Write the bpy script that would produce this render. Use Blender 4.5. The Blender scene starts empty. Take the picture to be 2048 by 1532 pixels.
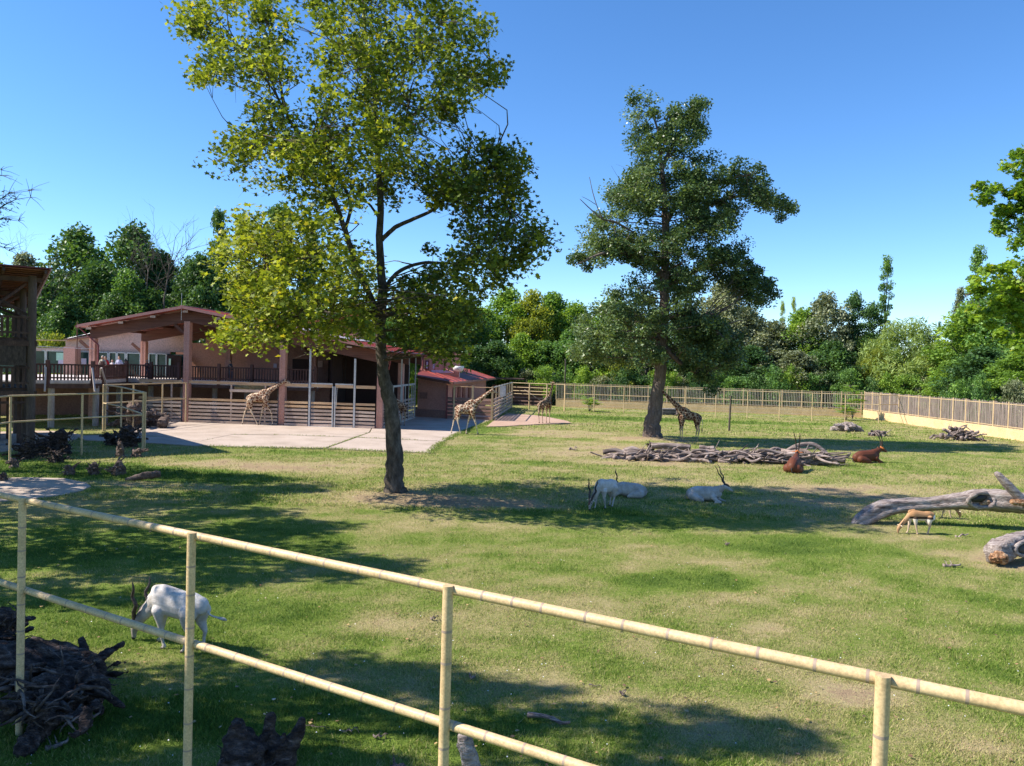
import bpy, bmesh, math, random
import numpy as np
from mathutils import Vector, Matrix

random.seed(7)
rng = np.random.default_rng(7)
scn = bpy.context.scene
COL = scn.collection
R = math.radians

# ---------------------------------------------------------------- camera
F_PX, CX, CY = 1539.0, 1024.0, 766.0          # focal length in photo pixels (2048 wide)
CAM = Vector((0, 0, 5.0))
PITCH, ROLL = math.atan2(36, F_PX), R(1.63)
_f = Vector((0, math.cos(PITCH), -math.sin(PITCH)))
_r0 = Vector((1, 0, 0))
_u0 = _r0.cross(_f)
camR = _r0 * math.cos(ROLL) + _u0 * math.sin(ROLL)
camU = _u0 * math.cos(ROLL) - _r0 * math.sin(ROLL)
cd = bpy.data.cameras.new('camera')
cam = bpy.data.objects.new('camera', cd)
COL.objects.link(cam)
cd.sensor_width = 36
cd.lens = 36 * F_PX / 2048
cd.clip_start = 0.1
cd.clip_end = 6000
M = Matrix((camR, camU, -_f)).transposed().to_4x4()
M.translation = CAM
cam.matrix_world = M
scn.camera = cam

def ray(px, py):
    return _f + camR * ((px - CX) / F_PX) - camU * ((py - CY) / F_PX)
def G(px, py, z=0.0):
    d = ray(px, py)
    return CAM + d * ((z - CAM.z) / d.z)
def P(px, py, y):
    d = ray(px, py)
    return CAM + d * (y / d.y)

# ---------------------------------------------------------------- world, sun, exposure
SUN_EL = 45.0
SUN_DIR = Vector((-0.998, -0.06, 0)).normalized()      # azimuth the sun stands in
w = bpy.data.worlds.new("World")
scn.world = w
w.use_nodes = True
nt = w.node_tree
for n in list(nt.nodes):
    nt.nodes.remove(n)
sky = nt.nodes.new('ShaderNodeTexSky')
sky.sky_type = 'NISHITA'
sky.sun_disc = False
sky.sun_elevation = R(SUN_EL)
sky.sun_rotation = math.atan2(SUN_DIR.x, SUN_DIR.y)
sky.air_density = 0.85
sky.dust_density = 0.0
sky.ozone_density = 5.0
bg = nt.nodes.new('ShaderNodeBackground')
bg.inputs['Strength'].default_value = 0.124
wo = nt.nodes.new('ShaderNodeOutputWorld')
hs = nt.nodes.new('ShaderNodeHueSaturation')
hs.inputs['Saturation'].default_value = 1.16
hs.inputs['Hue'].default_value = 0.502
nt.links.new(sky.outputs[0], hs.inputs['Color'])
nt.links.new(hs.outputs[0], bg.inputs[0])
nt.links.new(bg.outputs[0], wo.inputs[0])
sl = bpy.data.lights.new('sun', 'SUN')
sl.energy = 5.0
sl.angle = R(0.5)
sl.color = (1.0, 0.93, 0.82)
sun = bpy.data.objects.new('sun', sl)
COL.objects.link(sun)
sd = Vector((SUN_DIR.x * math.cos(R(SUN_EL)), SUN_DIR.y * math.cos(R(SUN_EL)), math.sin(R(SUN_EL))))
sun.rotation_euler = sd.to_track_quat('Z', 'Y').to_euler()
sun.location = (-30, 5, 40)
scn.view_settings.view_transform = 'Standard'
scn.view_settings.look = 'None'
scn.view_settings.exposure = 0.94
scn.view_settings.gamma = 1.0
scn.view_settings.use_curve_mapping = False
scn.cycles.use_denoising = True
scn.cycles.max_bounces = 6
scn.cycles.diffuse_bounces = 3
scn.cycles.glossy_bounces = 2
scn.cycles.transmission_bounces = 4
scn.cycles.transparent_max_bounces = 6

# ---------------------------------------------------------------- object helpers
def tag(o, label=None, cat=None, group=None, kind=None):
    if label: o['label'] = label
    if cat: o['category'] = cat
    if group: o['group'] = group
    if kind: o['kind'] = kind
    return o

def link(name, me, mat=None, parent=None):
    o = bpy.data.objects.new(name, me)
    COL.objects.link(o)
    if mat is not None and me is not None and len(me.materials) == 0:
        me.materials.append(mat)
    if parent is not None:
        o.parent = parent
    return o

def thing(name, label, cat, loc=(0, 0, 0), rz=0.0, group=None, kind=None):
    o = bpy.data.objects.new(name, None)
    COL.objects.link(o)
    o.empty_display_size = 0.2
    o.location = loc
    o.rotation_euler = (0, 0, rz)
    return tag(o, label, cat, group, kind)

def smooth(me):
    me.polygons.foreach_set('use_smooth', np.ones(len(me.polygons), dtype=bool))
    return me

class MB:
    """collects shapes, links them as one mesh"""
    def __init__(s):
        s.v, s.f = [], []
    def add(s, vs, fs):
        n = len(s.v)
        s.v.extend([tuple(v) for v in vs])
        s.f.extend([tuple(i + n for i in f) for f in fs])
    def box(s, c, size, rz=0.0, mat=None):
        x, y, z = size[0] / 2, size[1] / 2, size[2] / 2
        vs = [Vector((a * x, b * y, d * z)) for d in (-1, 1) for (a, b) in ((-1, -1), (1, -1), (1, 1), (-1, 1))]
        m = mat if mat is not None else Matrix.Rotation(rz, 4, 'Z')
        c = Vector(c)
        vs = [m @ v + c for v in vs]
        s.add(vs, [(0, 3, 2, 1), (4, 5, 6, 7), (0, 1, 5, 4), (1, 2, 6, 5), (2, 3, 7, 6), (3, 0, 4, 7)])
    def beam(s, a, b, wd, ht, up=Vector((0, 0, 1))):
        """rectangular bar from a to b"""
        a, b = Vector(a), Vector(b)
        d = b - a
        L = d.length
        x = d.normalized()
        y = up.cross(x)
        if y.length < 1e-4:
            y = Vector((0, 1, 0)).cross(x)
        y.normalize()
        z = x.cross(y)
        m = Matrix((x, y, z)).transposed()
        s.box((a + b) / 2, (L, wd, ht), mat=m)
    def prism(s, pts, z0, z1):
        n = len(pts)
        vs = [(p[0], p[1], z0) for p in pts] + [(p[0], p[1], z1) for p in pts]
        a = sum(pts[i][0] * pts[(i + 1) % n][1] - pts[(i + 1) % n][0] * pts[i][1] for i in range(n))
        fs = [tuple(range(n, 2 * n)), tuple(reversed(range(n)))] + [(i, (i + 1) % n, (i + 1) % n + n, i + n) for i in range(n)]
        if a < 0:
            fs = [tuple(reversed(f)) for f in fs]
        s.add(vs, fs)
    def tube(s, pts, rad, sides=8, ratio=1.0, lat=None, caps=True, noise=0.0, rnd=random, lobes=0):
        pts = [Vector(p) for p in pts]
        n = len(pts)
        vs, fs = [], []
        prev = None
        rows = []
        ph = rnd.random() * 6.28
        for i, p in enumerate(pts):
            t = (pts[min(i + 1, n - 1)] - pts[max(i - 1, 0)])
            if t.length < 1e-6: t = Vector((0, 0, 1))
            t.normalize()
            if lat is not None:
                a = Vector(lat) - t * t.dot(Vector(lat))
            elif prev is None:
                a = (Vector((0, 0, 1)) if abs(t.z) < 0.9 else Vector((1, 0, 0)))
                a = a - t * t.dot(a)
            else:
                a = prev - t * t.dot(prev)
            if a.length < 1e-4: a = Vector((1, 0, 0)) - t * t.x
            a.normalize()
            prev = a
            b = t.cross(a)
            r = rad[i] if hasattr(rad, '__len__') else rad
            rt = ratio[i] if hasattr(ratio, '__len__') else ratio
            rows.append((p, a, b, r, rt, t))
        def ring(p, a, b, r, rt):
            base = len(vs)
            for k in range(sides):
                an = 2 * math.pi * k / sides
                q = 1 + (rnd.uniform(-noise, noise) if noise else 0)
                if lobes:
                    q *= 1 + 0.12 * math.sin(lobes * an + ph) + 0.06 * math.sin((lobes + 2) * an + 2 * ph)
                vs.append(p + a * (math.cos(an) * r * rt * q) + b * (math.sin(an) * r * q))
            return base
        bases = []
        if caps == 'round':
            p, a, b, r, rt, t = rows[0]
            for al in (75, 50, 25):
                bases.append(ring(p - t * r * math.sin(R(al)), a, b, r * math.cos(R(al)), rt))
        for (p, a, b, r, rt, t) in rows:
            bases.append(ring(p, a, b, r, rt))
        if caps == 'round':
            p, a, b, r, rt, t = rows[-1]
            for al in (25, 50, 75):
                bases.append(ring(p + t * r * math.sin(R(al)), a, b, r * math.cos(R(al)), rt))
        for i in range(len(bases) - 1):
            for k in range(sides):
                k2 = (k + 1) % sides
                fs.append((bases[i] + k, bases[i] + k2, bases[i + 1] + k2, bases[i + 1] + k))
        if caps:
            fs.append(tuple(bases[0] + k for k in reversed(range(sides))))
            fs.append(tuple(bases[-1] + k for k in range(sides)))
        s.add(vs, fs)
    def mesh(s, name, sm=False):
        me = bpy.data.meshes.new(name)
        me.from_pydata(s.v, [], s.f)
        me.update()
        if sm: smooth(me)
        return me
    def build(s, name, mat, parent=None, sm=False):
        return link(name, s.mesh(name, sm), mat, parent)

def crom(pts, n=4):
    """catmull-rom resample of tuples of any length"""
    out = []
    m = len(pts)
    A = [np.array(p, dtype=float) for p in pts]
    for i in range(m - 1):
        p0, p1, p2, p3 = A[max(i - 1, 0)], A[i], A[i + 1], A[min(i + 2, m - 1)]
        for k in range(n):
            t = k / n
            out.append(0.5 * ((2 * p1) + (-p0 + p2) * t + (2 * p0 - 5 * p1 + 4 * p2 - p3) * t * t + (-p0 + 3 * p1 - 3 * p2 + p3) * t ** 3))
    out.append(A[-1])
    return out

def np_mesh(name, V, faces_n, k, tint=None, sm=False):
    """V: (N*k,3) verts, N polygons of k corners each"""
    me = bpy.data.meshes.new(name)
    N = faces_n
    me.vertices.add(N * k)
    me.vertices.foreach_set('co', V.astype(np.float32).ravel())
    me.loops.add(N * k)
    me.loops.foreach_set('vertex_index', np.arange(N * k, dtype=np.int32))
    me.polygons.add(N)
    me.polygons.foreach_set('loop_start', np.arange(0, N * k, k, dtype=np.int32))
    me.polygons.foreach_set('loop_total', np.full(N, k, dtype=np.int32))
    if tint is not None:
        at = me.attributes.new('tint', 'FLOAT', 'FACE')
        at.data.foreach_set('value', tint.astype(np.float32))
    me.update(calc_edges=True)
    return me

# unit meshes shared by boards, pickets and so on
def unit_box():
    b = MB(); b.box((0, 0, 0), (1, 1, 1)); return b.mesh('board')
UB = {}
def board(name, mat, a, b, wd, ht, parent=None, up=Vector((0, 0, 1))):
    """a straight board from a to b as an object of its own; boards of one material share one mesh"""
    if mat.name not in UB:
        me = unit_box(); me.materials.append(mat); UB[mat.name] = me
    a, b = Vector(a), Vector(b)
    d = b - a
    x = d.normalized()
    y = up.cross(x)
    if y.length < 1e-4: y = Vector((0, 1, 0)).cross(x)
    y.normalize()
    z = x.cross(y)
    m = Matrix((x * d.length, y * wd, z * ht)).transposed().to_4x4()
    m.translation = (a + b) / 2
    o = bpy.data.objects.new(name, UB[mat.name])
    COL.objects.link(o)
    if parent is not None:
        o.parent = parent
        m = parent_inv(parent) @ m
    o.matrix_local = m
    return o
def parent_inv(p):
    m = Matrix.Rotation(p.rotation_euler[2], 4, 'Z')
    m.translation = p.location
    return m.inverted()
UC = {}
def pole(name, mat, a, b, r, parent=None, sides=12):
    """a straight round bar from a to b sharing one cylinder per material"""
    key = (mat.name, sides)
    if key not in UC:
        t = MB(); t.tube([(0, 0, -0.5), (0, 0, 0.5)], 1.0, sides); me = t.mesh('pole')
        for p in me.polygons: p.use_smooth = len(p.vertices) == 4
        me.materials.append(mat); UC[key] = me
    a, b = Vector(a), Vector(b)
    d = b - a
    z = d.normalized()
    x = Vector((1, 0, 0)) if abs(z.x) < 0.9 else Vector((0, 1, 0))
    x = (x - z * z.dot(x)).normalized()
    y = z.cross(x)
    m = Matrix((x * r, y * r, z * d.length)).transposed().to_4x4()
    m.translation = (a + b) / 2
    o = bpy.data.objects.new(name, UC[key])
    COL.objects.link(o)
    if parent is not None:
        o.parent = parent
        m = parent_inv(parent) @ m
    o.matrix_local = m
    return o

def copy_tree(o, parent=None):
    c = o.copy(); COL.objects.link(c); c.parent = parent
    for ch in list(o.children): copy_tree(ch, c)
    return c

# ---------------------------------------------------------------- materials
def new_mat(name):
    m = bpy.data.materials.new(name)
    m.use_nodes = True
    return m, m.node_tree, m.node_tree.nodes['Principled BSDF']

def coord(nt, kind, scale=(1, 1, 1)):
    if kind == 'object':
        tc = nt.nodes.new('ShaderNodeTexCoord'); out = tc.outputs['Object']
    else:
        g = nt.nodes.new('ShaderNodeNewGeometry'); out = g.outputs['Position']
    mp = nt.nodes.new('ShaderNodeMapping')
    mp.inputs['Scale'].default_value = scale
    nt.links.new(out, mp.inputs['Vector'])
    return mp.outputs[0]

def noise_node(nt, vec, scale, detail=4, rough=0.6):
    n = nt.nodes.new('ShaderNodeTexNoise')
    n.inputs['Scale'].default_value = scale
    n.inputs['Detail'].default_value = detail
    n.inputs['Roughness'].default_value = rough
    nt.links.new(vec, n.inputs['Vector'])
    return n.outputs['Fac']

def ramp(nt, fac, stops):
    r = nt.nodes.new('ShaderNodeValToRGB')
    els = r.color_ramp.elements
    els[0].position = stops[0][0]; els[0].color = (*stops[0][1], 1)
    els[1].position = stops[-1][0]; els[1].color = (*stops[-1][1], 1)
    for p, c in stops[1:-1]:
        e = els.new(p); e.color = (*c, 1)
    nt.links.new(fac, r.inputs['Fac'])
    return r.outputs['Color']

def mixc(nt, fac, a, b, mode='MIX'):
    m = nt.nodes.new('ShaderNodeMix'); m.data_type = 'RGBA'; m.blend_type = mode
    for sock, v in ((m.inputs[0], fac), (m.inputs[6], a), (m.inputs[7], b)):
        if isinstance(v, (int, float)): sock.default_value = v
        elif isinstance(v, tuple): sock.default_value = (*v, 1)
        else: nt.links.new(v, sock)
    return m.outputs[2]

def math_node(nt, op, a, b=None, clamp=False):
    m = nt.nodes.new('ShaderNodeMath'); m.operation = op; m.use_clamp = clamp
    for i, v in enumerate((a, b)):
        if v is None: continue
        if isinstance(v, (int, float)): m.inputs[i].default_value = v
        else: nt.links.new(v, m.inputs[i])
    return m.outputs[0]

def bump(nt, bs, h, strength, dist=0.02):
    b = nt.nodes.new('ShaderNodeBump')
    b.inputs['Strength'].default_value = strength
    b.inputs['Distance'].default_value = dist
    nt.links.new(h, b.inputs['Height'])
    nt.links.new(b.outputs[0], bs.inputs['Normal'])

def mat_noise(name, stops, scale=3.0, rough=0.85, bmp=0.3, bdist=0.02, kind='world', stretch=(1, 1, 1), fine=None, metal=0.0, rand=0.0, spec=0.3):
    m, nt, bs = new_mat(name)
    v = coord(nt, kind, stretch)
    f = noise_node(nt, v, scale, 6, 0.65)
    c = ramp(nt, f, stops)
    if fine:
        f2 = noise_node(nt, v, fine, 3, 0.6)
        k = ramp(nt, f2, [(0.3, (0.72, 0.72, 0.72)), (0.7, (1.15, 1.15, 1.15))])
        c = mixc(nt, 1.0, c, k, 'MULTIPLY')
        hgt = f2
    else:
        hgt = f
    if rand:
        oi = nt.nodes.new('ShaderNodeObjectInfo')
        k = ramp(nt, oi.outputs['Random'], [(0.0, (1 - rand,) * 3), (1.0, (1 + rand,) * 3)])
        c = mixc(nt, 1.0, c, k, 'MULTIPLY')
    nt.links.new(c, bs.inputs['Base Color'])
    bs.inputs['Roughness'].default_value = rough
    bs.inputs['Metallic'].default_value = metal
    bs.inputs['Specular IOR Level'].default_value = spec
    if bmp: bump(nt, bs, hgt, bmp, bdist)
    return m

def leaf_mat(name, dark, mid, light, trans=0.35, gloss=0.45, objvar=0.0, yellow=None):
    m, nt, bs = new_mat(name)
    at = nt.nodes.new('ShaderNodeAttribute'); at.attribute_name = 'tint'
    stops = [(0.0, dark), (0.5, mid), (0.93, light)]
    if yellow: stops += [(1.0, yellow)]
    else: stops += [(1.0, light)]
    c = ramp(nt, at.outputs['Fac'], stops)
    if objvar:
        oi = nt.nodes.new('ShaderNodeObjectInfo')
        k = ramp(nt, oi.outputs['Random'], [(0.0, (1 - objvar, 1 - objvar * 0.8, 1 - objvar * 0.3)), (1.0, (1 + objvar, 1 + objvar * 0.6, 1 - objvar * 0.3))])
        c = mixc(nt, 1.0, c, k, 'MULTIPLY')
    nt.links.new(c, bs.inputs['Base Color'])
    bs.inputs['Roughness'].default_value = gloss
    bs.inputs['Specular IOR Level'].default_value = 0.3 if gloss < 0.42 else 0.15
    tr = nt.nodes.new('ShaderNodeBsdfTranslucent')
    tc = mixc(nt, 1.0, c, (1.5, 1.45, 0.55), 'MULTIPLY')
    nt.links.new(tc, tr.inputs['Color'])
    mx = nt.nodes.new('ShaderNodeMixShader')
    mx.inputs[0].default_value = trans
    nt.links.new(bs.outputs[0], mx.inputs[1]); nt.links.new(tr.outputs[0], mx.inputs[2])
    out = [n for n in nt.nodes if n.type == 'OUTPUT_MATERIAL'][0]
    nt.links.new(mx.outputs[0], out.inputs['Surface'])
    return m

def flat(name, c, rough=0.6, metal=0.0, spec=0.4):
    return mat_noise(name, [(0.3, tuple(x * 0.85 for x in c)), (0.7, tuple(min(1, x * 1.12) for x in c))], 4.0, rough, 0.05, metal=metal, spec=spec)

GREEN1, GREEN2 = (0.075, 0.125, 0.022), (0.165, 0.225, 0.04)
STRAW1, STRAW2 = (0.30, 0.27, 0.115), (0.42, 0.34, 0.19)
SOIL = (0.34, 0.24, 0.16)

def ground_material():
    m, nt, bs = new_mat('grass_ground')
    at = nt.nodes.new('ShaderNodeAttribute'); at.attribute_name = 'dry'
    v = coord(nt, 'world')
    f1 = noise_node(nt, v, 1.1, 6, 0.7)
    f2 = noise_node(nt, v, 9.0, 5, 0.75)
    f3 = noise_node(nt, v, 45.0, 3, 0.7)
    d = math_node(nt, 'ADD', at.outputs['Fac'], math_node(nt, 'MULTIPLY', math_node(nt, 'SUBTRACT', f1, 0.5), 0.5))
    d = math_node(nt, 'ADD', d, math_node(nt, 'MULTIPLY', math_node(nt, 'SUBTRACT', f2, 0.5), 0.9))
    d = math_node(nt, 'ADD', d, math_node(nt, 'MULTIPLY', math_node(nt, 'SUBTRACT', f3, 0.5), 0.5))
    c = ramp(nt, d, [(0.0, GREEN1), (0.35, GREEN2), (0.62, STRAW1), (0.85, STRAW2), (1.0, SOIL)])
    k = ramp(nt, f3, [(0.3, (0.6, 0.62, 0.55)), (0.7, (1.2, 1.2, 1.15))])
    c = mixc(nt, 1.0, c, k, 'MULTIPLY')
    nt.links.new(c, bs.inputs['Base Color'])
    bs.inputs['Roughness'].default_value = 0.95
    bs.inputs['Specular IOR Level'].default_value = 0.1
    bump(nt, bs, math_node(nt, 'ADD', f3, f2), 0.8, 0.05)
    return m

def blade_material():
    m, nt, bs = new_mat('grass_blades')
    at = nt.nodes.new('ShaderNodeAttribute'); at.attribute_name = 'tint'
    c = ramp(nt, at.outputs['Fac'], [(0.0, (0.07, 0.14, 0.018)), (0.35, (0.195, 0.285, 0.04)), (0.60, (0.38, 0.37, 0.13)), (0.85, (0.52, 0.44, 0.22)), (1.0, (0.44, 0.32, 0.2))])
    nt.links.new(c, bs.inputs['Base Color'])
    bs.inputs['Roughness'].default_value = 0.7
    bs.inputs['Specular IOR Level'].default_value = 0.25
    tr = nt.nodes.new('ShaderNodeBsdfTranslucent')
    nt.links.new(c, tr.inputs['Color'])
    mx = nt.nodes.new('ShaderNodeMixShader'); mx.inputs[0].default_value = 0.35
    nt.links.new(bs.outputs[0], mx.inputs[1]); nt.links.new(tr.outputs[0], mx.inputs[2])
    out = [n for n in nt.nodes if n.type == 'OUTPUT_MATERIAL'][0]
    nt.links.new(mx.outputs[0], out.inputs['Surface'])
    return m

def giraffe_material(name='giraffe_coat', patch=(0.15, 0.062, 0.033), net=(0.62, 0.50, 0.36), sc=5.2):
    m, nt, bs = new_mat(name)
    v = coord(nt, 'object', (1, 1, 1))
    wn = nt.nodes.new('ShaderNodeTexNoise'); wn.inputs['Scale'].default_value = 5.0
    nt.links.new(v, wn.inputs['Vector'])
    av = nt.nodes.new('ShaderNodeVectorMath'); av.operation = 'SCALE'; av.inputs[3].default_value = 0.09
    nt.links.new(wn.outputs['Color'], av.inputs[0])
    ad = nt.nodes.new('ShaderNodeVectorMath'); ad.operation = 'ADD'
    nt.links.new(v, ad.inputs[0]); nt.links.new(av.outputs[0], ad.inputs[1])
    vo = nt.nodes.new('ShaderNodeTexVoronoi'); vo.feature = 'DISTANCE_TO_EDGE'
    vo.inputs['Scale'].default_value = sc
    nt.links.new(ad.outputs[0], vo.inputs['Vector'])
    sp = nt.nodes.new('ShaderNodeSeparateXYZ'); nt.links.new(v, sp.inputs[0])
    # patches fade out on the lower legs
    low = nt.nodes.new('ShaderNodeMapRange'); low.inputs[1].default_value = 0.75; low.inputs[2].default_value = 1.25
    low.inputs[3].default_value = 0.28; low.inputs[4].default_value = 0.0
    nt.links.new(sp.outputs['Z'], low.inputs[0])
    dd = math_node(nt, 'SUBTRACT', vo.outputs['Distance'], low.outputs[0])
    c = ramp(nt, dd, [(0.05, net), (0.09, patch)])
    f = noise_node(nt, v, 9, 3)
    k = ramp(nt, f, [(0.3, (0.8, 0.8, 0.8)), (0.7, (1.15, 1.12, 1.1))])
    c = mixc(nt, 1.0, c, k, 'MULTIPLY')
    nt.links.new(c, bs.inputs['Base Color'])
    bs.inputs['Roughness'].default_value = 0.75
    bs.inputs['Specular IOR Level'].default_value = 0.2
    return m

def zramp_material(name, stops, rough=0.8, lo=0.0, hi=1.0, axis='Z', nz=0.15):
    m, nt, bs = new_mat(name)
    v = coord(nt, 'object')
    sp = nt.nodes.new('ShaderNodeSeparateXYZ'); nt.links.new(v, sp.inputs[0])
    mr = nt.nodes.new('ShaderNodeMapRange'); mr.inputs[1].default_value = lo; mr.inputs[2].default_value = hi
    nt.links.new(sp.outputs[axis], mr.inputs[0])
    f = noise_node(nt, v, 7, 4)
    d = math_node(nt, 'ADD', mr.outputs[0], math_node(nt, 'MULTIPLY', math_node(nt, 'SUBTRACT', f, 0.5), nz))
    c = ramp(nt, d, stops)
    f2 = noise_node(nt, v, 30, 3)
    k = ramp(nt, f2, [(0.3, (0.85, 0.85, 0.85)), (0.7, (1.08, 1.08, 1.08))])
    c = mixc(nt, 1.0, c, k, 'MULTIPLY')
    nt.links.new(c, bs.inputs['Base Color'])
    bs.inputs['Roughness'].default_value = rough
    bs.inputs['Specular IOR Level'].default_value = 0.2
    return m

Mt = {}
Mt['ground'] = ground_material()
Mt['blades'] = blade_material()
Mt['concrete'] = mat_noise('sandy_concrete', [(0.25, (0.31, 0.245, 0.195)), (0.5, (0.43, 0.345, 0.285)), (0.75, (0.50, 0.41, 0.35))], 0.55, 0.9, 0.3, 0.01, fine=20)
Mt['concrete2'] = mat_noise('reddish_sand', [(0.3, (0.36, 0.23, 0.165)), (0.7, (0.48, 0.33, 0.25))], 0.9, 0.9, 0.3, 0.01, fine=28)
Mt['dirt'] = mat_noise('bare_dirt', [(0.3, (0.34, 0.25, 0.19)), (0.7, (0.52, 0.41, 0.32))], 1.2, 0.95, 0.6, 0.03, fine=20)
Mt['pipe'] = mat_noise('yellow_pipe', [(0.25, (0.34, 0.235, 0.115)), (0.40, (0.56, 0.395, 0.205)), (0.7, (0.66, 0.48, 0.265))], 3.5, 0.5, 0.1, 0.003, fine=45, spec=0.4)
Mt['band'] = flat('brown_band', (0.34, 0.25, 0.19), 0.6)
Mt['yellow'] = mat_noise('cream_paint', [(0.3, (0.50, 0.36, 0.20)), (0.7, (0.64, 0.48, 0.28))], 2.0, 0.6, 0.05, fine=20, rand=0.08)
Mt['yellow_wall'] = mat_noise('yellow_plaster', [(0.25, (0.50, 0.36, 0.19)), (0.5, (0.66, 0.47, 0.25)), (0.75, (0.72, 0.54, 0.31))], 0.8, 0.9, 0.2, fine=9)
Mt['picket_grey'] = mat_noise('grey_picket', [(0.3, (0.17, 0.13, 0.11)), (0.7, (0.36, 0.285, 0.25))], 2.0, 0.85, 0.2, stretch=(4, 4, 0.6), rand=0.18)
Mt['picket_cream'] = mat_noise('cream_picket', [(0.3, (0.42, 0.36, 0.30)), (0.7, (0.6, 0.52, 0.42))], 2.0, 0.7, 0.1, rand=0.12)
Mt['plank'] = mat_noise('grey_plank', [(0.25, (0.28, 0.20, 0.16)), (0.5, (0.48, 0.365, 0.30)), (0.75, (0.62, 0.50, 0.425))], 1.6, 0.85, 0.4, 0.01, stretch=(0.6, 0.6, 6), fine=14, rand=0.2)
Mt['plank_orange'] = mat_noise('tan_plank', [(0.25, (0.40, 0.22, 0.12)), (0.5, (0.58, 0.38, 0.22)), (0.75, (0.66, 0.48, 0.30))], 1.6, 0.8, 0.3, 0.01, stretch=(0.6, 0.6, 6), fine=14, rand=0.12)
Mt['plank_brown'] = mat_noise('brown_plank', [(0.25, (0.16, 0.09, 0.07)), (0.5, (0.25, 0.15, 0.12)), (0.75, (0.36, 0.24, 0.20))], 1.6, 0.85, 0.4, 0.01, stretch=(0.6, 0.6, 6), fine=14, rand=0.2)
Mt['steel'] = mat_noise('galvanised_steel', [(0.3, (0.42, 0.42, 0.44)), (0.7, (0.62, 0.62, 0.64))], 5, 0.45, 0.05, metal=0.4)
Mt['pink'] = mat_noise('pink_plaster', [(0.3, (0.46, 0.225, 0.175)), (0.5, (0.53, 0.27, 0.215)), (0.75, (0.57, 0.31, 0.25))], 0.45, 0.9, 0.15, 0.01, fine=12)
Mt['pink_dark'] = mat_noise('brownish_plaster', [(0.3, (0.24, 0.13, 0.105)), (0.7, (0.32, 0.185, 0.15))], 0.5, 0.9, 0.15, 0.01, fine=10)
Mt['pink_col'] = mat_noise('pink_column', [(0.25, (0.40, 0.20, 0.155)), (0.5, (0.50, 0.265, 0.21)), (0.75, (0.57, 0.33, 0.27))], 0.9, 0.75, 0.1, 0.01, fine=14)
Mt['pale_pink'] = mat_noise('pale_pink_plaster', [(0.3, (0.62, 0.40, 0.33)), (0.7, (0.70, 0.47, 0.39))], 0.5, 0.9, 0.1, fine=10)
Mt['glulam'] = mat_noise('brown_beam', [(0.25, (0.075, 0.032, 0.022)), (0.5, (0.12, 0.052, 0.035)), (0.75, (0.17, 0.08, 0.055))], 1.3, 0.7, 0.2, 0.01, stretch=(0.5, 0.5, 8), fine=16)
Mt['dark_wood'] = mat_noise('dark_wood', [(0.25, (0.045, 0.025, 0.02)), (0.6, (0.10, 0.06, 0.048)), (0.8, (0.17, 0.11, 0.09))], 2.0, 0.8, 0.3, 0.01, stretch=(2, 2, 1), fine=14, rand=0.25)
Mt['baluster'] = mat_noise('brown_baluster', [(0.25, (0.055, 0.026, 0.022)), (0.6, (0.11, 0.055, 0.045)), (0.8, (0.2, 0.12, 0.10))], 2.0, 0.75, 0.2, 0.01, rand=0.25)
Mt['deckedge'] = mat_noise('pale_deck_edge', [(0.3, (0.42, 0.36, 0.34)), (0.7, (0.6, 0.54, 0.52))], 2.0, 0.85, 0.2)
Mt['log_post'] = mat_noise('round_timber', [(0.25, (0.07, 0.05, 0.042)), (0.6, (0.13, 0.095, 0.08)), (0.8, (0.21, 0.165, 0.14))], 1.5, 0.85, 0.4, 0.02, stretch=(3, 3, 0.5), fine=10)
Mt['concrete_post'] = mat_noise('grey_column', [(0.3, (0.27, 0.235, 0.22)), (0.7, (0.42, 0.38, 0.355))], 2.0, 0.9, 0.3, 0.02, stretch=(1, 1, 0.4), fine=12)
Mt['orange_under'] = mat_noise('orange_boards', [(0.3, (0.18, 0.075, 0.04)), (0.7, (0.28, 0.12, 0.065))], 1.5, 0.8, 0.2, 0.01, stretch=(0.3, 5, 1), fine=10, rand=0.15)
Mt['thatch'] = mat_noise('reed_panel', [(0.3, (0.05, 0.035, 0.03)), (0.7, (0.17, 0.13, 0.11))], 3.0, 0.95, 1.0, 0.05, stretch=(4, 4, 1.5), fine=30)
Mt['roof_red'] = mat_noise('red_roof_sheet', [(0.3, (0.34, 0.06, 0.045)), (0.7, (0.46, 0.10, 0.07))], 0.8, 0.42, 0.05, fine=12, spec=0.5)
Mt['roof_dark'] = mat_noise('dark_red_roof', [(0.3, (0.16, 0.035, 0.035)), (0.7, (0.24, 0.06, 0.055))], 0.8, 0.5, 0.05, fine=12)
Mt['roof_trim'] = flat('roof_trim', (0.33, 0.15, 0.13), 0.5)
Mt['gutter'] = flat('dark_red_gutter', (0.16, 0.035, 0.04), 0.45)
Mt['skylight'] = flat('pale_skylight', (0.62, 0.64, 0.68), 0.35)
Mt['white'] = flat('white_paint', (0.75, 0.75, 0.73), 0.5)
Mt['frame_white'] = flat('white_frame', (0.45, 0.46, 0.45), 0.5)
Mt['room_shade'] = flat('interior_shade', (0.045, 0.026, 0.024), 0.9)  # near-black colour paints the shade of unlit rooms and doorways
Mt['green_sheet'] = flat('pale_green_poster', (0.38, 0.6, 0.5), 0.7)
Mt['lavender'] = flat('lavender_poster', (0.5, 0.45, 0.6), 0.7)
Mt['black'] = flat('black', (0.02, 0.02, 0.02), 0.6)
Mt['stone'] = mat_noise('dark_stone', [(0.3, (0.05, 0.05, 0.05)), (0.7, (0.13, 0.12, 0.11))], 3, 0.9, 0.5)
Mt['hay'] = mat_noise('hay', [(0.3, (0.30, 0.22, 0.10)), (0.7, (0.52, 0.40, 0.2))], 6, 0.95, 1.0, 0.05, fine=40)
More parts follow.
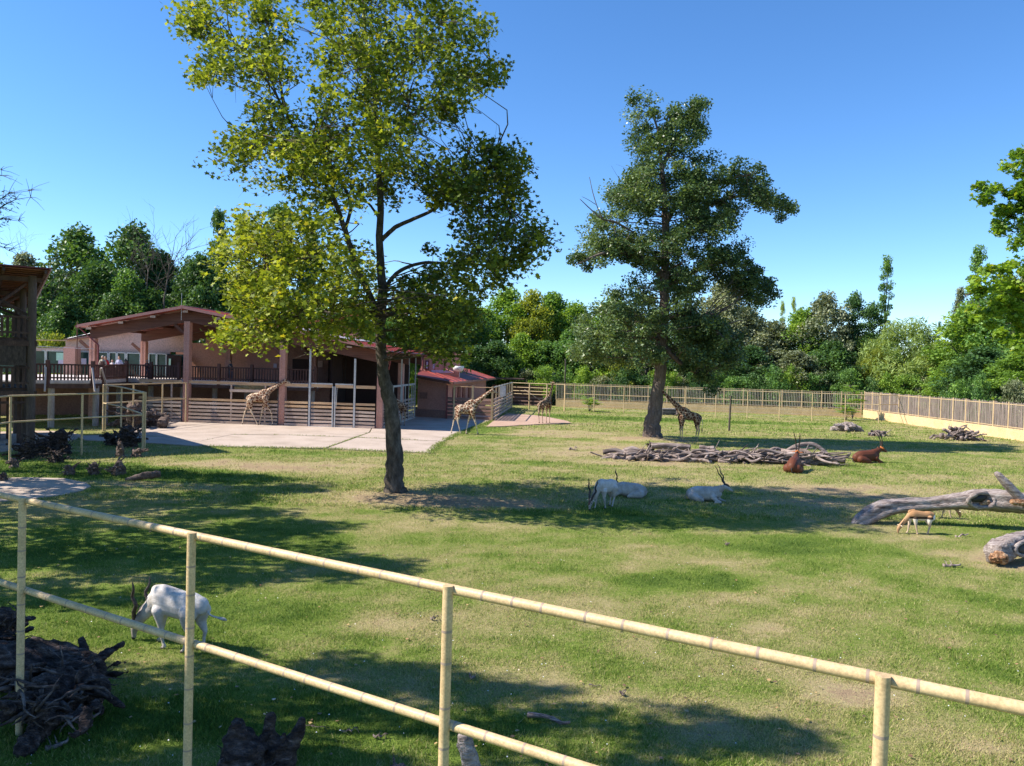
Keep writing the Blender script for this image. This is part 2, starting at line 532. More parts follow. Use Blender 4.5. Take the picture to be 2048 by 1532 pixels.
def glass_mat():
    m, nt, bs = new_mat('dark_teal_glass')
    v = coord(nt, 'world')
    f = noise_node(nt, v, 0.7, 3)
    c = ramp(nt, f, [(0.35, (0.006, 0.026, 0.027)), (0.65, (0.03, 0.085, 0.085))])
    nt.links.new(c, bs.inputs['Base Color'])
    bs.inputs['Roughness'].default_value = 0.15
    bs.inputs['Specular IOR Level'].default_value = 0.45
    return m
Mt['glass'] = glass_mat()
Mt['bark1'] = mat_noise('grey_brown_bark', [(0.25, (0.03, 0.024, 0.02)), (0.5, (0.085, 0.068, 0.055)), (0.75, (0.19, 0.16, 0.135))], 3.0, 0.9, 0.9, 0.03, stretch=(2, 2, 0.8), fine=16)
Mt['bark2'] = mat_noise('furrowed_bark', [(0.25, (0.055, 0.04, 0.032)), (0.5, (0.15, 0.115, 0.095)), (0.75, (0.27, 0.215, 0.185))], 4.0, 0.95, 1.0, 0.06, stretch=(3, 3, 0.5), fine=12)
Mt['bark3'] = mat_noise('far_bark', [(0.3, (0.05, 0.04, 0.033)), (0.7, (0.13, 0.11, 0.09))], 3.0, 0.95, 0.3)
Mt['driftwood'] = mat_noise('grey_deadwood', [(0.3, (0.045, 0.03, 0.026)), (0.45, (0.16, 0.12, 0.105)), (0.62, (0.33, 0.265, 0.24)), (0.8, (0.52, 0.45, 0.41))], 5.0, 0.85, 0.8, 0.03, kind='object', stretch=(0.25, 2.2, 2.2), fine=16, rand=0.35)
Mt['driftwood_big'] = mat_noise('grey_trunk_wood', [(0.30, (0.07, 0.05, 0.044)), (0.44, (0.24, 0.19, 0.172)), (0.6, (0.40, 0.34, 0.315)), (0.8, (0.55, 0.48, 0.45))], 4.2, 0.85, 1.0, 0.05, kind='object', stretch=(0.35, 2.4, 2.4), fine=14)
Mt['rotten'] = mat_noise('orange_rot', [(0.36, (0.05, 0.025, 0.015)), (0.47, (0.24, 0.115, 0.055)), (0.6, (0.48, 0.30, 0.18)), (0.75, (0.6, 0.46, 0.34))], 9.0, 0.9, 1.0, 0.04, kind='object', fine=25)
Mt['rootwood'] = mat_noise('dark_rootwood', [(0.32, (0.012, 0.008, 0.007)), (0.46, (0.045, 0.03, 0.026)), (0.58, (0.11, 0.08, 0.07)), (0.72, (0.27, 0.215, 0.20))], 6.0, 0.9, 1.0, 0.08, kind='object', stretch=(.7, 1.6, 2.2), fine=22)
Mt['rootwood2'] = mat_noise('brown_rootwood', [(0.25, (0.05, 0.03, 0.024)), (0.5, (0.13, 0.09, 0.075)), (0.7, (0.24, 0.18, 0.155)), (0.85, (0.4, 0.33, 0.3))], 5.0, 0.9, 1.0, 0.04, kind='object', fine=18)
Mt['leaf_plane'] = leaf_mat('plane_leaves', (0.042, 0.066, 0.016), (0.132, 0.182, 0.028), (0.38, 0.42, 0.055), 0.33, 0.5, yellow=(0.50, 0.43, 0.05))
Mt['leaf_maple'] = leaf_mat('maple_leaves', (0.06, 0.12, 0.018), (0.12, 0.22, 0.025), (0.24, 0.36, 0.04), 0.45, 0.4, yellow=(0.36, 0.38, 0.04))
Mt['leaf_plane_bright'] = leaf_mat('bright_plane_leaves', (0.09, 0.15, 0.018), (0.17, 0.24, 0.025), (0.27, 0.32, 0.035), 0.45, 0.38, yellow=(0.45, 0.34, 0.03))
Mt['leaf_poplar'] = leaf_mat('poplar_leaves', (0.035, 0.07, 0.032), (0.085, 0.14, 0.055), (0.20, 0.265, 0.11), 0.26, 0.36)
Mt['leaf_dark'] = leaf_mat('dark_leaves', (0.041, 0.085, 0.032), (0.073, 0.149, 0.049), (0.131, 0.236, 0.056), 0.25, 0.45, 0.15)
Mt['leaf_mid'] = leaf_mat('mid_green_leaves', (0.069, 0.141, 0.043), (0.127, 0.245, 0.061), (0.216, 0.362, 0.077), 0.32, 0.45, 0.15)
Mt['leaf_fresh'] = leaf_mat('fresh_green_leaves', (0.108, 0.200, 0.041), (0.185, 0.308, 0.054), (0.293, 0.415, 0.068), 0.38, 0.45, 0.12)
Mt['leaf_silver'] = leaf_mat('silver_leaves', (0.101, 0.125, 0.069), (0.185, 0.218, 0.126), (0.343, 0.363, 0.226), 0.22, 0.5, 0.1)
Mt['leaf_willow'] = leaf_mat('willow_leaves', (0.157, 0.229, 0.072), (0.272, 0.358, 0.108), (0.415, 0.494, 0.157), 0.35, 0.5, 0.1)
Mt['leaf_yellow'] = leaf_mat('yellow_green_leaves', (0.154, 0.198, 0.039), (0.275, 0.319, 0.050), (0.396, 0.407, 0.066), 0.38, 0.5, 0.1)
Mt['leaf_blue'] = leaf_mat('blue_grey_leaves', (0.09, 0.125, 0.11), (0.16, 0.20, 0.18), (0.26, 0.30, 0.28), 0.2, 0.5, 0.05)
Mt['giraffe'] = giraffe_material()
Mt['giraffe_dark'] = giraffe_material('dark_giraffe_coat', (0.075, 0.03, 0.017), (0.40, 0.30, 0.20), 4.8)
Mt['cream_fur'] = flat('cream_fur', (0.62, 0.52, 0.40), 0.85)
Mt['hoof'] = flat('hoof', (0.10, 0.07, 0.055), 0.6)
Mt['mane'] = flat('brown_mane', (0.20, 0.09, 0.045), 0.9)
Mt['addax'] = zramp_material('white_coat', [(0.0, (0.42, 0.38, 0.35)), (0.45, (0.52, 0.48, 0.45)), (1.0, (0.58, 0.54, 0.51))], 0.8, 0, 1)
Mt['addax_face'] = flat('brown_forehead', (0.12, 0.07, 0.055), 0.9)
Mt['addax_neck'] = flat('tan_neck', (0.42, 0.34, 0.29), 0.9)
Mt['horn'] = mat_noise('dark_horn', [(0.3, (0.018, 0.013, 0.011)), (0.7, (0.07, 0.055, 0.045))], 20, 0.55, 0.6, 0.01, kind='object')
Mt['sable'] = zramp_material('chestnut_coat', [(0.0, (0.14, 0.045, 0.022)), (0.5, (0.11, 0.036, 0.02)), (1.0, (0.085, 0.028, 0.018))], 0.6, 0, 0.9)
Mt['sable_face'] = flat('orange_face', (0.42, 0.13, 0.03), 0.8)
Mt['gazelle'] = zramp_material('tan_coat', [(0.0, (0.62, 0.52, 0.42)), (0.42, (0.66, 0.60, 0.52)), (0.595, (0.68, 0.62, 0.55)), (0.615, (0.035, 0.022, 0.016)), (0.685, (0.04, 0.025, 0.018)), (0.705, (0.46, 0.25, 0.12)), (1.0, (0.42, 0.22, 0.10))], 0.8, 0.0, 1.0, nz=0.02)
def gazelle_head_tan():
    m = Mt['gazelle']; nt = m.node_tree; bs = nt.nodes['Principled BSDF']
    src = bs.inputs['Base Color'].links[0].from_socket
    sp = nt.nodes.new('ShaderNodeSeparateXYZ'); nt.links.new(coord(nt, 'object'), sp.inputs[0])
    mr = nt.nodes.new('ShaderNodeMapRange'); mr.inputs[1].default_value = -.40; mr.inputs[2].default_value = -.48
    nt.links.new(sp.outputs['X'], mr.inputs[0])
    lo = nt.nodes.new('ShaderNodeMapRange'); lo.inputs[1].default_value = .52; lo.inputs[2].default_value = .40
    nt.links.new(sp.outputs['Z'], lo.inputs[0])
    f = math_node(nt, 'MAXIMUM', mr.outputs[0], math_node(nt, 'MULTIPLY', lo.outputs[0], .55))
    nt.links.new(mixc(nt, f, src, (0.42, 0.25, 0.13)), bs.inputs['Base Color'])
gazelle_head_tan()
def antelope_neck():
    m = Mt['addax']; nt = m.node_tree; bs = nt.nodes['Principled BSDF']
    src = bs.inputs['Base Color'].links[0].from_socket
    sp = nt.nodes.new('ShaderNodeSeparateXYZ'); nt.links.new(coord(nt, 'object'), sp.inputs[0])
    mr = nt.nodes.new('ShaderNodeMapRange'); mr.inputs[1].default_value = -.50; mr.inputs[2].default_value = -.66
    nt.links.new(sp.outputs['X'], mr.inputs[0])
    c = mixc(nt, math_node(nt, 'MULTIPLY', mr.outputs[0], .8), src, (0.27, 0.225, 0.195))
    c = mixc(nt, 1.0, c, ramp(nt, noise_node(nt, coord(nt, 'object'), 3.0, 5, .7), [(0.35, (.72, .68, .63)), (0.6, (1.05, 1.05, 1.05))]), 'MULTIPLY')
    nt.links.new(c, bs.inputs['Base Color'])
    bump(nt, bs, noise_node(nt, coord(nt, 'object', (1, 3, 3)), 28, 4, .7), .5, .012)
antelope_neck()
Mt['skin'] = flat('skin', (0.48, 0.27, 0.19), 0.6)

# ---------------------------------------------------------------- value noise
_lat = rng.random((256, 256))
def vnoise(x, y, s):
    x = np.asarray(x) * s + 37.3; y = np.asarray(y) * s + 91.7
    xi = np.floor(x).astype(int); yi = np.floor(y).astype(int)
    fx = x - xi; fy = y - yi
    fx = fx * fx * (3 - 2 * fx); fy = fy * fy * (3 - 2 * fy)
    a = _lat[xi % 256, yi % 256]; b = _lat[(xi + 1) % 256, yi % 256]
    c = _lat[xi % 256, (yi + 1) % 256]; d = _lat[(xi + 1) % 256, (yi + 1) % 256]
    return (a * (1 - fx) + b * fx) * (1 - fy) + (c * (1 - fx) + d * fx) * fy
def fbm(x, y, s, o=4):
    t = 0; a = 0.5; n = 0
    for i in range(o):
        t = t + a * vnoise(x, y, s * 2.03 ** i); n += a; a *= 0.55
    return t / n

# soil and lush patches: (px, py, radius x m, radius y m, strength)
PATCH = [(800, 998, 3.2, 1.5, 0.6), (930, 1000, 3.5, 1.2, 0.35), (1000, 1010, 2.5, 1.0, 0.3), (1300, 882, 3.0, 2.0, 0.7),
         (1235, 895, 4, 2.5, 0.3), (560, 935, 5, 2.5, 0.28), (420, 928, 5, 1.5, 0.3), (1130, 868, 6, 3, 0.3), (1150, 905, 4, 2, 0.3),
         (1700, 1395, 0.9, 0.5, 0.4), (1960, 1110, 1.2, 0.7, 0.5), (2020, 1130, 1.2, 0.8, 0.5), (1850, 1075, 1.2, 0.6, 0.25),
         (1530, 1255, .5, .3, .3), (1700, 1000, 6, 2.5, 0.2), (1550, 975, 6, 2.0, 0.2), (1300, 925, 7, 1.5, 0.25), (1900, 985, 6, 2.0, 0.15),
         (730, 1250, 1.2, .5, .25), (620, 1195, 1.2, .5, .25), (300, 968, 3.5, .8, .45), (1480, 1460, 1.5, .8, .15), (1950, 1500, 2, 1, .2),
         (1040, 1360, 1.0, .4, .2), (1240, 1400, .9, .4, .3), (1180, 1180, 3, 1.2, .12), (1000, 1240, 2.5, 1, .1),
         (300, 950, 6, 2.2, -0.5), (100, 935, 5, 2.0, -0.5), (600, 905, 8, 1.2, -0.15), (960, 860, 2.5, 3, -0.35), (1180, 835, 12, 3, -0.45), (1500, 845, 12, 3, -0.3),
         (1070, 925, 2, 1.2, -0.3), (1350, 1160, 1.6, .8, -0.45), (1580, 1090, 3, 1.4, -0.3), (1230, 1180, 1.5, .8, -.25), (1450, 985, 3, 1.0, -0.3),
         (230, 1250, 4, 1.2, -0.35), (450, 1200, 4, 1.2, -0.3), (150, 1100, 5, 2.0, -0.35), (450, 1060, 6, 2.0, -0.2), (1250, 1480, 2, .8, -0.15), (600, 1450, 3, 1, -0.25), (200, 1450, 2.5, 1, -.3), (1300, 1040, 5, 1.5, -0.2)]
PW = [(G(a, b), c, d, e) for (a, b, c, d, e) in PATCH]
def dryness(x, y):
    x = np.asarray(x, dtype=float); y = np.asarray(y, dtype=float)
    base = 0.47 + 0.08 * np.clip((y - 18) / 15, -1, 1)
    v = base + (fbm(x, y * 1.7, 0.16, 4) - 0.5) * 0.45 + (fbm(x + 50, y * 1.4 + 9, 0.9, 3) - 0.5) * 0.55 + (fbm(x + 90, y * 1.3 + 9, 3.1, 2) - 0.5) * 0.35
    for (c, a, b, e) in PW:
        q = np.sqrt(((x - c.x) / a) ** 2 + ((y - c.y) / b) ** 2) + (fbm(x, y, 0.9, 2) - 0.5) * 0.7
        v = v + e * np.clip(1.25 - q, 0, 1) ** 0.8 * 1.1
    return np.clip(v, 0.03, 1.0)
def gz(x, y):
    c = G(1302, 883)
    m = 0.28 * np.exp(-(((x - c.x) / 2.6) ** 2 + ((y - c.y) / 2.0) ** 2))
    return (fbm(x, y, 0.22, 3) - 0.5) * 0.05 - 0.008 + m

# ---------------------------------------------------------------- ground
def make_ground():
    xs = np.concatenate([[-3000, -900, -300, -140, -90], np.arange(-64, 74, 0.45), [95, 150, 320, 900, 3000]])
    ys = np.concatenate([[-600, -100, -20], np.arange(-2, 30, 0.4), np.arange(30, 112, 0.7), [130, 180, 320, 900, 3500]])
    X, Y = np.meshgrid(xs, ys)
    inner = (np.abs(X) < 80) & (Y > -5) & (Y < 115)
    Z = np.where(inner, gz(X, Y), 0.0)
    D = dryness(X, Y)
    nx, ny = len(xs), len(ys)
    V = np.stack([X.ravel(), Y.ravel(), Z.ravel()], 1)
    i = np.arange(nx * ny).reshape(ny, nx)
    q = np.stack([i[:-1, :-1], i[:-1, 1:], i[1:, 1:], i[1:, :-1]], -1).reshape(-1, 4)
    me = bpy.data.meshes.new('ground')
    me.vertices.add(len(V)); me.vertices.foreach_set('co', V.astype(np.float32).ravel())
    me.loops.add(q.size); me.loops.foreach_set('vertex_index', q.astype(np.int32).ravel())
    me.polygons.add(len(q)); me.polygons.foreach_set('loop_start', np.arange(0, q.size, 4, dtype=np.int32))
    me.polygons.foreach_set('loop_total', np.full(len(q), 4, dtype=np.int32))
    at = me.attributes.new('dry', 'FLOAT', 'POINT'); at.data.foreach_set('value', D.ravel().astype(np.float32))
    me.update(calc_edges=True); smooth(me)
    return tag(link('ground', me, Mt['ground']), kind='structure')
make_ground()

# ---------------------------------------------------------------- paved pads
PADS = []
def pad(name, px, mat, h=0.045, inset=0.025, z0=-0.06):
    pts = [G(*p) for p in px]
    c = sum(pts, Vector()) / len(pts)
    if inset:
        pts = [p + (c - p).normalized() * inset for p in pts]
    PADS.append(np.array([(p.x, p.y) for p in pts]))
    b = MB(); b.prism([(p.x, p.y) for p in pts], z0, h)
    return tag(b.build(name, mat), kind='structure')
pad('paving_slab', [(150, 873), (172, 882), (260, 884.5), (400, 893.5), (552, 896.5), (648, 898), (711, 876), (576, 871.5), (464, 870.5), (400, 884), (330, 876), (235, 870)], Mt['concrete'])
pad('paving_slab', [(652, 898.2), (775, 904), (860, 906.7), (886, 884), (713, 876.5)], Mt['concrete'])
pad('paving_slab', [(236, 869.5), (330, 875.5), (400, 883.5), (464, 870), (576, 871), (711, 875.5), (738, 866), (752, 843), (560, 838), (380, 832), (300, 834)], Mt['concrete'])
pad('paving_slab', [(713, 876), (886, 883.5), (916, 868.6), (983, 842.5), (984, 830), (880, 826), (752, 840), (740, 866)], Mt['concrete'])
pad('sandy_patch', [(973, 854.5), (1010, 853.5), (1071, 849.7), (1141.7, 846.8), (1135, 843), (1120, 840), (1095, 835), (1070, 831.5), (1046, 829.4), (1015, 828), (992, 838)], Mt['concrete2'], 0.06, 0)
pad('gravel_path', [(-160, 952), (0, 957), (60, 956), (130, 958), (172, 967), (182, 974), (165, 982), (120, 992), (70, 998), (0, 1003), (-200, 1010)], Mt['concrete'], 0.03, 0)
pad('dirt_path', [(-200, 915), (0, 905), (80, 890), (150, 880), (165, 870), (120, 863), (70, 862), (-200, 870)], Mt['dirt'], 0.028, 0)

def in_poly(x, y, poly):
    n = len(poly); c = np.zeros(np.shape(x), dtype=bool); j = n - 1
    for i in range(n):
        xi, yi = poly[i]; xj, yj = poly[j]
        if yi != yj:
            t = ((yi > y) != (yj > y)) & (x < (xj - xi) * (y - yi) / (yj - yi) + xi)
            c ^= t
        j = i
    return c

# ---------------------------------------------------------------- grass blades
def make_grass(n, y0, y1, h, wd, name, power=2.0):
    u = rng.random(n)
    a, b = y0 ** (1 - power + 1), y1 ** (1 - power + 1)
    y = np.exp(np.log(y0) + u * np.log(y1 / y0)) if abs(power - 2) < 1e-6 else (a + u * (b - a)) ** (1 / (2 - power))
    x = (rng.random(n) * 2 - 1) * (y * 0.70 + 1.5)
    keep = np.ones(n, dtype=bool)
    for p in PADS: keep &= ~in_poly(x, y, p)
    D = dryness(x, y)
    keep &= rng.random(n) > np.clip((D - 0.72) * 3.0, 0, 0.93)
    clump = fbm(x, y, 2.2, 2)
    keep &= rng.random(n) < 0.35 + clump
    x, y, D, clump = x[keep], y[keep], D[keep], clump[keep]
    n = len(x)
    hh = h * (0.45 + 0.9 * rng.random(n)) * (1.15 - 0.5 * D) * (0.6 + 0.9 * clump)
    an = rng.random(n) * 2 * np.pi
    lean = rng.normal(0, 0.55, (n, 2)) * hh[:, None]
    ww = wd * (0.6 + 0.8 * rng.random(n))
    z = gz(x, y) - 0.01
    V = np.zeros((n, 3, 3))
    V[:, 0] = np.stack([x - np.cos(an) * ww, y - np.sin(an) * ww, z], 1)
    V[:, 1] = np.stack([x + np.cos(an) * ww, y + np.sin(an) * ww, z], 1)
    V[:, 2] = np.stack([x + lean[:, 0], y + lean[:, 1], z + hh], 1)
    t = np.clip(D - 0.02 + rng.normal(0, 0.2, n), 0, 1)
    me = np_mesh(name, V.reshape(-1, 3), n, 3, t)
    o = link('grass', me, Mt['blades'])
    return tag(o, 'short green and straw coloured grass of the paddock', 'grass', kind='stuff')
make_grass(620000, 7.6, 27, 0.055, 0.0068, 'near_grass')
make_grass(260000, 26, 62, 0.085, 0.018, 'mid_grass')
make_grass(60000, 60, 94, 0.12, 0.04, 'far_grass')

# weeds and daisies as ground cover
def make_weeds():
    pts = []
    for i in range(260):
        y = 8 * math.exp(random.random() * math.log(20 / 8)); x = random.uniform(-1, 1) * (y * 0.7 + 1)
        pts.append((x, y))
    n = len(pts) * 1
    V = np.zeros((n, 4, 3))
    for i, (x, y) in enumerate(pts):
        s = random.uniform(0.006, 0.014); z = 0.04 + random.random() * 0.03
        V[i] = [(x - s, y, z), (x, y - s, z + 0.005), (x + s, y, z), (x, y + s, z + 0.01)]
    me = np_mesh('clover_flowers', V.reshape(-1, 3), n, 4, None)
    tag(link('clover_flowers', me, Mt['white']), 'tiny white clover heads dotted in the near grass', 'clover', kind='stuff')
make_weeds()
def make_litter():
    n = 700
    y = 8 * np.exp(rng.random(n) * np.log(40 / 8)); x = (rng.random(n) * 2 - 1) * (y * .7 + 1)
    k = n // 3                      # more of them lie below the plane tree
    c = G(790, 990); x[:k] = c.x + rng.normal(0, 3.6, k); y[:k] = c.y - 1 + rng.normal(0, 2.2, k)
    V = np.zeros((n, 5, 3)); sh_ = np.array([(0, -.5), (.45, -.1), (.28, .45), (-.28, .45), (-.45, -.1)])
    a = rng.random(n) * 6.28; s = .03 + .045 * rng.random(n)
    z = gz(x, y) + .035
    for j in range(5):
        V[:, j, 0] = x + (np.cos(a) * sh_[j, 0] - np.sin(a) * sh_[j, 1]) * s
        V[:, j, 1] = y + (np.sin(a) * sh_[j, 0] + np.cos(a) * sh_[j, 1]) * s
        V[:, j, 2] = z + rng.random(n) * .02
    me = np_mesh('fallen_leaves', V.reshape(-1, 3), n, 5, rng.random(n))
    m, nt, bs = new_mat('dry_leaves'); at = nt.nodes.new('ShaderNodeAttribute'); at.attribute_name = 'tint'
    nt.links.new(ramp(nt, at.outputs['Fac'], [(0, (.10, .06, .035)), (.5, (.27, .15, .07)), (.85, (.42, .28, .12)), (1, (.5, .44, .34))]), bs.inputs['Base Color'])
    tag(link('fallen_leaves', me, m), 'dry brown leaves scattered over the lawn', 'leaves', kind='stuff')
make_litter()
def joint_weeds():
    L = [[(400, 884), (464, 870), (576, 871), (711, 876), (886, 883)], [(649, 898), (711, 876), (740, 866)], [(400, 893.5), (552, 896.5), (649, 898), (775, 904), (860, 907), (886, 884), (916, 868.6), (983, 842.5)], [(860, 907), (886, 884), (916, 869), (983, 842.5)]]
    pts = []
    for li, ln in enumerate(L):
        for p, q in zip(ln, ln[1:]):
            a, b = G(*p), G(*q); n = int((b - a).length * (26 if li < 2 else 110))
            t = rng.random(n); X = a.x + (b.x - a.x) * t; Y = a.y + (b.y - a.y) * t
            keep = fbm(X, Y, 1.4, 2) > (.52 if li < 2 else .3)
            w_ = .05 if li < 2 else .16
            pts.append(np.stack([X + rng.normal(0, w_, n), Y + rng.normal(0, w_ * 1.3, n)], 1)[keep])
    p = np.concatenate(pts); n = len(p); V = np.zeros((n, 3, 3)); a = rng.random(n) * 6.28; w_ = .02
    V[:, 0] = np.stack([p[:, 0] - np.cos(a) * w_, p[:, 1] - np.sin(a) * w_, np.full(n, .03)], 1)
    V[:, 1] = np.stack([p[:, 0] + np.cos(a) * w_, p[:, 1] + np.sin(a) * w_, np.full(n, .03)], 1)
    V[:, 2] = np.stack([p[:, 0] + rng.normal(0, .05, n), p[:, 1] + rng.normal(0, .05, n), .07 + .07 * rng.random(n)], 1)
    me = np_mesh('joint_weeds', V.reshape(-1, 3), n, 3, np.clip(rng.normal(.35, .2, n), 0, 1))
    tag(link('joint_weeds', me, Mt['blades']), 'tufts of grass in the joints and along the edge of the paving', 'grass', kind='stuff')
joint_weeds()

# ---------------------------------------------------------------- foliage
STAR = []
for k in range(5):
    a = math.pi / 2 + (k - 2) * R(62)
    STAR.append((math.cos(a) * (1.0 if k == 2 else 0.85), math.sin(a) * (1.0 if k == 2 else 0.85) + 0.0))
    if k < 4:
        a2 = a + R(31); STAR.append((math.cos(a2) * 0.48, math.sin(a2) * 0.48))
STAR.append((0.0, -0.30))
STAR = np.array(STAR[::1])
RHOMB = np.array([(0, -0.5), (0.34, 0.05), (0, 0.6), (-0.34, 0.05)])
OVAL = np.array([(0, -0.5), (0.32, -0.2), (0.34, 0.15), (0, 0.55), (-0.34, 0.15), (-0.32, -0.2)])
LONG = np.array([(0, -0.9), (0.16, 0.0), (0, 0.9), (-0.16, 0.0)])

def leaves(name, C, size, shape, tint, up=0.5, droop=0.0):
    """C (n,3) leaf centres -> mesh of leaf polygons"""
    n = len(C); k = len(shape)
    nrm = rng.normal(0, 1, (n, 3)); nrm[:, 2] = np.abs(nrm[:, 2]) + up
    nrm /= np.linalg.norm(nrm, axis=1)[:, None]
    t = rng.normal(0, 1, (n, 3)); t[:, 2] -= droop
    t -= nrm * np.sum(t * nrm, 1)[:, None]
    t /= np.linalg.norm(t, axis=1)[:, None]
    b = np.cross(nrm, t)
    s = size * (0.6 + 0.75 * rng.random(n))
    V = C[:, None, :] + (b[:, None, :] * shape[None, :, 0, None] + t[:, None, :] * shape[None, :, 1, None]) * s[:, None, None]
    return np_mesh(name, V.reshape(-1, 3), n, k, tint)

def clump_points(cc, rr, per, flat_z=0.65, shell=0.35):
    n = len(cc)
    idx = np.repeat(np.arange(n), per)
    d = rng.normal(0, 1, (len(idx), 3)); d /= np.linalg.norm(d, axis=1)[:, None]
    r = rng.random(len(idx)) ** shell
    off = d * (r * rr[idx])[:, None]; off[:, 2] *= flat_z
    return cc[idx] + off, idx

def poly_tree(name, label, depth, trunk, limbs, polys, clump_m, per, leaf, shape, mat, bark, cat='tree', tint_f=None, depth_k=0.75, branch_r=0.02, group=None, wmax=99, limb_leaf=0, y_shift=0.0, limb_from=.35, limb_step=1, trunk_clear=False):
    """a tree drawn from limbs and crown lobes; all at true distance, the crown as deep as it is wide"""
    root = thing(name, label, cat, (0, 0, 0), group=group)
    base = P(trunk[0][0], trunk[0][1], depth)
    root.location = (base.x, base.y, 0)
    inv = Matrix.Translation(-Vector(root.location))
    m_px = depth / F_PX
    samples = []
    def chain(pts, sides, nm, nz=0.05):
        q = crom([(*P(p[0], p[1], depth + (p[3] if len(p) > 3 else 0)), p[2] * m_px) for p in pts], 5)
        mb = MB()
        P3 = [Vector(a[:3]) for a in q]
        wob = [Vector((random.gauss(0, 1), random.gauss(0, 1), random.gauss(0, .5))) * q[i][3] * 0.07 for i in range(len(q))]
        wob[0] = Vector(); wob[-1] = Vector()
        P3 = [a + w_ for a, w_ in zip(P3, wob)]
        mb.tube([inv @ a for a in P3], [max(a[3], 0.01) for a in q], sides, noise=nz)
        mb.build(nm, bark, root, True)
        samples.extend(P3[1:])
    chain(trunk, 28, 'trunk', 0.028)
    extra = []
    for l in limbs:
        n0 = len(samples); chain(l, 8, 'limb')
        if l[0][2] < 1.9: del samples[n0:]
        if l[0][2] >= 1.9 and limb_leaf:
            sg = samples[n0:]
            for p_ in sg[int(len(sg) * limb_from)::limb_step]:
                for _ in range(limb_leaf): extra.append((p_ + Vector((random.gauss(0, .4), random.gauss(0, .4), random.gauss(.1, .3))) * clump_m, clump_m * random.uniform(.45, .8)))
    S = np.array([list(s) for s in samples])
    TK = ([p[1] for p in reversed(trunk)], [p[0] for p in reversed(trunk)])
    cc, rr, lobe_tint = [], [], []
    allp = [np.array(p[0]) for p in polys]
    ymin = min(a[:, 1].min() for a in allp); ymax = max(a[:, 1].max() for a in allp)
    for (poly, nc, *rest) in polys:
        poly = np.array(poly, dtype=float)
        cnt = 0; tries = 0
        while cnt < nc and tries < 20000:
            tries += 1
            px = random.uniform(poly[:, 0].min(), poly[:, 0].max()); py = random.uniform(poly[:, 1].min(), poly[:, 1].max())
            if not in_poly(np.array([px]), np.array([py]), poly)[0]: continue
            xs = [a[np.abs(a[:, 1] - py) < 60, 0] for a in allp]
            xs = np.concatenate([x for x in xs if len(x)] or [poly[:, 0]])
            c0, hw = (xs.min() + xs.max()) / 2, max((xs.max() - xs.min()) / 2, 30)
            wd = min(hw * m_px, wmax) * depth_k
            q = min(1, abs(px - c0) / hw)
            dy = random.uniform(-1, 1) * wd * math.sqrt(1 - q * q * 0.85)
            if trunk_clear and 330 < py < 660 and abs(px - np.interp(py, *TK)) < 24: dy = abs(dy) + .6 - y_shift
            c = P(px, py, depth + dy + y_shift)
            cc.append(list(c)); rr.append(clump_m * random.uniform(0.6, 1.25)); lobe_tint.append(rest[0] if rest else 0.0)  # per-lobe leaf tint offset, painting lit and shaded parts of the crown
            cnt += 1
    for (p_, r_) in extra:
        cc.append(list(p_)); rr.append(r_); lobe_tint.append(0.0)
    cc = np.array(cc); rr = np.array(rr); lobe_tint = np.array(lobe_tint)
    br = MB()
    for c, r in zip(cc, rr):
        d = np.linalg.norm(S - c, axis=1) + np.clip(S[:, 2] - c[2], 0, None) * .5 + np.clip(c[2] - S[:, 2] - .8, 0, None) * .4
        a = Vector(S[int(np.argmin(d))]); b = Vector(c)
        mid = (a + b) / 2 + Vector((random.gauss(0, .12), random.gauss(0, .12), random.uniform(-.02, .12))) * (b - a).length
        r0 = branch_r * (0.6 + 0.25 * (b - a).length)
        tw_ = crom([(*a, r0), (*a.lerp(mid, .55), r0 * .8), (*mid, r0 * .55), (*b, r0 * .25)], 2)
        br.tube([inv @ Vector(q_[:3]) for q_ in tw_], [q_[3] for q_ in tw_], 4, caps=False)
        for _ in range(3):
            e = b + Vector((random.gauss(0, .5), random.gauss(0, .5), random.gauss(0, .35))) * r
            br.tube([inv @ mid.lerp(b, 0.5), inv @ e], [r0 * 0.35, r0 * 0.15], 3, caps=False)
    br.build('branches', bark, root, True)
    Cn, idx = clump_points(cc, rr, per, .75, .55)
    Cn = Cn - np.array(list(root.location))
    ct = rng.normal(0, 0.13, len(cc))
    tn = np.clip(0.45 + ct[idx] + lobe_tint[idx] + rng.normal(0, 0.2, len(idx)), 0, 0.92)
    yl = rng.random(len(idx)) < 0.012 + 0.022 * (lobe_tint[idx] > 0.05)
    tn[yl] = 1.0
    me = leaves('crown', Cn, leaf, shape, tn, 0.5)
    link('crown', me, mat, root)
    return root

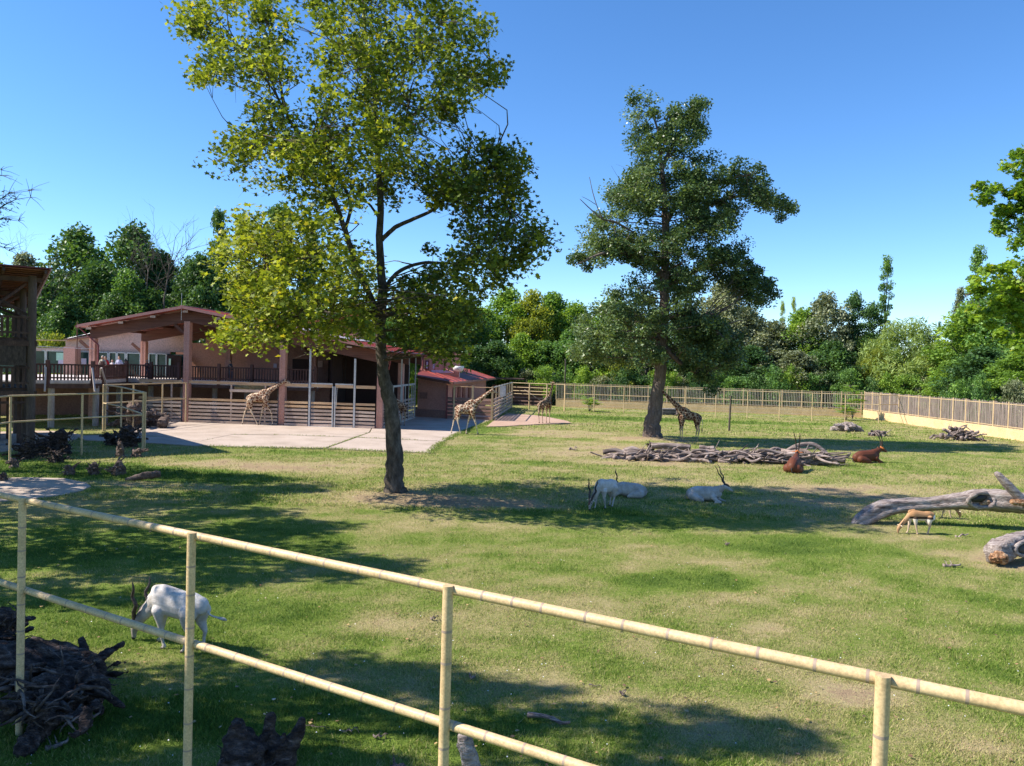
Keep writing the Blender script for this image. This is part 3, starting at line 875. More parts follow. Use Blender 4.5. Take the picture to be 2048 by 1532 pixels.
# the tall plane tree in the middle of the lawn
poly_tree('plane_tree', 'tall plane tree with slender leaning trunk and open yellow-green crown before the shelter', 29.5,
    [(791, 992, 27), (789, 975, 20), (790, 930, 17.5), (787, 880, 15.5), (784, 835, 15), (778, 797, 13.5), (768, 756, 12), (762, 697, 10.5), (761, 640, 10.5), (765, 590, 9.5), (762, 540, 8.2), (759, 486, 7.3), (761, 405, 6.5), (755, 303, 5.8), (747, 170, 4.4), (735, 101, 3.4), (729, 49, 2.8), (724, -30, 1.6), (722, -75, 0.8)],
    [[(759, 655, 7), (747, 607, 6.5, -.2), (714, 534, 6, -.5), (694, 473, 5.4, -.7), (682, 437, 5, -.8), (666, 393, 4, -1), (640, 355, 3, -1.3), (610, 335, 1.5, -1.6)],
     [(690, 460, 4, -.7), (700, 400, 3.2, -.3), (654, 324, 3, 0), (609, 279, 2.8, .3), (581, 243, 2.6, .4), (565, 190, 2.2, .5), (555, 121, 1.8, .6), (538, 53, 1.3, .7), (520, 5, .8, .8)],
     [(581, 243, 2.2, .4), (540, 170, 1.9, .1), (500, 125, 1.6, -.1), (451, 81, 1.3, -.2), (403, 53, .9, -.3), (360, 40, .5, -.3)],
     [(763, 480, 5, 0), (790, 455, 4.5, -.2), (820, 441, 4, -.5), (864, 421, 3.2, -.9), (892, 399, 2.7, -1.1), (949, 413, 1.8, -1.5), (1020, 420, 1, -1.7)],
     [(892, 399, 2, -1.1), (930, 370, 1.6, -1), (990, 340, 1, -.8)],
     [(757, 310, 4, 0), (763, 291, 3.8, .1), (803, 247, 3.4, .4), (844, 218, 2.8, .7), (872, 194, 2.4, .9), (896, 162, 2, 1), (937, 150, 1.4, 1.2), (980, 120, .8, 1.4)],
     [(766, 585, 5, 0), (785, 555, 4.5, .3), (807, 538, 4, .7), (844, 526, 3.3, 1.1), (884, 526, 2.7, 1.4), (950, 530, 2, 1.6), (1020, 525, 1.2, 1.8)],
     [(714, 534, 3.4, -.5), (650, 512, 3, -1), (573, 530, 2.4, -1.5), (520, 550, 1.6, -1.9), (470, 600, .9, -2.2)],
     [(654, 324, 2.4, 0), (600, 310, 2, -.3), (560, 297, 1.7, -.5), (532, 307, 1.3, -.6), (470, 330, .8, -.8)],
     [(760, 440, 3, 0), (740, 410, 2.3, .3), (710, 384, 1.8, .6), (670, 340, 1.2, 1)],
     [(748, 175, 2.6, 0), (710, 130, 2, .2), (680, 100, 1.6, .4), (650, 70, .9, .5)],
     [(750, 200, 2.6, 0), (790, 140, 2, -.3), (840, 90, 1.5, -.6), (880, 50, .8, -.9)],
     [(761, 640, 4, 0), (720, 625, 3.2, -1), (650, 622, 2.6, -1.8), (560, 640, 1.8, -2.4), (480, 660, 1, -2.8)],
     [(763, 640, 4, 0), (800, 620, 3.2, 1), (850, 625, 2.4, 1.6), (910, 640, 1.4, 2)]],
    [([(345, 35), (400, 0), (470, -25), (545, 0), (575, 25), (585, 80), (570, 130), (590, 190), (600, 240), (560, 260), (500, 210), (430, 180), (395, 165), (385, 120), (400, 80)], 56, .1),
     ([(420, 290), (470, 250), (480, 215), (560, 230), (640, 300), (560, 320), (470, 340), (440, 345)], 28, .16),
     ([(630, 110), (640, 60), (625, 10), (640, -60), (760, -90), (880, -60), (905, 5), (950, 40), (990, 80), (980, 120), (1000, 160), (950, 190), (940, 230), (895, 235), (860, 250), (760, 300), (640, 300), (610, 240), (640, 180)], 165, .02),
     ([(510, 360), (560, 330), (590, 280), (860, 250), (830, 390), (760, 420), (640, 400), (560, 380)], 70, .1),
     ([(830, 300), (930, 290), (1010, 285), (1045, 310), (1055, 400), (1060, 430), (1000, 440), (940, 430), (900, 400), (830, 400)], 70, -.2),
     ([(900, 430), (1050, 430), (1090, 465), (1080, 525), (1050, 560), (1000, 570), (940, 600), (900, 580), (820, 560), (900, 520)], 60, -.2),
     ([(780, 570), (860, 560), (940, 590), (950, 640), (930, 690), (890, 715), (840, 700), (790, 680)], 54, -.12),
     ([(520, 440), (580, 400), (650, 420), (680, 470), (640, 500), (560, 520), (500, 480)], 22, .1),
     ([(435, 485), (470, 440), (500, 430), (540, 510), (620, 500), (700, 490), (750, 520), (758, 600), (750, 660), (690, 680), (650, 705), (590, 685), (530, 680), (470, 690), (425, 675), (450, 640), (500, 610), (450, 560)], 150, .22)],  # lobe offsets paint the sunlit left lighter and the shaded right darker
    0.80, 76, 0.106, STAR, Mt['leaf_plane'], Mt['bark1'], depth_k=0.75, limb_leaf=1, y_shift=-1.6, limb_from=.6, limb_step=2, trunk_clear=True)

# the big dark poplar further back
def zc(pts, ox=1100, oy=170, s=2.511):
    return [(ox + p[0] / s, oy + p[1] / s, *p[2:]) for p in pts]
poly_tree('poplar_tree', 'big dark green poplar with leaning furrowed trunk and ragged horizontal arms beside the branch pile', 54,
    [(1304, 888, 25), (1304, 872, 19.5), (1306, 840, 15.5), (1312, 800, 13.5), (1319, 760, 12), (1321, 730, 11.5), (1324, 680, 11.5), (1328, 620, 10), (1329, 568, 9), (1331, 520, 8), (1331, 449, 7), (1328, 380, 5.5), (1323, 330, 4), (1318, 270, 2.6), (1300, 215, 1)],
    [zc([(560, 960, 7), (500, 890, 6, -1), (420, 860, 5, -2), (350, 840, 4, -2.6), (250, 850, 2.6, -3), (140, 900, 1.2, -3.3)]),
     zc([(580, 800, 7), (620, 740, 6, 1), (720, 660, 5, 2), (800, 600, 4, 2.6), (950, 560, 3, 3), (1080, 570, 2, 3.3), (1200, 640, 1, 3.5)]),
     zc([(580, 700, 6), (640, 600, 5, -.6), (740, 540, 4, -1.2), (860, 480, 3, -1.6), (1000, 450, 1.5, -2)]),
     zc([(570, 1000, 7), (680, 960, 6, 1), (830, 880, 5, 2), (930, 880, 4, 2.6), (1020, 970, 3, 3), (1100, 1050, 1.4, 3.3)]),
     zc([(570, 1180, 7), (650, 1150, 5, -1), (760, 1180, 4, -2), (880, 1280, 2.4, -3)]),
     zc([(560, 1200, 7), (480, 1180, 5, 1), (360, 1220, 4, 2), (200, 1300, 2.4, 3), (110, 1350, 1, 3.5)]),
     zc([(560, 420, 4.6), (620, 300, 3.6, .6), (700, 180, 2.4, 1), (760, 100, 1, 1.3)]),
     zc([(560, 1300, 6), (660, 1400, 4, -.5), (760, 1460, 3, -.8), (800, 1500, 1.8, -1)]),
     zc([(420, 740, 1.8, -2), (330, 690, 2.2, -2.4), (262, 672, 1.6, -2.6), (200, 620, 1.1, -2.7), (150, 572, .6, -2.8)]),
     zc([(262, 672, 1.2, -2.6), (235, 605, .9, -2.7), (215, 540, .8, -2.7), (198, 462, .5, -2.7)]),
     zc([(230, 600, .7, -2.7), (190, 575, .5, -2.8), (160, 560, .3, -2.9)])],
    [(zc([(400, 50), (450, 60), (550, 90), (560, 180), (640, 110), (760, 80), (815, 130), (790, 240), (740, 270), (750, 330), (830, 330), (835, 375), (760, 400), (760, 440), (600, 480), (430, 430), (410, 300), (400, 180)]), 66),
     (zc([(340, 450), (430, 430), (560, 480), (560, 780), (380, 840), (260, 840), (130, 930), (115, 890), (170, 800), (205, 720), (215, 640), (320, 600), (310, 550)]), 84, .14),
     (zc([(760, 430), (880, 400), (1030, 420), (1080, 490), (1150, 540), (1180, 590), (1225, 600), (1215, 660), (1140, 630), (1060, 590), (960, 600), (940, 720), (900, 760), (840, 780), (700, 700), (600, 560)]), 66),
     (zc([(560, 480), (760, 440), (840, 780), (820, 950), (770, 1040), (700, 1080), (560, 1000), (400, 900), (390, 850), (560, 780)]), 100, -.04),
     (zc([(830, 830), (960, 800), (1030, 880), (1060, 940), (1100, 970), (1150, 1040), (1090, 1080), (1060, 1100), (970, 1060), (900, 1000), (830, 960)]), 44, -.2),
     (zc([(350, 1010), (480, 970), (600, 1010), (740, 1030), (760, 1150), (860, 1200), (920, 1280), (930, 1360), (860, 1410), (720, 1405), (560, 1410), (380, 1400), (200, 1380), (65, 1375), (85, 1280), (170, 1180), (280, 1060)]), 150, .16),
     (zc([(700, 1180), (860, 1180), (940, 1270), (950, 1370), (880, 1420), (700, 1410)]), 50, -.08)],  # lobe offsets paint the lit left boughs lighter, the right arms darker
    0.92, 210, 0.18, RHOMB, Mt['leaf_poplar'], Mt['bark2'], branch_r=0.03, depth_k=0.55, limb_leaf=1)

# maple boughs reaching in at the right edge
poly_tree('maple_tree', 'yellow-green maple whose boughs reach in at the right edge above the picket fence', 47,
    [(2110, 905, 16), (2108, 800, 14), (2100, 700, 12), (2092, 600, 10), (2088, 480, 8), (2085, 380, 5), (2080, 300, 2)],
    [[(2092, 520, 5), (2060, 450, 4, .2), (2040, 405, 3, .3), (2020, 385, 2, .3), (1985, 380, 1, .3)],
     [(2100, 640, 5), (2050, 600, 4, .3), (1990, 580, 2.5, .6), (1930, 590, 1, .9)]],
    [([(1990, 318), (2012, 300), (2048, 305), (2110, 300), (2120, 520), (2030, 520), (2000, 500), (1975, 470), (2000, 440), (2040, 420), (2010, 420), (1965, 428), (1945, 415), (1942, 355), (1975, 350)], 60, .08),
     ([(1930, 600), (1960, 540), (2000, 530), (2120, 520), (2120, 720), (2048, 705), (2020, 690), (1990, 690), (1960, 660), (1925, 640)], 60, .3),
     ([(2060, 480), (2140, 480), (2140, 720), (2060, 720)], 30, .1)],
    0.62, 90, 0.17, STAR, Mt['leaf_maple'], Mt['bark1'], depth_k=0.6, wmax=3.0)

# ---------------------------------------------------------------- trees of the wood behind: six kinds of crown mesh, each tree its own object
def crown_proto(kind, seed):
    global rng
    keep = rng; rng = np.random.default_rng(seed); rd = random.Random(seed)
    cc, rr = [], []
    if kind == 'round':
        for i in range(105):
            t = rd.random() ** 0.8; z = 1.4 + t * 12.0; prof = math.sin(min(1, (t * 0.93 + 0.12)) * math.pi) ** 0.6 * 4.6
            a = rd.random() * 6.283; q = prof * (rd.random() ** 0.35)
            cc.append((math.cos(a) * q, math.sin(a) * q, z + rd.gauss(0, .4))); rr.append(rd.uniform(0.9, 1.7))
    elif kind == 'open':
        for i in range(84):
            t = rd.random() ** 0.8; z = 3.0 + t * 10.4; prof = math.sin(min(1, (t * 0.9 + 0.12)) * math.pi) ** 0.6 * 4.8
            a = rd.random() * 6.283; q = prof * (rd.random() ** 0.5)
            cc.append((math.cos(a) * q, math.sin(a) * q, z + rd.gauss(0, .4))); rr.append(rd.uniform(0.6, 1.15))
    elif kind == 'tall':
        for i in range(100):
            t = rd.random(); z = 1.0 + t * 14.5; prof = (1 - t) ** 0.55 * 3.4 * (0.75 + 0.35 * math.sin(t * 19 + seed)) + 0.4
            a = rd.random() * 6.283; q = prof * rd.random() ** 0.4
            cc.append((math.cos(a) * q, math.sin(a) * q, z)); rr.append(rd.uniform(0.75, 1.3))
    elif kind == 'column':
        for i in range(70):
            t = rd.random(); z = 1.0 + t * 17.0; prof = (math.sin((t * 0.9 + 0.1) * math.pi)) ** 0.5 * 1.35
            a = rd.random() * 6.283; q = prof * rd.random() ** 0.5
            cc.append((math.cos(a) * q, math.sin(a) * q, z)); rr.append(rd.uniform(0.5, 0.95))
    elif kind == 'willow':
        for i in range(120):
            t = rd.random() ** 0.7; z = 0.8 + t * 9.0; prof = math.sqrt(max(0.02, 1 - (t * 0.98) ** 2.4)) * 5.2
            a = rd.random() * 6.283; q = prof * rd.random() ** 0.3
            cc.append((math.cos(a) * q, math.sin(a) * q, z)); rr.append(rd.uniform(0.8, 1.5))
    elif kind == 'bush':
        for i in range(46):
            a = rd.random() * 6.283; e = rd.random() * 1.5; q = 2.2 * rd.random() ** 0.3
            cc.append((math.cos(a) * math.cos(e) * q, math.sin(a) * math.cos(e) * q, 0.4 + math.sin(e) * q * 1.2)); rr.append(rd.uniform(0.45, 0.85))
    cc = np.array(cc); rr = np.array(rr)
    per = {'open': 90, 'round': 130, 'tall': 120, 'column': 120, 'willow': 150, 'bush': 130}[kind]
    Cn, idx = clump_points(cc, rr, per, 0.7 if kind != 'willow' else 1.1, 0.4)
    ct = rng.normal(0, 0.16, len(cc))
    tn = np.clip(0.42 + ct[idx] + rng.normal(0, 0.2, len(idx)), 0, 0.95)
    size = {'open': 0.3, 'round': 0.34, 'tall': 0.30, 'column': 0.24, 'willow': 0.36, 'bush': 0.16}[kind]
    me = leaves('crown_' + kind, Cn, size, LONG if kind == 'willow' else RHOMB, tn, 0.4, 1.2 if kind == 'willow' else 0)
    H = {'open': 13, 'round': 13, 'tall': 15, 'column': 17, 'willow': 9, 'bush': 2.5}[kind]
    tb = MB()
    tb.tube([(0, 0, -.3), (.1, .05, H * .3), (-.1, .1, H * .6), (0, 0, H * .95)], [H * .018, H * .014, H * .008, .02], 7, noise=.05)
    for k in range(12):
        c = cc[rd.randrange(len(cc))]
        z0 = min(c[2] * 0.6, H * .8)
        tb.tube([(0, 0, z0), (c[0] * .5, c[1] * .5, (z0 + c[2]) / 2 + .2), tuple(c)], [.12, .07, .02], 5, caps=False)
    tm = tb.mesh('trunk_' + kind, True); tm.materials.append(Mt['bark3'])
    rng = keep
    return me, tm, H
PROTO = {k: [crown_proto(k, s) for s in ss] for k, ss in (('round', (1, 2, 3)), ('open', (11, 12)), ('tall', (4, 5)), ('column', (6,)), ('willow', (7,)), ('bush', (8, 9)))}
KH = {'open': 14.4, 'round': 14.4, 'tall': 16.2, 'column': 18.6, 'willow': 10.6, 'bush': 3.6}
KW = {'open': 5.4, 'round': 5.4, 'tall': 4.0, 'column': 1.8, 'willow': 6.0, 'bush': 2.5}
WK = {'round': 1.8, 'tall': 1.4, 'column': 1.0, 'willow': 1.25, 'bush': 1.2}
def bg_tree(px, top, depth, hw_px, kind, mat, label, group=None, cat=None):
    base = P(px, 800, depth)
    H = P(px, top, depth).z
    me, tm, h0 = random.choice(PROTO[kind])
    nm = {'column': 'poplar_tree', 'willow': 'willow_tree', 'bush': 'shrub'}.get(kind, 'broadleaf_tree')
    t = thing(nm, label, cat or ('bush' if kind == 'bush' else 'tree'), (base.x, base.y, 0), random.random() * 6.28, group)
    sx = hw_px * WK[kind] * depth / F_PX / KW[kind]; sz = H / KH[kind]
    c = bpy.data.objects.new('crown', me); COL.objects.link(c)
    if len(me.materials) == 0: me.materials.append(Mt[mat])
    c.material_slots[0].link = 'OBJECT'; c.material_slots[0].material = Mt[mat]
    c.parent = t; c.scale = (sx, sx, sz)
    b = bpy.data.objects.new('trunk', tm); COL.objects.link(b); b.parent = t; b.scale = (sx, sx, sz)
    return t
def tree_set(rows):
    for r in rows: bg_tree(*r)
tree_set([
 # behind the wooden tower and the shelter, left to right
 (45, 500, 92, 42, 'tall', 'leaf_silver', 'thin grey-green tree just above the dark wooden tower'),
 (-20, 520, 88, 60, 'round', 'leaf_dark', 'leafy tree at the left edge behind the dark wooden tower'),
 (95, 560, 84, 52, 'round', 'leaf_dark', 'mid-green tree directly right of the wooden tower roof'),
 (150, 446, 98, 62, 'round', 'leaf_dark', 'tallest round dark green tree above the left end of the shelter roof'),
 (195, 520, 86, 50, 'round', 'leaf_dark', 'mid-green tree in front of the tallest round dark one'),
 (262, 440, 94, 62, 'round', 'leaf_dark', 'feathery mid-green tree with a tan tipped top, left of the bare dead tree'),
 (255, 530, 84, 42, 'tall', 'leaf_mid', 'fresher green lower tree standing left of the bare dead tree'),
 (318, 500, 96, 44, 'round', 'leaf_dark', 'dark tree right behind the bare dead tree'),
 (378, 512, 92, 42, 'round', 'leaf_dark', 'dark round tree between the bare dead tree and the tall narrow pair'),
 (430, 412, 98, 30, 'tall', 'leaf_dark', 'tall narrow tree with a pointed top left of the plane tree crown'),
 (478, 418, 100, 26, 'tall', 'leaf_dark', 'second tall narrow tree with a thin top, half behind the plane tree'),
 (400, 500, 88, 40, 'round', 'leaf_dark', 'mid-green tree at the foot of the tall narrow pair'),
 (552, 402, 100, 52, 'tall', 'leaf_dark', 'tall blue-green tree seen through the left side of the plane tree'),
 (610, 430, 101, 36, 'tall', 'leaf_dark', 'tall tree seen through the plane tree just left of its trunk'),
 (455, 540, 90, 46, 'round', 'leaf_dark', 'dark low tree behind the ridge of the shelter, left of the plane tree'),
 (520, 560, 90, 46, 'round', 'leaf_dark', 'dark low tree hidden behind the lower left boughs of the plane tree'),
 (300, 575, 84, 48, 'round', 'leaf_dark', 'low bushy tree right above the shelter ridge'),
 (130, 590, 80, 40, 'round', 'leaf_dark', 'low mid-green tree above the glass pavilion roof'),
 (225, 585, 82, 40, 'round', 'leaf_dark', 'low dark tree above the left slope of the shelter roof'),
 (105, 648, 76, 40, 'bush', 'leaf_yellow', 'bright yellow-green bush above the glass pavilion'),
 (150, 634, 78, 16, 'bush', 'leaf_mid', 'small bright bush at the left eave of the shelter'),
 (600, 590, 90, 50, 'round', 'leaf_dark', 'dark tree behind the right slope of the shelter roof'),
 (690, 600, 94, 50, 'round', 'leaf_dark', 'tree behind the shelter seen left of the plane tree trunk'),
 (780, 610, 96, 45, 'round', 'leaf_dark', 'tree behind the shelter seen right of the plane tree trunk'),
 (860, 600, 98, 45, 'round', 'leaf_dark', 'tree above the right eave of the shelter'),
 # centre, behind the pens
 (925, 590, 112, 42, 'round', 'leaf_dark', 'dark tree behind the small pink annex'),
 (965, 610, 118, 36, 'round', 'leaf_fresh', 'yellow-green tree just right of the plane tree crown'),
 (1010, 572, 122, 44, 'round', 'leaf_fresh', 'tall fresh green tree, first of the row between the two big trees'),
 (1060, 578, 120, 38, 'round', 'leaf_yellow', 'yellow-green tree in the middle of the gap between the two big trees'),
 (1100, 582, 124, 42, 'round', 'leaf_fresh', 'mid-green round tree in the gap between the two big trees'),
 (1148, 600, 122, 40, 'round', 'leaf_fresh', 'darker round tree right before the poplar in the gap'),
 (950, 690, 104, 34, 'round', 'leaf_dark', 'low dark tree behind the end of the board pen'),
 (990, 680, 104, 36, 'round', 'leaf_dark', 'low dark tree over the corner of the board pen'),
 (1040, 665, 106, 34, 'round', 'leaf_fresh', 'low tree with a bright side behind the giraffe turned away'),
 (1085, 680, 106, 34, 'round', 'leaf_mid', 'low dark tree behind the pale blue-grey bush'),
 (1135, 660, 106, 34, 'round', 'leaf_mid', 'low tree behind the dark utility pole'),
 (1098, 733, 100, 24, 'bush', 'leaf_blue', 'pale blue-grey bush behind the giraffe turned away'),
 (1180, 650, 106, 40, 'round', 'leaf_fresh', 'bright low tree left of the poplar trunk'),
 (1240, 700, 101, 36, 'bush', 'leaf_yellow', 'bright yellow-green bush behind the parked cars'),
 (1225, 590, 118, 40, 'round', 'leaf_fresh', 'tree hidden behind the lower left boughs of the poplar'),
 (1290, 640, 108, 45, 'round', 'leaf_dark', 'dark tree right behind the poplar trunk'),
 (1360, 620, 112, 45, 'round', 'leaf_dark', 'dark tree right of the poplar trunk'),
 (1345, 735, 101, 30, 'bush', 'leaf_fresh', 'light bush over the fence right of the poplar trunk'),
 # right of the poplar
 (1440, 556, 124, 48, 'round', 'leaf_silver', 'pale silvery tree showing under the right arm of the poplar'),
 (1420, 665, 108, 40, 'round', 'leaf_dark', 'low dark tree at the right foot of the poplar crown'),
 (1490, 610, 120, 42, 'round', 'leaf_silver', 'grey-green tree left of the two thin distant poplars'),
 (1558, 598, 190, 9, 'column', 'leaf_willow', 'left of two thin distant poplars on the skyline'),
 (1580, 590, 190, 9, 'column', 'leaf_willow', 'right of two thin distant poplars on the skyline'),
 (1545, 640, 118, 42, 'round', 'leaf_silver', 'lower grey-green tree under the two thin distant poplars'),
 (1500, 690, 106, 40, 'round', 'leaf_dark', 'low dark tree over the long fence, left of the bright sapling'),
 (1600, 612, 118, 40, 'round', 'leaf_fresh', 'mid-green tree right of the two thin distant poplars'),
 (1645, 580, 116, 40, 'round', 'leaf_silver', 'tall grey-green tree with pale trunk left of the slender column tree'),
 (1700, 576, 116, 30, 'tall', 'leaf_dark', 'dark pointed tree touching the slender column tree'),
 (1735, 598, 114, 32, 'tall', 'leaf_dark', 'dark tree at the foot of the slender column tree'),
 (1763, 504, 116, 19, 'column', 'leaf_mid', 'slender column tree standing alone against the sky'),
 (1590, 700, 104, 40, 'round', 'leaf_silver', 'low silvery tree over the long fence'),
 (1570, 738, 100, 18, 'bush', 'leaf_fresh', 'small bright bush over the fence between the two silvery trees'),
 (1660, 680, 106, 42, 'round', 'leaf_dark', 'low dark tree left of the willow'),
 (1748, 700, 104, 30, 'willow', 'leaf_yellow', 'yellowing brownish bush leaning against the willow'),
 (1805, 642, 104, 86, 'willow', 'leaf_willow', 'broad pale green willow over the corner of the fence'),
 (1862, 690, 100, 36, 'willow', 'leaf_willow', 'lower pale willow bough hanging over the side fence'),
 (1873, 640, 170, 7, 'column', 'leaf_dark', 'tiny distant column tree right of the willow'),
 (1945, 484, 112, 26, 'column', 'leaf_mid', 'tall poplar near the right edge'),
 (1912, 570, 108, 18, 'tall', 'leaf_silver', 'thin tree left of the tall poplar near the right edge'),
 (1935, 600, 96, 50, 'round', 'leaf_fresh', 'light green tree under the tall poplar near the right edge'),
 (2000, 560, 92, 55, 'round', 'leaf_mid', 'full green tree behind the maple boughs'),
 (2060, 520, 96, 60, 'round', 'leaf_silver', 'grey-green tree at the right edge behind the maple boughs'),
 (1960, 690, 86, 50, 'round', 'leaf_dark', 'low dark tree hanging over the side fence'),
 (2040, 700, 80, 50, 'round', 'leaf_fresh', 'low green tree over the side fence at the right edge'),
 (1770, 700, 110, 40, 'round', 'leaf_mid', 'green tree filling the wood behind the willow, left of its crown'),
 (1850, 690, 112, 40, 'round', 'leaf_mid', 'green tree filling the wood behind the willow, right of its crown'),
 (1500, 640, 126, 46, 'round', 'leaf_mid', 'broad mid-green tree behind the grey-green ones under the distant poplars'),
 (1690, 650, 122, 46, 'round', 'leaf_silver', 'broad grey-green tree behind the foot of the slender column tree'),
 (1120, 640, 128, 46, 'round', 'leaf_fresh', 'broad fresh green tree filling the gap between the two big trees'),
 (1895, 720, 92, 34, 'round', 'leaf_fresh', 'light low tree just right of the willow'),
])
# dark understorey rows that close the wood near the ground
def understorey():
    rows = [(p, 735 + random.uniform(-18, 10), random.uniform(98, 103), 34) for p in range(900, 1720, 38)]
    rows += [(p, 748 + random.uniform(-15, 12), random.uniform(70, 86) if p > 1900 else 98, 34) for p in range(1740, 2150, 36)]
    rows += [(p, 610 + random.uniform(-20, 10), 84, 36) for p in range(60, 900, 44)]
    for (p, t, d, hw) in rows:
        base = P(p, 800, d)
        where = 'behind the shelter' if p < 900 else 'behind the long far fence' if p < 1722 else 'behind the side picket fence'
        if base.x > 39 and d < 94: base.x = max(base.x, 45)
        bg_tree(p, t, d, hw, 'bush', random.choice(['leaf_dark', 'leaf_mid', 'leaf_mid', 'leaf_fresh', 'leaf_silver']), 'dark green undergrowth bush low in the wood ' + where, 'undergrowth bushes ' + where)
understorey()
for k_, px_ in enumerate(range(930, 2100, 62)):
    bg_tree(px_, 690 + random.uniform(-22, 22), 136, 30, 'round', random.choice(['leaf_mid', 'leaf_silver', 'leaf_dark']), 'tree far back in the wood, glimpsed between the trunks and bushes', 'trees glimpsed far back in the wood')

# trees outside the left edge: their boughs and shadows reach in
def edge_tree(x, y, H, wd, mat, label, kind='round', protoi=None, z0=0):
    me, tm, h0 = PROTO[kind][protoi or 0]
    t = thing('broadleaf_tree', label, 'tree', (x, y, z0), random.random() * 6)
    c = bpy.data.objects.new('crown', me); COL.objects.link(c)
    if len(me.materials) == 0: me.materials.append(Mt[mat])
    c.material_slots[0].link = 'OBJECT'; c.material_slots[0].material = Mt[mat]
    c.parent = t; c.scale = (wd / KW[kind], wd / KW[kind], H / KH[kind])
    b = bpy.data.objects.new('trunk', tm); COL.objects.link(b); b.parent = t; b.scale = c.scale
    return t
edge_tree(-27.2, 28.0, 20, 6.0, 'leaf_mid', 'tall tree outside the left edge whose shadow lies on the lawn before the plane tree', 'open', 0)
edge_tree(-22.4, 21.5, 18, 5.6, 'leaf_mid', 'tree outside the left edge whose shadow lies behind the grazing white antelope', 'open', 1)
edge_tree(-17.5, 17.9, 15.5, 4.2, 'leaf_mid', 'tree outside the left edge whose shadow lies around the grazing white antelope', 'open', 1)
edge_tree(-14.5, 8.4, 13.5, 3.6, 'leaf_mid', 'tree outside the left edge that shades the dark root stumps', 'open', 0)
edge_tree(-13.8, 10.9, 15.0, 2.1, 'leaf_mid', 'slim tree outside the left edge that shades the near lawn behind the pipe railing', 'open', 0)
edge_tree(-11.4, 9.7, 16.5, 2.6, 'leaf_mid', 'slim tree beside the viewer that shades the nearest lawn', 'open', 1)

# dead tree and dry boughs
def bare_tree(px, depth, top, spread, label, base_py=620, seed=3, r0=0.16, nm='dead_tree'):
    rd = random.Random(seed)
    b0 = P(px, 800, depth); H = P(px, top, depth).z; hb = 0
    t = thing(nm, label, 'dead tree', (b0.x, b0.y, 0))
    mb = MB()
    tk = [(0, 0, 0), (rd.gauss(0, .2), 0, H * .35), (rd.gauss(0, .3), .1, H * .6), (rd.gauss(0, .4), 0, H * .8)]
    mb.tube(tk, [r0, r0 * .8, r0 * .6, r0 * .4], 7)
    mb.build('trunk', Mt['bark3'], t, True)
    lb = MB()
    def grow(p, d, L, r, lev):
        q = [p]
        for i in range(4):
            d = (d + Vector((rd.gauss(0, .16), rd.gauss(0, .16), rd.gauss(.03, .1)))).normalized()
            q.append(q[-1] + d * L / 4)
        lb.tube(q, [r, r * .8, r * .6, r * .45, r * .25], 4, caps=False)
        if lev > 0:
            for k in range(4):
                i = rd.randint(1, 4)
                grow(q[i], (d + Vector((rd.gauss(0, .7), rd.gauss(0, .7), rd.gauss(.15, .4)))).normalized(), L * .6, r * .5, lev - 1)
    for k in range(6):
        s = Vector(tk[3]).lerp(Vector(tk[2]), rd.random())
        grow(s, Vector((rd.gauss(0, .55), rd.gauss(0, .4), 1)).normalized(), H * .25, r0 * .4, 2)
    lb.build('branches', Mt['bark3'], t, True)
    return t
bare_tree(330, 83, 462, 20, 'bare dead tree with forked grey twigs above the shelter roof', seed=5)
bare_tree(285, 84, 470, 20, 'thin dead tree with fine tan twigs left of the bare forked one', seed=11, r0=.1)
bare_tree(78, 82, 500, 20, 'thin bare grey tree above the dark wooden tower roof', seed=21, r0=.08)

def dry_bough():
    t = thing('conifer_tree', 'dark conifer at the left edge with a dry twiggy bough reaching into the sky', 'tree', (-24.5, 31.5, 0))
    loc = Vector(t.location)
    mb = MB(); mb.tube([(0, 0, 0), (.2, 0, 7), (0, 0, 15)], [.3, .2, .05], 8); mb.build('trunk', Mt['bark1'], t, True)
    lb = MB(); rd = random.Random(4)
    tips = []
    for (a, b) in (((-80, 425), (60, 395)), ((-80, 430), (40, 382)), ((-80, 440), (28, 436)), ((-60, 470), (14, 500)), ((-80, 360), (12, 342))):
        A = P(a[0], a[1], 31.5) - loc; B = P(b[0], b[1], 31) - loc
        q = [A.lerp(B, k / 6) + Vector((0, rd.gauss(0, .2), rd.gauss(0, .06))) for k in range(7)]
        lb.tube(q, [.06, .05, .04, .03, .02, .014, .008], 5, caps=False)
        for k in range(2, 7):
            for j in range(5):
                e = q[k] + Vector((rd.uniform(-.1, .8), rd.gauss(0, .4), rd.gauss(.1, .3))) * .8
                lb.tube([q[k], (q[k] + e) / 2 + Vector((0, 0, .04)), e], [.012, .009, .005], 3, caps=False)
        tips += [q[k] for k in range(5)]
    lb.build('branches', Mt['bark1'], t, True)
    C = []
    for z in np.arange(3, 14, .5):
        for k in range(9):
            a = rng.random() * 6.28; r = 2.3 * (1 - z / 17) * rng.random() ** .5
            C.append((math.cos(a) * r, math.sin(a) * r, z))
    for q in tips[:]: C.append(tuple(q))
    cc = np.array(C)
    Cn, idx = clump_points(cc, np.full(len(cc), .5), 40, .6)
    me = leaves('needles', Cn, .12, LONG, np.clip(rng.normal(.3, .2, len(Cn)), 0, .9), .5)
    link('crown', me, Mt['leaf_dark'], t)
dry_bough()

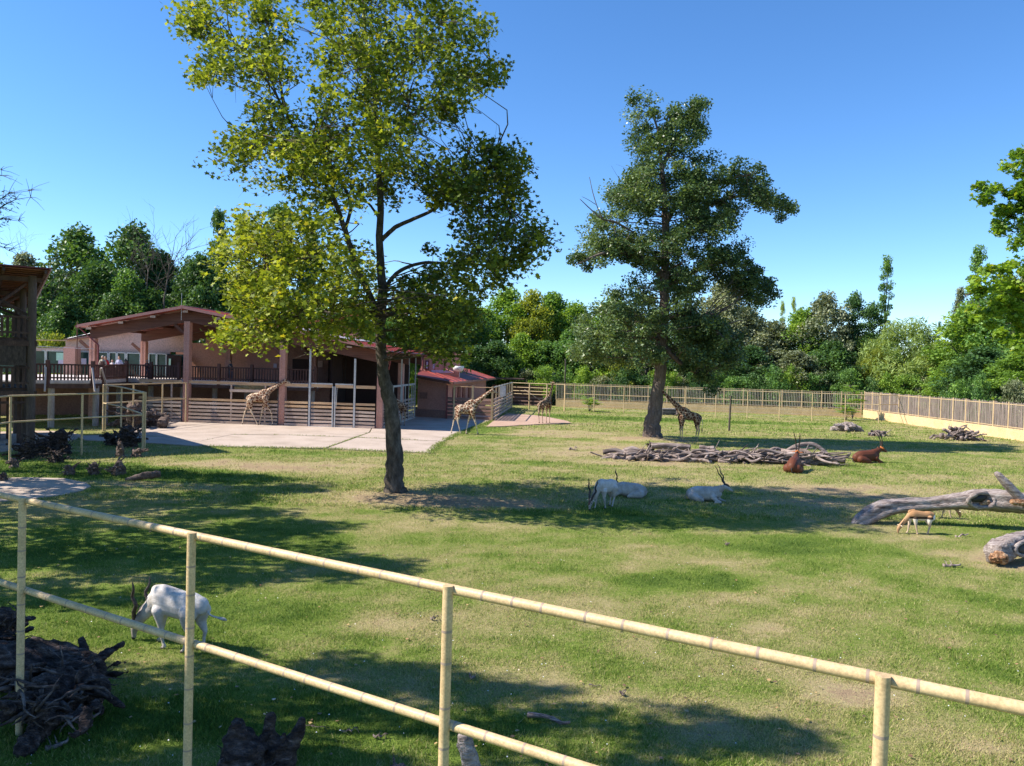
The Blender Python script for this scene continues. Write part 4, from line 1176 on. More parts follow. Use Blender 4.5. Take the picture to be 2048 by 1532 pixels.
# ---------------------------------------------------------------- near pipe railing
def pipe_fence():
    A = G(45, 1000, 3.07); A.z = 0
    B = G(1766, 1360, 3.07); B.z = 0
    step = (B - A) / 3
    t = thing('pipe_railing', 'near yellow pipe railing with brown tape bands crossing the foreground', 'railing', tuple(A))
    loc = Vector(t.location)
    d = step.normalized()
    side = Vector((d.y, -d.x, 0)) * -1
    if side.y < 0: side = -side
    rr, r2 = 0.046, 0.043
    off = side * (rr + r2 * 0.15)
    band = MB(); band.tube([(0, 0, -.5), (0, 0, .5)], 1.0, 20, caps=False); bm_ = band.mesh('band', True); bm_.materials.append(Mt['band'])
    def bandobj(c, ax, r, L=0.017):
        o = bpy.data.objects.new('tape_band', bm_); COL.objects.link(o); o.parent = t
        z = ax.normalized(); x = Vector((0, 0, 1)) if abs(z.z) < .9 else Vector((1, 0, 0)); x = (x - z * z.dot(x)).normalized(); y = z.cross(x)
        m = Matrix((x * r, y * r, z * L)).transposed().to_4x4(); m.translation = c - loc; o.matrix_local = m
    for k in range(-1, 5):
        p = A + step * k
        pole('post', Mt['pipe'], p - Vector((0, 0, .2)), p + Vector((0, 0, 3.10)), rr, t, 24)
        for j in range(9):
            z = 2.74 - j * 0.335 + random.uniform(-.04, .04)
            if z > 0.1: bandobj(p + Vector((0, 0, z)), Vector((0, 0, 1)), rr * 1.025, 0.02)
    for z in (3.055, 1.88):
        a = A - step * 1.0 + Vector((0, 0, z)) + off; b = A + step * 4 + Vector((0, 0, z)) + off
        pole('rail', Mt['pipe'], a, b, r2, t, 24)
        L = (b - a).length; s = .2
        while s < L:
            bandobj(a + d * s, d, r2 * 1.025, 0.02); s += random.uniform(.26, .46)
    return t
pipe_fence()

def rail_line(name, label, pts, ztop=3.02, zmid=1.82, r=0.045, mat=None, extra=None, group=None, midposts=0, tops=None):
    mat = mat or Mt['yellow']
    t = thing(name, label, 'fence', tuple(pts[0]), group=group)
    fine = []
    for i in range(len(pts)):
        pole('post', mat, pts[i] - Vector((0, 0, .2)), pts[i] + Vector((0, 0, ztop)), r, t)
    for i in range(len(pts) - 1):
        for z in (ztop - .03, zmid):
            pole('rail', mat, pts[i] + Vector((0, 0, z)), pts[i + 1] + Vector((0, 0, z)), r * .85, t, 10)
    return t
rail_line('pipe_fence', 'yellow two-rail pipe fence standing before the roots at the foot of the wooden tower', [G(-110, 960), G(19.6, 925.5), G(163, 910), G(285, 899)], r=0.05)
rail_line('pipe_fence', 'yellow two-rail pipe fence running back from the roots towards the walkway', [G(285, 899) + Vector((.05, .12, 0)), G(241.5, 873), G(206, 863)], r=0.05)
rail_line('pipe_fence', 'yellow two-rail pipe fence from the walkway to the first pink shelter column', [G(206, 863) + Vector((.1, .05, 0)), G(266, 857), G(324, 850.5), G(371, 846)], r=0.05)

# inner wire fence of the paddock
innr = [G(1129, 822), G(1189, 823), G(1248.5, 826), G(1310, 829), G(1371, 832), G(1432.5, 834), G(1495, 837), G(1558, 839), G(1622, 841), G(1691, 845), G(1757, 847), G(1814, 843.5)]
A_, B_ = innr[0], innr[-2]
innr = [A_.lerp(B_, k / 10) for k in range(11)] + [G(1814, 843.5)]
tf = rail_line('wire_fence', 'thin cream post and rail fence with wires along the far side of the paddock', innr, 2.96, 1.95, 0.045)
for z in (1.5, 1.1, .7, .35):
    for i in range(len(innr) - 1):
        pole('wire', Mt['steel'], innr[i] + Vector((0, 0, z)), innr[i + 1] + Vector((0, 0, z)), .006, tf, 5)

# outer picket fences on a low yellow wall
def picket_fence(label, a, b, npan, per, pmat, wall_h=0.92, top=3.0, wn='picket_fence', rail_z=2.9):
    t = thing(wn, label, 'fence', tuple(a))
    d = (b - a); L = d.length; d.normalize(); n = Vector((-d.y, d.x, 0))
    if n.dot(Vector((0, 50, 0)) - a) < 0 and False: n = -n
    mb = MB(); mb.beam(a - Vector(t.location) + Vector((0, 0, wall_h / 2 - .1)), b - Vector(t.location) + Vector((0, 0, wall_h / 2 - .1)), .3, wall_h + .2)
    mb.build('low_wall', Mt['yellow_wall'], t)
    for k in range(npan + 1):
        p = a + d * (L * k / npan)
        board('post', Mt['yellow'], p + Vector((0, 0, wall_h)), p + Vector((0, 0, top + .03)), .11, .11, t)
    for k in range(npan):
        p = a + d * (L * k / npan); q = a + d * (L * (k + 1) / npan)
        for z in (wall_h + .12, rail_z):
            board('rail', Mt['yellow'], p + d * .055 + Vector((0, 0, z)), q - d * .055 + Vector((0, 0, z)), .05, .05, t)
        for j in range(per):
            x = p + (q - p) * ((j + .5) / per) + d * random.gauss(0, .012)
            board('picket', pmat, x + Vector((0, 0, wall_h + .03)), x + d * random.gauss(0, .022) + Vector((0, 0, top + random.uniform(-.09, .04))), .075 if per > 13 else .04, .025, t, up=n)
    return t
cor = G(1722, 834.6)
bl = P(1112, 800, 95.5); bl.z = 0
picket_fence('long far picket fence on a low yellow wall, seen behind the wire fence', bl + Vector((0, 0, 0)), cor, 16, 12, Mt['picket_cream'], .88, 2.95)
rf = Vector((cor.x + .3, 58.2, 0))
picket_fence('side picket fence of grey boards on a yellow wall at the right edge', rf, cor + Vector((.3, -.1, 0)), 16, 14, Mt['picket_grey'], .9, 3.08)

# ---------------------------------------------------------------- shelter
Bp = G(759, 858); Lp = G(373, 844.6)
U = (Lp - Bp); U.normalize()
W = Vector((U.y, -U.x, 0))
if W.y < 0: W = -W
sh = thing('giraffe_shelter', 'large open giraffe shelter with pink columns, brown beams and a low red gable roof', 'shelter', tuple(Bp))
SL = Vector(sh.location)
ST = (Lp - Bp).length / 2
def S(t, s, z=0): return Bp + U * t + W * s + Vector((0, 0, z))
RIDGE_T = 14.7
def roof_z(t):
    return 8.62 - (t - RIDGE_T) * .197 if t > RIDGE_T else 8.62 - (RIDGE_T - t) * .182
# columns (front and middle row)
for k in range(4):
    for s in (0, 7.0):
        tt = ST * k
        hgt = roof_z(tt) - 1.05
        c = S(tt, s)
        if k == 3 and s == 0: base_z = 0.0
        board('column', Mt['pink_col'], c + Vector((0, 0, -.1)), c + Vector((0, 0, hgt)), .44, .44, sh, up=U)
        board('corner_strip', Mt['pink_col'], c - W * .227 + U * .1 + Vector((0, 0, 0)), c - W * .227 + U * .1 + Vector((0, 0, hgt - .02)), .03, .09, sh, up=U)
# glulam beams
def slope_beam(s, h=0.85, wd=.28):
    for (t0, t1) in ((-.6, RIDGE_T), (RIDGE_T, 22.3)):
        mb = MB()
        a, b = S(t0, s, roof_z(t0) - .22), S(t1, s, roof_z(t1) - .22)
        vs = []
        for p, tt in ((a, t0), (b, t1)):
            for dz in (0, -h):
                for dw in (-wd / 2, wd / 2):
                    vs.append(p - SL + W * dw + Vector((0, 0, dz)))
        mb.add(vs, [(0, 1, 3, 2), (4, 6, 7, 5), (0, 4, 5, 1), (2, 3, 7, 6), (0, 2, 6, 4), (1, 5, 7, 3)])
        mb.build('beam', Mt['glulam'], sh)
slope_beam(0); slope_beam(7.0); slope_beam(12.5)
for k in range(10):       # purlins along the depth, ends showing
    tt = -.3 + k * 2.48
    board('purlin', Mt['glulam'], S(tt, -.75, roof_z(tt) - .31), S(tt, 13, roof_z(tt) - .31), .16, .22, sh)
    board('purlin_end', Mt['plank'], S(tt, -.80, roof_z(tt) - .33), S(tt, -.75, roof_z(tt) - .33), .38, .17, sh)
# knee brackets
for k in (1, 2, 3):
    for s in (0, 7.0):
        tt = ST * k
        board('bracket', Mt['glulam'], S(tt + .3, s, roof_z(tt) - 1.9), S(tt + 1.1, s, roof_z(tt) - 1.05 - (.2 if tt > RIDGE_T else 0)), .14, .2, sh)
# roof sheets: ribbed
def roof_half(t0, t1, nm):
    t = MB()
    n = 26
    def shp(s, top):
        return [S(tt, s, roof_z(tt) + (0 if top else -.11)) - SL for tt in (t0, t1)]
    a0, a1 = shp(-1.0, True); b0, b1 = shp(13.6, True)
    c0, c1 = shp(-1.0, False); d0, d1 = shp(13.6, False)
    t.add([a0, a1, b1, b0, c0, c1, d1, d0], [(0, 1, 2, 3), (4, 7, 6, 5), (0, 4, 5, 1), (1, 5, 6, 2), (2, 6, 7, 3), (3, 7, 4, 0)])
    o = t.build('roof_sheet', Mt['roof_red'], sh)
    for k in range(n):
        s = -.9 + k * (14.4 / (n - 1))
        board('roof_rib', Mt['roof_red'], S(t0, s, roof_z(t0) + .025), S(t1, s, roof_z(t1) + .025), .05, .05, sh)
roof_half(-.85, RIDGE_T, 'r'); roof_half(RIDGE_T, 22.75, 'l')
for (t0, t1) in ((-.85, RIDGE_T), (RIDGE_T, 22.75)):
    board('fascia', Mt['roof_trim'], S(t0, -1.03, roof_z(t0) - .05), S(t1, -1.03, roof_z(t1) - .05), .05, .2, sh)
board('ridge_cap', Mt['roof_trim'], S(RIDGE_T, -1.05, 8.67), S(RIDGE_T, 13.6, 8.67), .35, .06, sh)
pole('gutter', Mt['gutter'], S(-.92, -1.0, roof_z(-.9) - .08), S(-.92, 13.6, roof_z(-.9) - .08), .08, sh)
pole('gutter', Mt['gutter'], S(22.85, -1.0, roof_z(22.8) - .08), S(22.85, 13.6, roof_z(22.8) - .08), .08, sh)
pole('downpipe', Mt['gutter'], S(22.85, -.6, roof_z(22.8) - .15), S(21.5, -.35, roof_z(22.8) - 1.4), .055, sh)
pole('downpipe', Mt['gutter'], S(21.5, -.35, roof_z(22.8) - 1.38), S(21.5, -.35, 3.0), .055, sh)
pole('downpipe', Mt['gutter'], S(-.9, -.3, 5.8), S(-.5, 0.35, 4.4), .05, sh)
for s in (4.0, 6.4, 8.8, 11.0):
    for t0 in (3.2, 6.4):
        board('skylight', Mt['skylight'], S(t0, s, roof_z(t0) + .07), S(t0 + 2.2, s, roof_z(t0 + 2.2) + .07), .9, .07, sh)
pole('ridge_rod', Mt['steel'], S(RIDGE_T + .05, -1.02, 7.6), S(RIDGE_T + .05, -1.02, 9.6), .012, sh, 6)
board('rear_roof', Mt['roof_red'], S(10.4, 16, 8.35), S(5.5, 16, 9.2), 5.0, .16, sh)
board('rear_wall', Mt['pink'], S(10.2, 15.5, 6.9), S(5.5, 15.5, 6.9), .3, 2.6, sh)
# walls inside
def wall(nm, mat, a, b, z0, z1, th=.2, parent=None, s_label=None):
    parent = parent or sh
    o = board(nm, mat, Vector((a.x, a.y, (z0 + z1) / 2)), Vector((b.x, b.y, (z0 + z1) / 2)), th, z1 - z0, parent)
    return o
wall('back_wall', Mt['pink'], S(22.3, 12.8), S(5.2, 12.8), 3.05, 5.0 + 1.2)
wall('back_wall', Mt['pink'], S(19.5, 12.81), S(5.2, 12.81), 6.2, 7.4)
wall('back_wall', Mt['room_shade'], S(5.2, 9.0), S(-.25, 9.0), 0, 5.9)
wall('room_floor', Mt['dirt'], S(5.2, 6.6), S(-.1, 6.6), -.02, .06, 4.6)
wall('inner_wall', Mt['pink'], S(5.3, 9.1), S(5.3, 12.6), 0, 6.4)
wall('inner_wall', Mt['pink'], S(13.6, 8.2), S(10.4, 8.2), 3.05, 7.2)
wall('inner_wall', Mt['pink_dark'], S(10.4, 8.2), S(5.2, 8.2), 3.05, 6.9)  # darker plaster paints the deep shade on this stretch of pink wall
wall('inner_wall', Mt['room_shade'], S(5.3, 5.1), S(5.3, 9.1), 0, 6.3)
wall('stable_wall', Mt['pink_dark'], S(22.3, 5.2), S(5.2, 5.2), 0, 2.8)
wall('dark_doorway', Mt['room_shade'], S(3.0, 8.86), S(1.0, 8.86), 0, 5.2, .06)
wall('dark_doorway', Mt['room_shade'], S(9.6, 8.07), S(8.2, 8.07), 3.1, 5.0, .06)
wall('dark_doorway', Mt['room_shade'], S(6.5, 8.07), S(5.7, 8.07), 3.1, 5.2, .06)
wall('notice_board', Mt['pale_pink'], S(7.75, 8.05), S(7.0, 8.05), 4.35, 4.9, .05)
wall('notice', Mt['lavender'], S(11.25, 8.05), S(10.95, 8.05), 4.2, 4.55, .04)
board('strip_light', Mt['white'], S(14.2, 6.7, 6.75), S(12.9, 6.7, 6.75), .12, .1, sh)
# deck inside the shelter
wall('deck', Mt['deckedge'], S(22.0, 5.0), S(5.2, 5.0), 2.82, 3.05, 7.0)
for tt in np.arange(6, 22, 2.6):
    pole('deck_post', Mt['concrete_post'], S(tt, 2.6, -.1), S(tt, 2.6, 2.85), .2, sh)
wall('deck_beam', Mt['dark_wood'], S(22.0, 1.6), S(5.2, 1.6), 2.58, 2.82, .18)
# pens front: boards, rails, gates as a fence of its own
pen = thing('board_fence', 'grey board fence with tan top rails and steel gate before the shelter', 'fence', tuple(Bp))
def span(tA, tB, s=-.30, planks=True, orange=1, full=True):
    board('rail', Mt['plank_orange'], S(tB, s, 3.06), S(tA, s, 3.06), .07, .22, pen)
    zs = [1.78, 1.50, 1.22, .95, .68, .41, .14]
    for i, z in enumerate(zs):
        m = Mt['plank_orange'] if i < orange else Mt['plank']
        board('board', m, S(tB, s + .0, z), S(tA, s, z + random.gauss(0, .012)), .05, .165, pen)
edges = [(.3, 1.75), (1.95, 3.3), (3.5, 5.1), (5.35, ST - .27), (ST + .27, ST * 2 - .3), (ST * 2 + .3, ST * 2 + 3.6)]
for i, (a, b) in enumerate(edges): span(a, b, orange=2 if i < 4 else 1)
for tt in (1.85, 5.22):
    board('gate_post', Mt['steel'], S(tt, -.3, -.05), S(tt, -.3, roof_z(tt) - 1.15), .13, .13, pen)
board('gate_post', Mt['steel'], S(3.3, -.33, 0), S(3.3, -.33, 3.05), .09, .1, pen)
board('gate_post', Mt['steel'], S(3.47, -.33, 0), S(3.47, -.33, 3.05), .09, .1, pen)
for (a, b) in ((1.95, 3.3), (3.5, 5.1)):
    board('gate_rail', Mt['steel'], S(a, -.335, 3.22), S(b, -.335, 3.22), .06, .1, pen)
    board('gate_rail', Mt['steel'], S(a, -.335, .02), S(b, -.335, .02), .06, .1, pen)
pole('cord', Mt['white'], S(3.15, -.36, 3.0), S(3.2, -.36, 1.5), .015, pen, 6)
for tt in (8.6, 11.2, 15.8):
    board('fence_post', Mt['plank'], S(tt, -.23, 0), S(tt, -.23, 3.0), .1, .12, pen)
board('board', Mt['plank'], S(11.3, -.3, 2.52), S(8.7, -.3, 2.52), .05, .2, pen)
# hay rack behind the boards
hr = thing('hay_rack', 'long hay rack full of straw behind the board fence, left of the walking giraffe', 'hay rack', tuple(S(10, .5, 2.5)))
mb = MB(); mb.tube([S(11.2, .5, 2.72) - Vector(hr.location), S(10, .5, 2.78) - Vector(hr.location), S(8.7, .5, 2.72) - Vector(hr.location)], [.22, .28, .2], 9, noise=.25)
mb.build('hay', Mt['hay'], hr)
board('rack_bar', Mt['dark_wood'], S(11.2, .5, 2.42), S(8.7, .5, 2.42), .3, .08, hr)

# right side fence of the shelter, receding
sf = thing('board_fence', 'board fence with white steel gates along the right side of the shelter', 'fence', tuple(Bp))
for i in range(4):
    s0, s1 = .3 + i * 2.9, .3 + (i + 1) * 2.9
    for z in (3.06,):
        board('rail', Mt['plank_orange'] if i < 1 else Mt['frame_white'], S(-.2, s0, z), S(-.2, s1 - .1, z), .07, .15, sf)
    for j, z in enumerate([1.78, 1.5, 1.22, .95, .68, .41, .14]):
        board('board', Mt['plank'], S(-.2, s0, z), S(-.2, s1 - .1, z + random.gauss(0, .01)), .05, .165, sf)
    board('gate_post', Mt['frame_white'], S(-.23, s1, 0), S(-.23, s1, 5.4 if i in (1, 2, 3) else 3.1), .1, .1, sf)
for s in (6.4, 7.6, 10.2, 10.9):
    board('gate_bar', Mt['frame_white'], S(-.26, s, .05), S(-.26, s, 3.1), .06, .06, sf)
board('gate_rail', Mt['frame_white'], S(-.27, 6.2, .08), S(-.27, 11.8, .08), .06, .08, sf)

# ---------------------------------------------------------------- raised walkway left of the shelter
wk = thing('walkway', 'raised timber walkway with dark baluster railing between tower and shelter', 'walkway', tuple(P(68, 765, 50)))
def WP(px, dpt, z):
    p = P(px, 760, dpt); return Vector((p.x, p.y, z))
path = [WP(55, 49.6, 3.1), WP(97, 50.6, 3.1), WP(187, 52.4, 3.1), WP(206, 53.6, 3.1), WP(254, 58.2, 3.1)]
e_in = S(21.0, 1.6, 3.1)
path += [e_in]
inner_pts = [e_in] + [S(t_, 1.6, 3.1) for t_ in (18.4, 16.2, 13.0, 10.4, 7.8, 5.4)]
wl = Vector(wk.location)
mb = MB(); poly = [(p.x - wl.x, p.y - wl.y) for p in path] + [(S(21, 8.5).x - wl.x, S(21, 8.5).y - wl.y), (-40 - wl.x, 66 - wl.y), (-41 - wl.x, 50 - wl.y)]
mb.prism(poly, 2.86 - wl.z, 3.08 - wl.z); mb.build('deck', Mt['deckedge'], wk)
def railing(pts, parent, posts=True, step=.2, h=1.08):
    for i in range(len(pts) - 1):
        a, b = pts[i], pts[i + 1]; L = (b - a).length; d = (b - a).normalized()
        board('handrail', Mt['baluster'], a + Vector((0, 0, h)), b + Vector((0, 0, h)), .12, .1, parent)
        board('lower_rail', Mt['baluster'], a + Vector((0, 0, .2)), b + Vector((0, 0, .2)), .07, .1, parent)
        n = max(2, int(L / step))
        for k in range(n):
            p = a + d * (L * (k + .5) / n)
            board('baluster', Mt['baluster'], p + Vector((0, 0, .05)), p + Vector((0, 0, h - .05)), .1, .035, parent, up=Vector((d.y, -d.x, 0)))
        board('deck_edge', Mt['deckedge'], a + Vector((0, -.06, -.05)), b + Vector((0, -.06, -.05)), .06, .2, parent)
        board('deck_beam', Mt['dark_wood'], a + Vector((0, .1, -.35)), b + Vector((0, .1, -.35)), .2, .3, parent)
    if posts:
        for p in pts: board('railing_post', Mt['baluster'], p + Vector((0, -.1, -.35)), p + Vector((0, -.1, h + .28)), .2, .2, parent)
railing(path, wk); railing(inner_pts, wk)
for px, dp in ((97, 50.7), (187, 52.6), (206, 54.0)):
    q = P(px, 800, dp)
    pole('support_column', Mt['concrete_post'], Vector((q.x, q.y + .3, -.1)), Vector((q.x, q.y + .3, 2.75)), .2, wk, 16)
for (a, b) in (((97, 50.2), (101, 50.0)), ((189, 51.9), (200, 51.6)), ((207, 53.0), (225, 54.8))):
    p, q = WP(a[0], a[1], 4.3), WP(b[0], b[1], 2.45)
    board('brace', Mt['deckedge'], p + Vector((0, -.3, -.3)), q + Vector((0, -.6, 0)), .1, .1, wk)
wall_o = thing('retaining_wall', 'brown plaster wall under the raised walkway', 'wall', tuple(WP(0, 58.5, 0)))
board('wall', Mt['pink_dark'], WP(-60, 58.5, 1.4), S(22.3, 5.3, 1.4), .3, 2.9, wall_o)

# glass pavilion behind the walkway
gp = thing('glass_pavilion', 'pink pavilion with sloping roofline and teal glass fronts behind the walkway', 'building', tuple(WP(130, 68, 0)))
def wseg(px0, px1, d0, d1, z0, z1, nm, mat, th=.2):
    a, b = WP(px0, d0, (z0 + z1) / 2), WP(px1, d1, (z0 + z1) / 2)
    return board(nm, mat, a, b, th, z1 - z0, gp)
wseg(60, 340, 69.2, 70.4, 5.05, 5.35, 'lintel', Mt['pale_pink'])
gl = Vector(gp.location)
mb = MB()
pts = [(130, 5.3), (372, 5.3), (372, 8.0), (261, 7.0), (130, 6.05)]
q0 = [WP(p, 69.3 + (p - 130) * .005, z) - gl for p, z in pts]; q1 = [v + Vector((0, .25, 0)) for v in q0]
mb.add(q0 + q1, [(0, 1, 2, 3, 4), (9, 8, 7, 6, 5)] + [(i, i + 5, (i + 1) % 5 + 5, (i + 1) % 5) for i in range(5)])
mb.build('upper_wall', Mt['pale_pink'], gp)
for (a, b, za, zb) in ((128, 262, 6.12, 7.08), (262, 372, 7.08, 8.05)):
    board('roof_edge', Mt['roof_trim'], WP(a, 69.1, za), WP(b, 69.1 + .5, zb), .4, .12, gp)
def pane(a, b, z0=3.1, z1=5.05):
    wseg(a, b, 69.4, 69.4 + (b - a) * .004, z0, z1, 'pane', Mt['glass'], .06)
    for x in (a, b):
        board('frame', Mt['frame_white'], WP(x, 69.25, z0), WP(x, 69.25, z1), .1, .12, gp, up=Vector((1, 0, 0)))
    board('frame', Mt['frame_white'], WP(a, 69.25, z1 + .04), WP(b, 69.25, z1 + .04), .1, .08, gp)
for a, b in ((-10, 40), (42, 90), (92, 129), (157, 178), (194, 215), (218, 232), (234, 250), (253, 280), (297, 312), (313, 332)):
    pane(a, b)
wseg(132, 155, 67.6, 67.6, 3.1, 5.5, 'pillar', Mt['pink'], .9)
wseg(155, 372, 69.7, 70.3, 3.0, 5.1, 'back_panel', Mt['glass'], .1)
wseg(333, 362, 69.2, 69.3, 3.1, 5.0, 'dark_doorway', Mt['room_shade'], .1)
wseg(112, 130, 69.0, 69.0, 4.25, 4.95, 'poster', Mt['green_sheet'], .04)
wseg(116, 129, 68.9, 68.9, 3.9, 4.3, 'poster', Mt['lavender'], .04)
wseg(162, 172, 69.0, 69.0, 3.9, 4.5, 'poster', Mt['lavender'], .04)
wseg(337, 341, 69.0, 69.0, 4.0, 4.7, 'exit_panel', Mt['green_sheet'], .04)
# thin rods of the net frame before the pavilion
nf = thing('net_frame', 'thin pipe frame left of the shelter roof, over the walkway', 'frame', tuple(WP(66, 52, 6)))
pole('rod', Mt['yellow'], WP(40, 50.5, 5.75), WP(134, 56, 5.85), .03, nf, 8)
pole('rod', Mt['steel'], WP(60, 50.5, 5.35), WP(187, 56, 5.3), .02, nf, 8)
pole('rod', Mt['glulam'], WP(153, 60, 3.1), WP(153, 60, 7.4), .04, nf, 8)
pole('rod', Mt['steel'], WP(134, 60, 6.1), WP(186, 60, 6.6), .02, nf, 8)

# ---------------------------------------------------------------- dark wooden tower at the left edge
tw = thing('wooden_tower', 'dark wooden lookout tower with reed panel and tin roof at the left edge', 'tower', (-25, 40, 0))
def T(x, y, z): return Vector((-25.0 + x * .81 - y * .587, 40 + x * .587 + y * .81, z))
pole('corner_post', Mt['log_post'], T(0, 0, -.1), T(0, 0, 8.9), .2, tw, 16)
for (x, y, h) in ((-.15, 4.2, 8.5), (-.2, 8.0, 8.0), (-5.2, 0, 8.9), (-5.2, 5, 8.4), (-.1, 2.2, 2.7)):
    pole('tower_post', Mt['log_post'], T(x, y, -.1), T(x, y, h), .17, tw, 12)
def rz_(y): return 9.22 - (y + 1.2) * .125
mb = MB()
tl = Vector(tw.location)
c = [(0.75, -1.2), (0.75, 10.5), (-9, 10.5), (-9, -1.2)]
vs = [T(x, y, rz_(y) + .06) - tl for x, y in c] + [T(x, y, rz_(y)) - tl for x, y in c]
mb.add(vs, [(0, 1, 2, 3), (7, 6, 5, 4), (0, 4, 5, 1), (1, 5, 6, 2), (2, 6, 7, 3), (3, 7, 4, 0)])
mb.build('roof', Mt['gutter'], tw)
for k in range(24):
    y = -1.1 + k * .48
    board('under_board', Mt['orange_under'], T(.68, y + .22, rz_(y + .22) - .025), T(-9, y + .22, rz_(y + .22) - .025), .44, .03, tw)
for x in (.5, -1.3, -3.1, -4.9, -6.7):
    board('rafter', Mt['dark_wood'], T(x, -1.15, rz_(-1.15) - .14), T(x, 10.3, rz_(10.3) - .14), .12, .2, tw)
for y in (0, 4.2, 8.0):
    board('tie_beam', Mt['dark_wood'], T(.4, y, rz_(y) - .36), T(-9, y, rz_(y) - .36), .16, .24, tw)
for (x0, z0, x1, z1) in ((-.2, 6.9, -3.2, 8.7), (-1.8, 7.1, -.2, 8.6), (-4.5, 6.9, -1.5, 8.6)):
    board('brace', Mt['dark_wood'], T(x0, .25, z0), T(x1, 1.5, z1), .12, .14, tw)
    board('brace', Mt['dark_wood'], T(x0, 4.4, z0), T(x1, 5.2, z1 - .4), .12, .14, tw)
def tower_level(z, rail=True, h=1.05):
    board('floor', Mt['dark_wood'], T(.15, 4.8, z - .12), T(-9, 4.8, z - .12), 9.6, .22, tw)
    board('floor_beam', Mt['dark_wood'], T(.25, -.05, z - .3), T(-9, -.05, z - .3), .2, .28, tw)
    if rail:
        board('handrail', Mt['dark_wood'], T(-.1, -.12, z + h), T(-9, -.12, z + h), .12, .1, tw)
        board('lower_rail', Mt['dark_wood'], T(-.1, -.12, z + .25), T(-9, -.12, z + .25), .08, .1, tw)
        for k in range(24):
            x = -.35 - k * .24
            board('rail_slat', Mt['dark_wood'], T(x, -.12, z + .02), T(x, -.12, z + h - .05), .13, .035, tw, up=Vector((.587, -.81, 0)))
        board('handrail', Mt['dark_wood'], T(.02, 0, z + h), T(.02, 8, z + h), .12, .1, tw)
        for k in range(26):
            board('rail_slat', Mt['dark_wood'], T(.02, .3 + k * .3, z + .02), T(.02, .3 + k * .3, z + h - .05), .13, .035, tw, up=Vector((.81, .587, 0)))
tower_level(5.7); tower_level(3.1)
board('reed_panel', Mt['thatch'], T(-.25, -.1, 4.83), T(-9, -.1, 4.83), .08, 1.15, tw)
board('reed_panel', Mt['thatch'], T(.05, .2, 4.83), T(.05, 8, 4.83), .06, 1.15, tw)
for k in range(7):
    board('lattice_rail', Mt['dark_wood'], T(-.3, -.15, 2.35 + .0 * k), T(-9, -.15, 2.35), .06, .12, tw) if k == 0 else None
# small thatched roof bit and pale things on the upper floor
mb = MB(); mb.tube([T(-2.6, 1.0, 6.85) - tl, T(-2.6, 1.0, 7.35) - tl], [1.2, .08], 14); mb.build('little_roof', Mt['thatch'], tw)
steps = thing('concrete_steps', 'pale concrete steps under the wooden tower', 'steps', tuple(T(-2, 2, 0)))
for k in range(5):
    board('step', Mt['concrete_post'], T(-.45 - k * .5, .1 + k * .9, .08 + k * .17), T(-4.5, .1 + k * .9, .08 + k * .17), .9, .18 + .0 * k, steps)
for k in range(4):
    board('plank_upright', Mt['dark_wood'], T(-.45 - .42 * k, 1.0 + k, 0), T(-.45 - .42 * k, 1.0 + k, 2.7), .22, .06, tw, up=Vector((0, -1, 0)))

# ---------------------------------------------------------------- small pink annex right of the shelter
ax = thing('pink_annex', 'small two-tier pink building with dark red roofs right of the shelter', 'building', tuple(WP(870, 72, 0)))
al = Vector(ax.location)
def AW(nm, mat, p0, p1, z0, z1, th=.2):
    return board(nm, mat, Vector((p0.x, p0.y, (z0 + z1) / 2)), Vector((p1.x, p1.y, (z0 + z1) / 2)), th, z1 - z0, ax)
f0, f1 = WP(836, 70.5, 0), WP(893, 69.2, 0)
g1 = WP(972, 88.5, 0)
mb = MB()
def quadwall(a, b, za, zb, nm, mat, th=.25):
    n = Vector((-(b - a).y, (b - a).x, 0)).normalized() * th
    if n.y < 0: n = -n
    vs = [Vector((a.x, a.y, -.1)), Vector((b.x, b.y, -.1)), Vector((b.x, b.y, zb)), Vector((a.x, a.y, za))]
    vs = [v - al for v in vs] + [v + n - al for v in vs]
    m = MB(); m.add(vs, [(0, 1, 2, 3), (7, 6, 5, 4), (0, 4, 5, 1), (1, 5, 6, 2), (2, 6, 7, 3), (3, 7, 4, 0)])
    return m.build(nm, mat, ax)
quadwall(f0, f1, 3.55, 3.2, 'front_wall', Mt['pink'])
quadwall(f1 + Vector((0, .15, 0)), g1, 3.2, 3.25, 'side_wall', Mt['pink'])
quadwall(WP(830, 70.3, 0), WP(893.5, 69.0, 0), .75, .75, 'plinth', Mt['pink_dark'], .12)
AW('vent_window', Mt['pink_dark'], WP(840.5, 70.15, 0), WP(855, 69.85, 0), 1.72, 2.28, .06)
# lower roof
rp = [WP(833, 69.2, 3.78), WP(907, 67.8, 3.32), WP(990, 89.5, 3.42), WP(930, 92, 4.45), WP(840, 78, 4.4)]
mb = MB(); mb.add([p - al for p in rp] + [p - al - Vector((0, 0, .12)) for p in rp], [(0, 1, 2, 3, 4), (9, 8, 7, 6, 5)] + [(i, i + 5, (i + 1) % 5 + 5, (i + 1) % 5) for i in range(5)])
mb.build('lower_roof', Mt['roof_dark'], ax)
for k in range(13):
    f = k / 12
    a = rp[1].lerp(rp[2], f); b = Vector((rp[4].lerp(rp[3], f)))
    board('roof_rib', Mt['roof_red'], a + Vector((0, 0, .03)), a.lerp(b, .9) + Vector((0, 0, .03)), .06, .04, ax)
board('fascia', Mt['roof_trim'], rp[1] + Vector((.05, -.03, -.06)), rp[2] + Vector((.05, 0, -.06)), .06, .2, ax)
board('fascia', Mt['glulam'], rp[0] + Vector((0, -.05, -.08)), rp[1] + Vector((0, -.05, -.08)), .06, .22, ax)
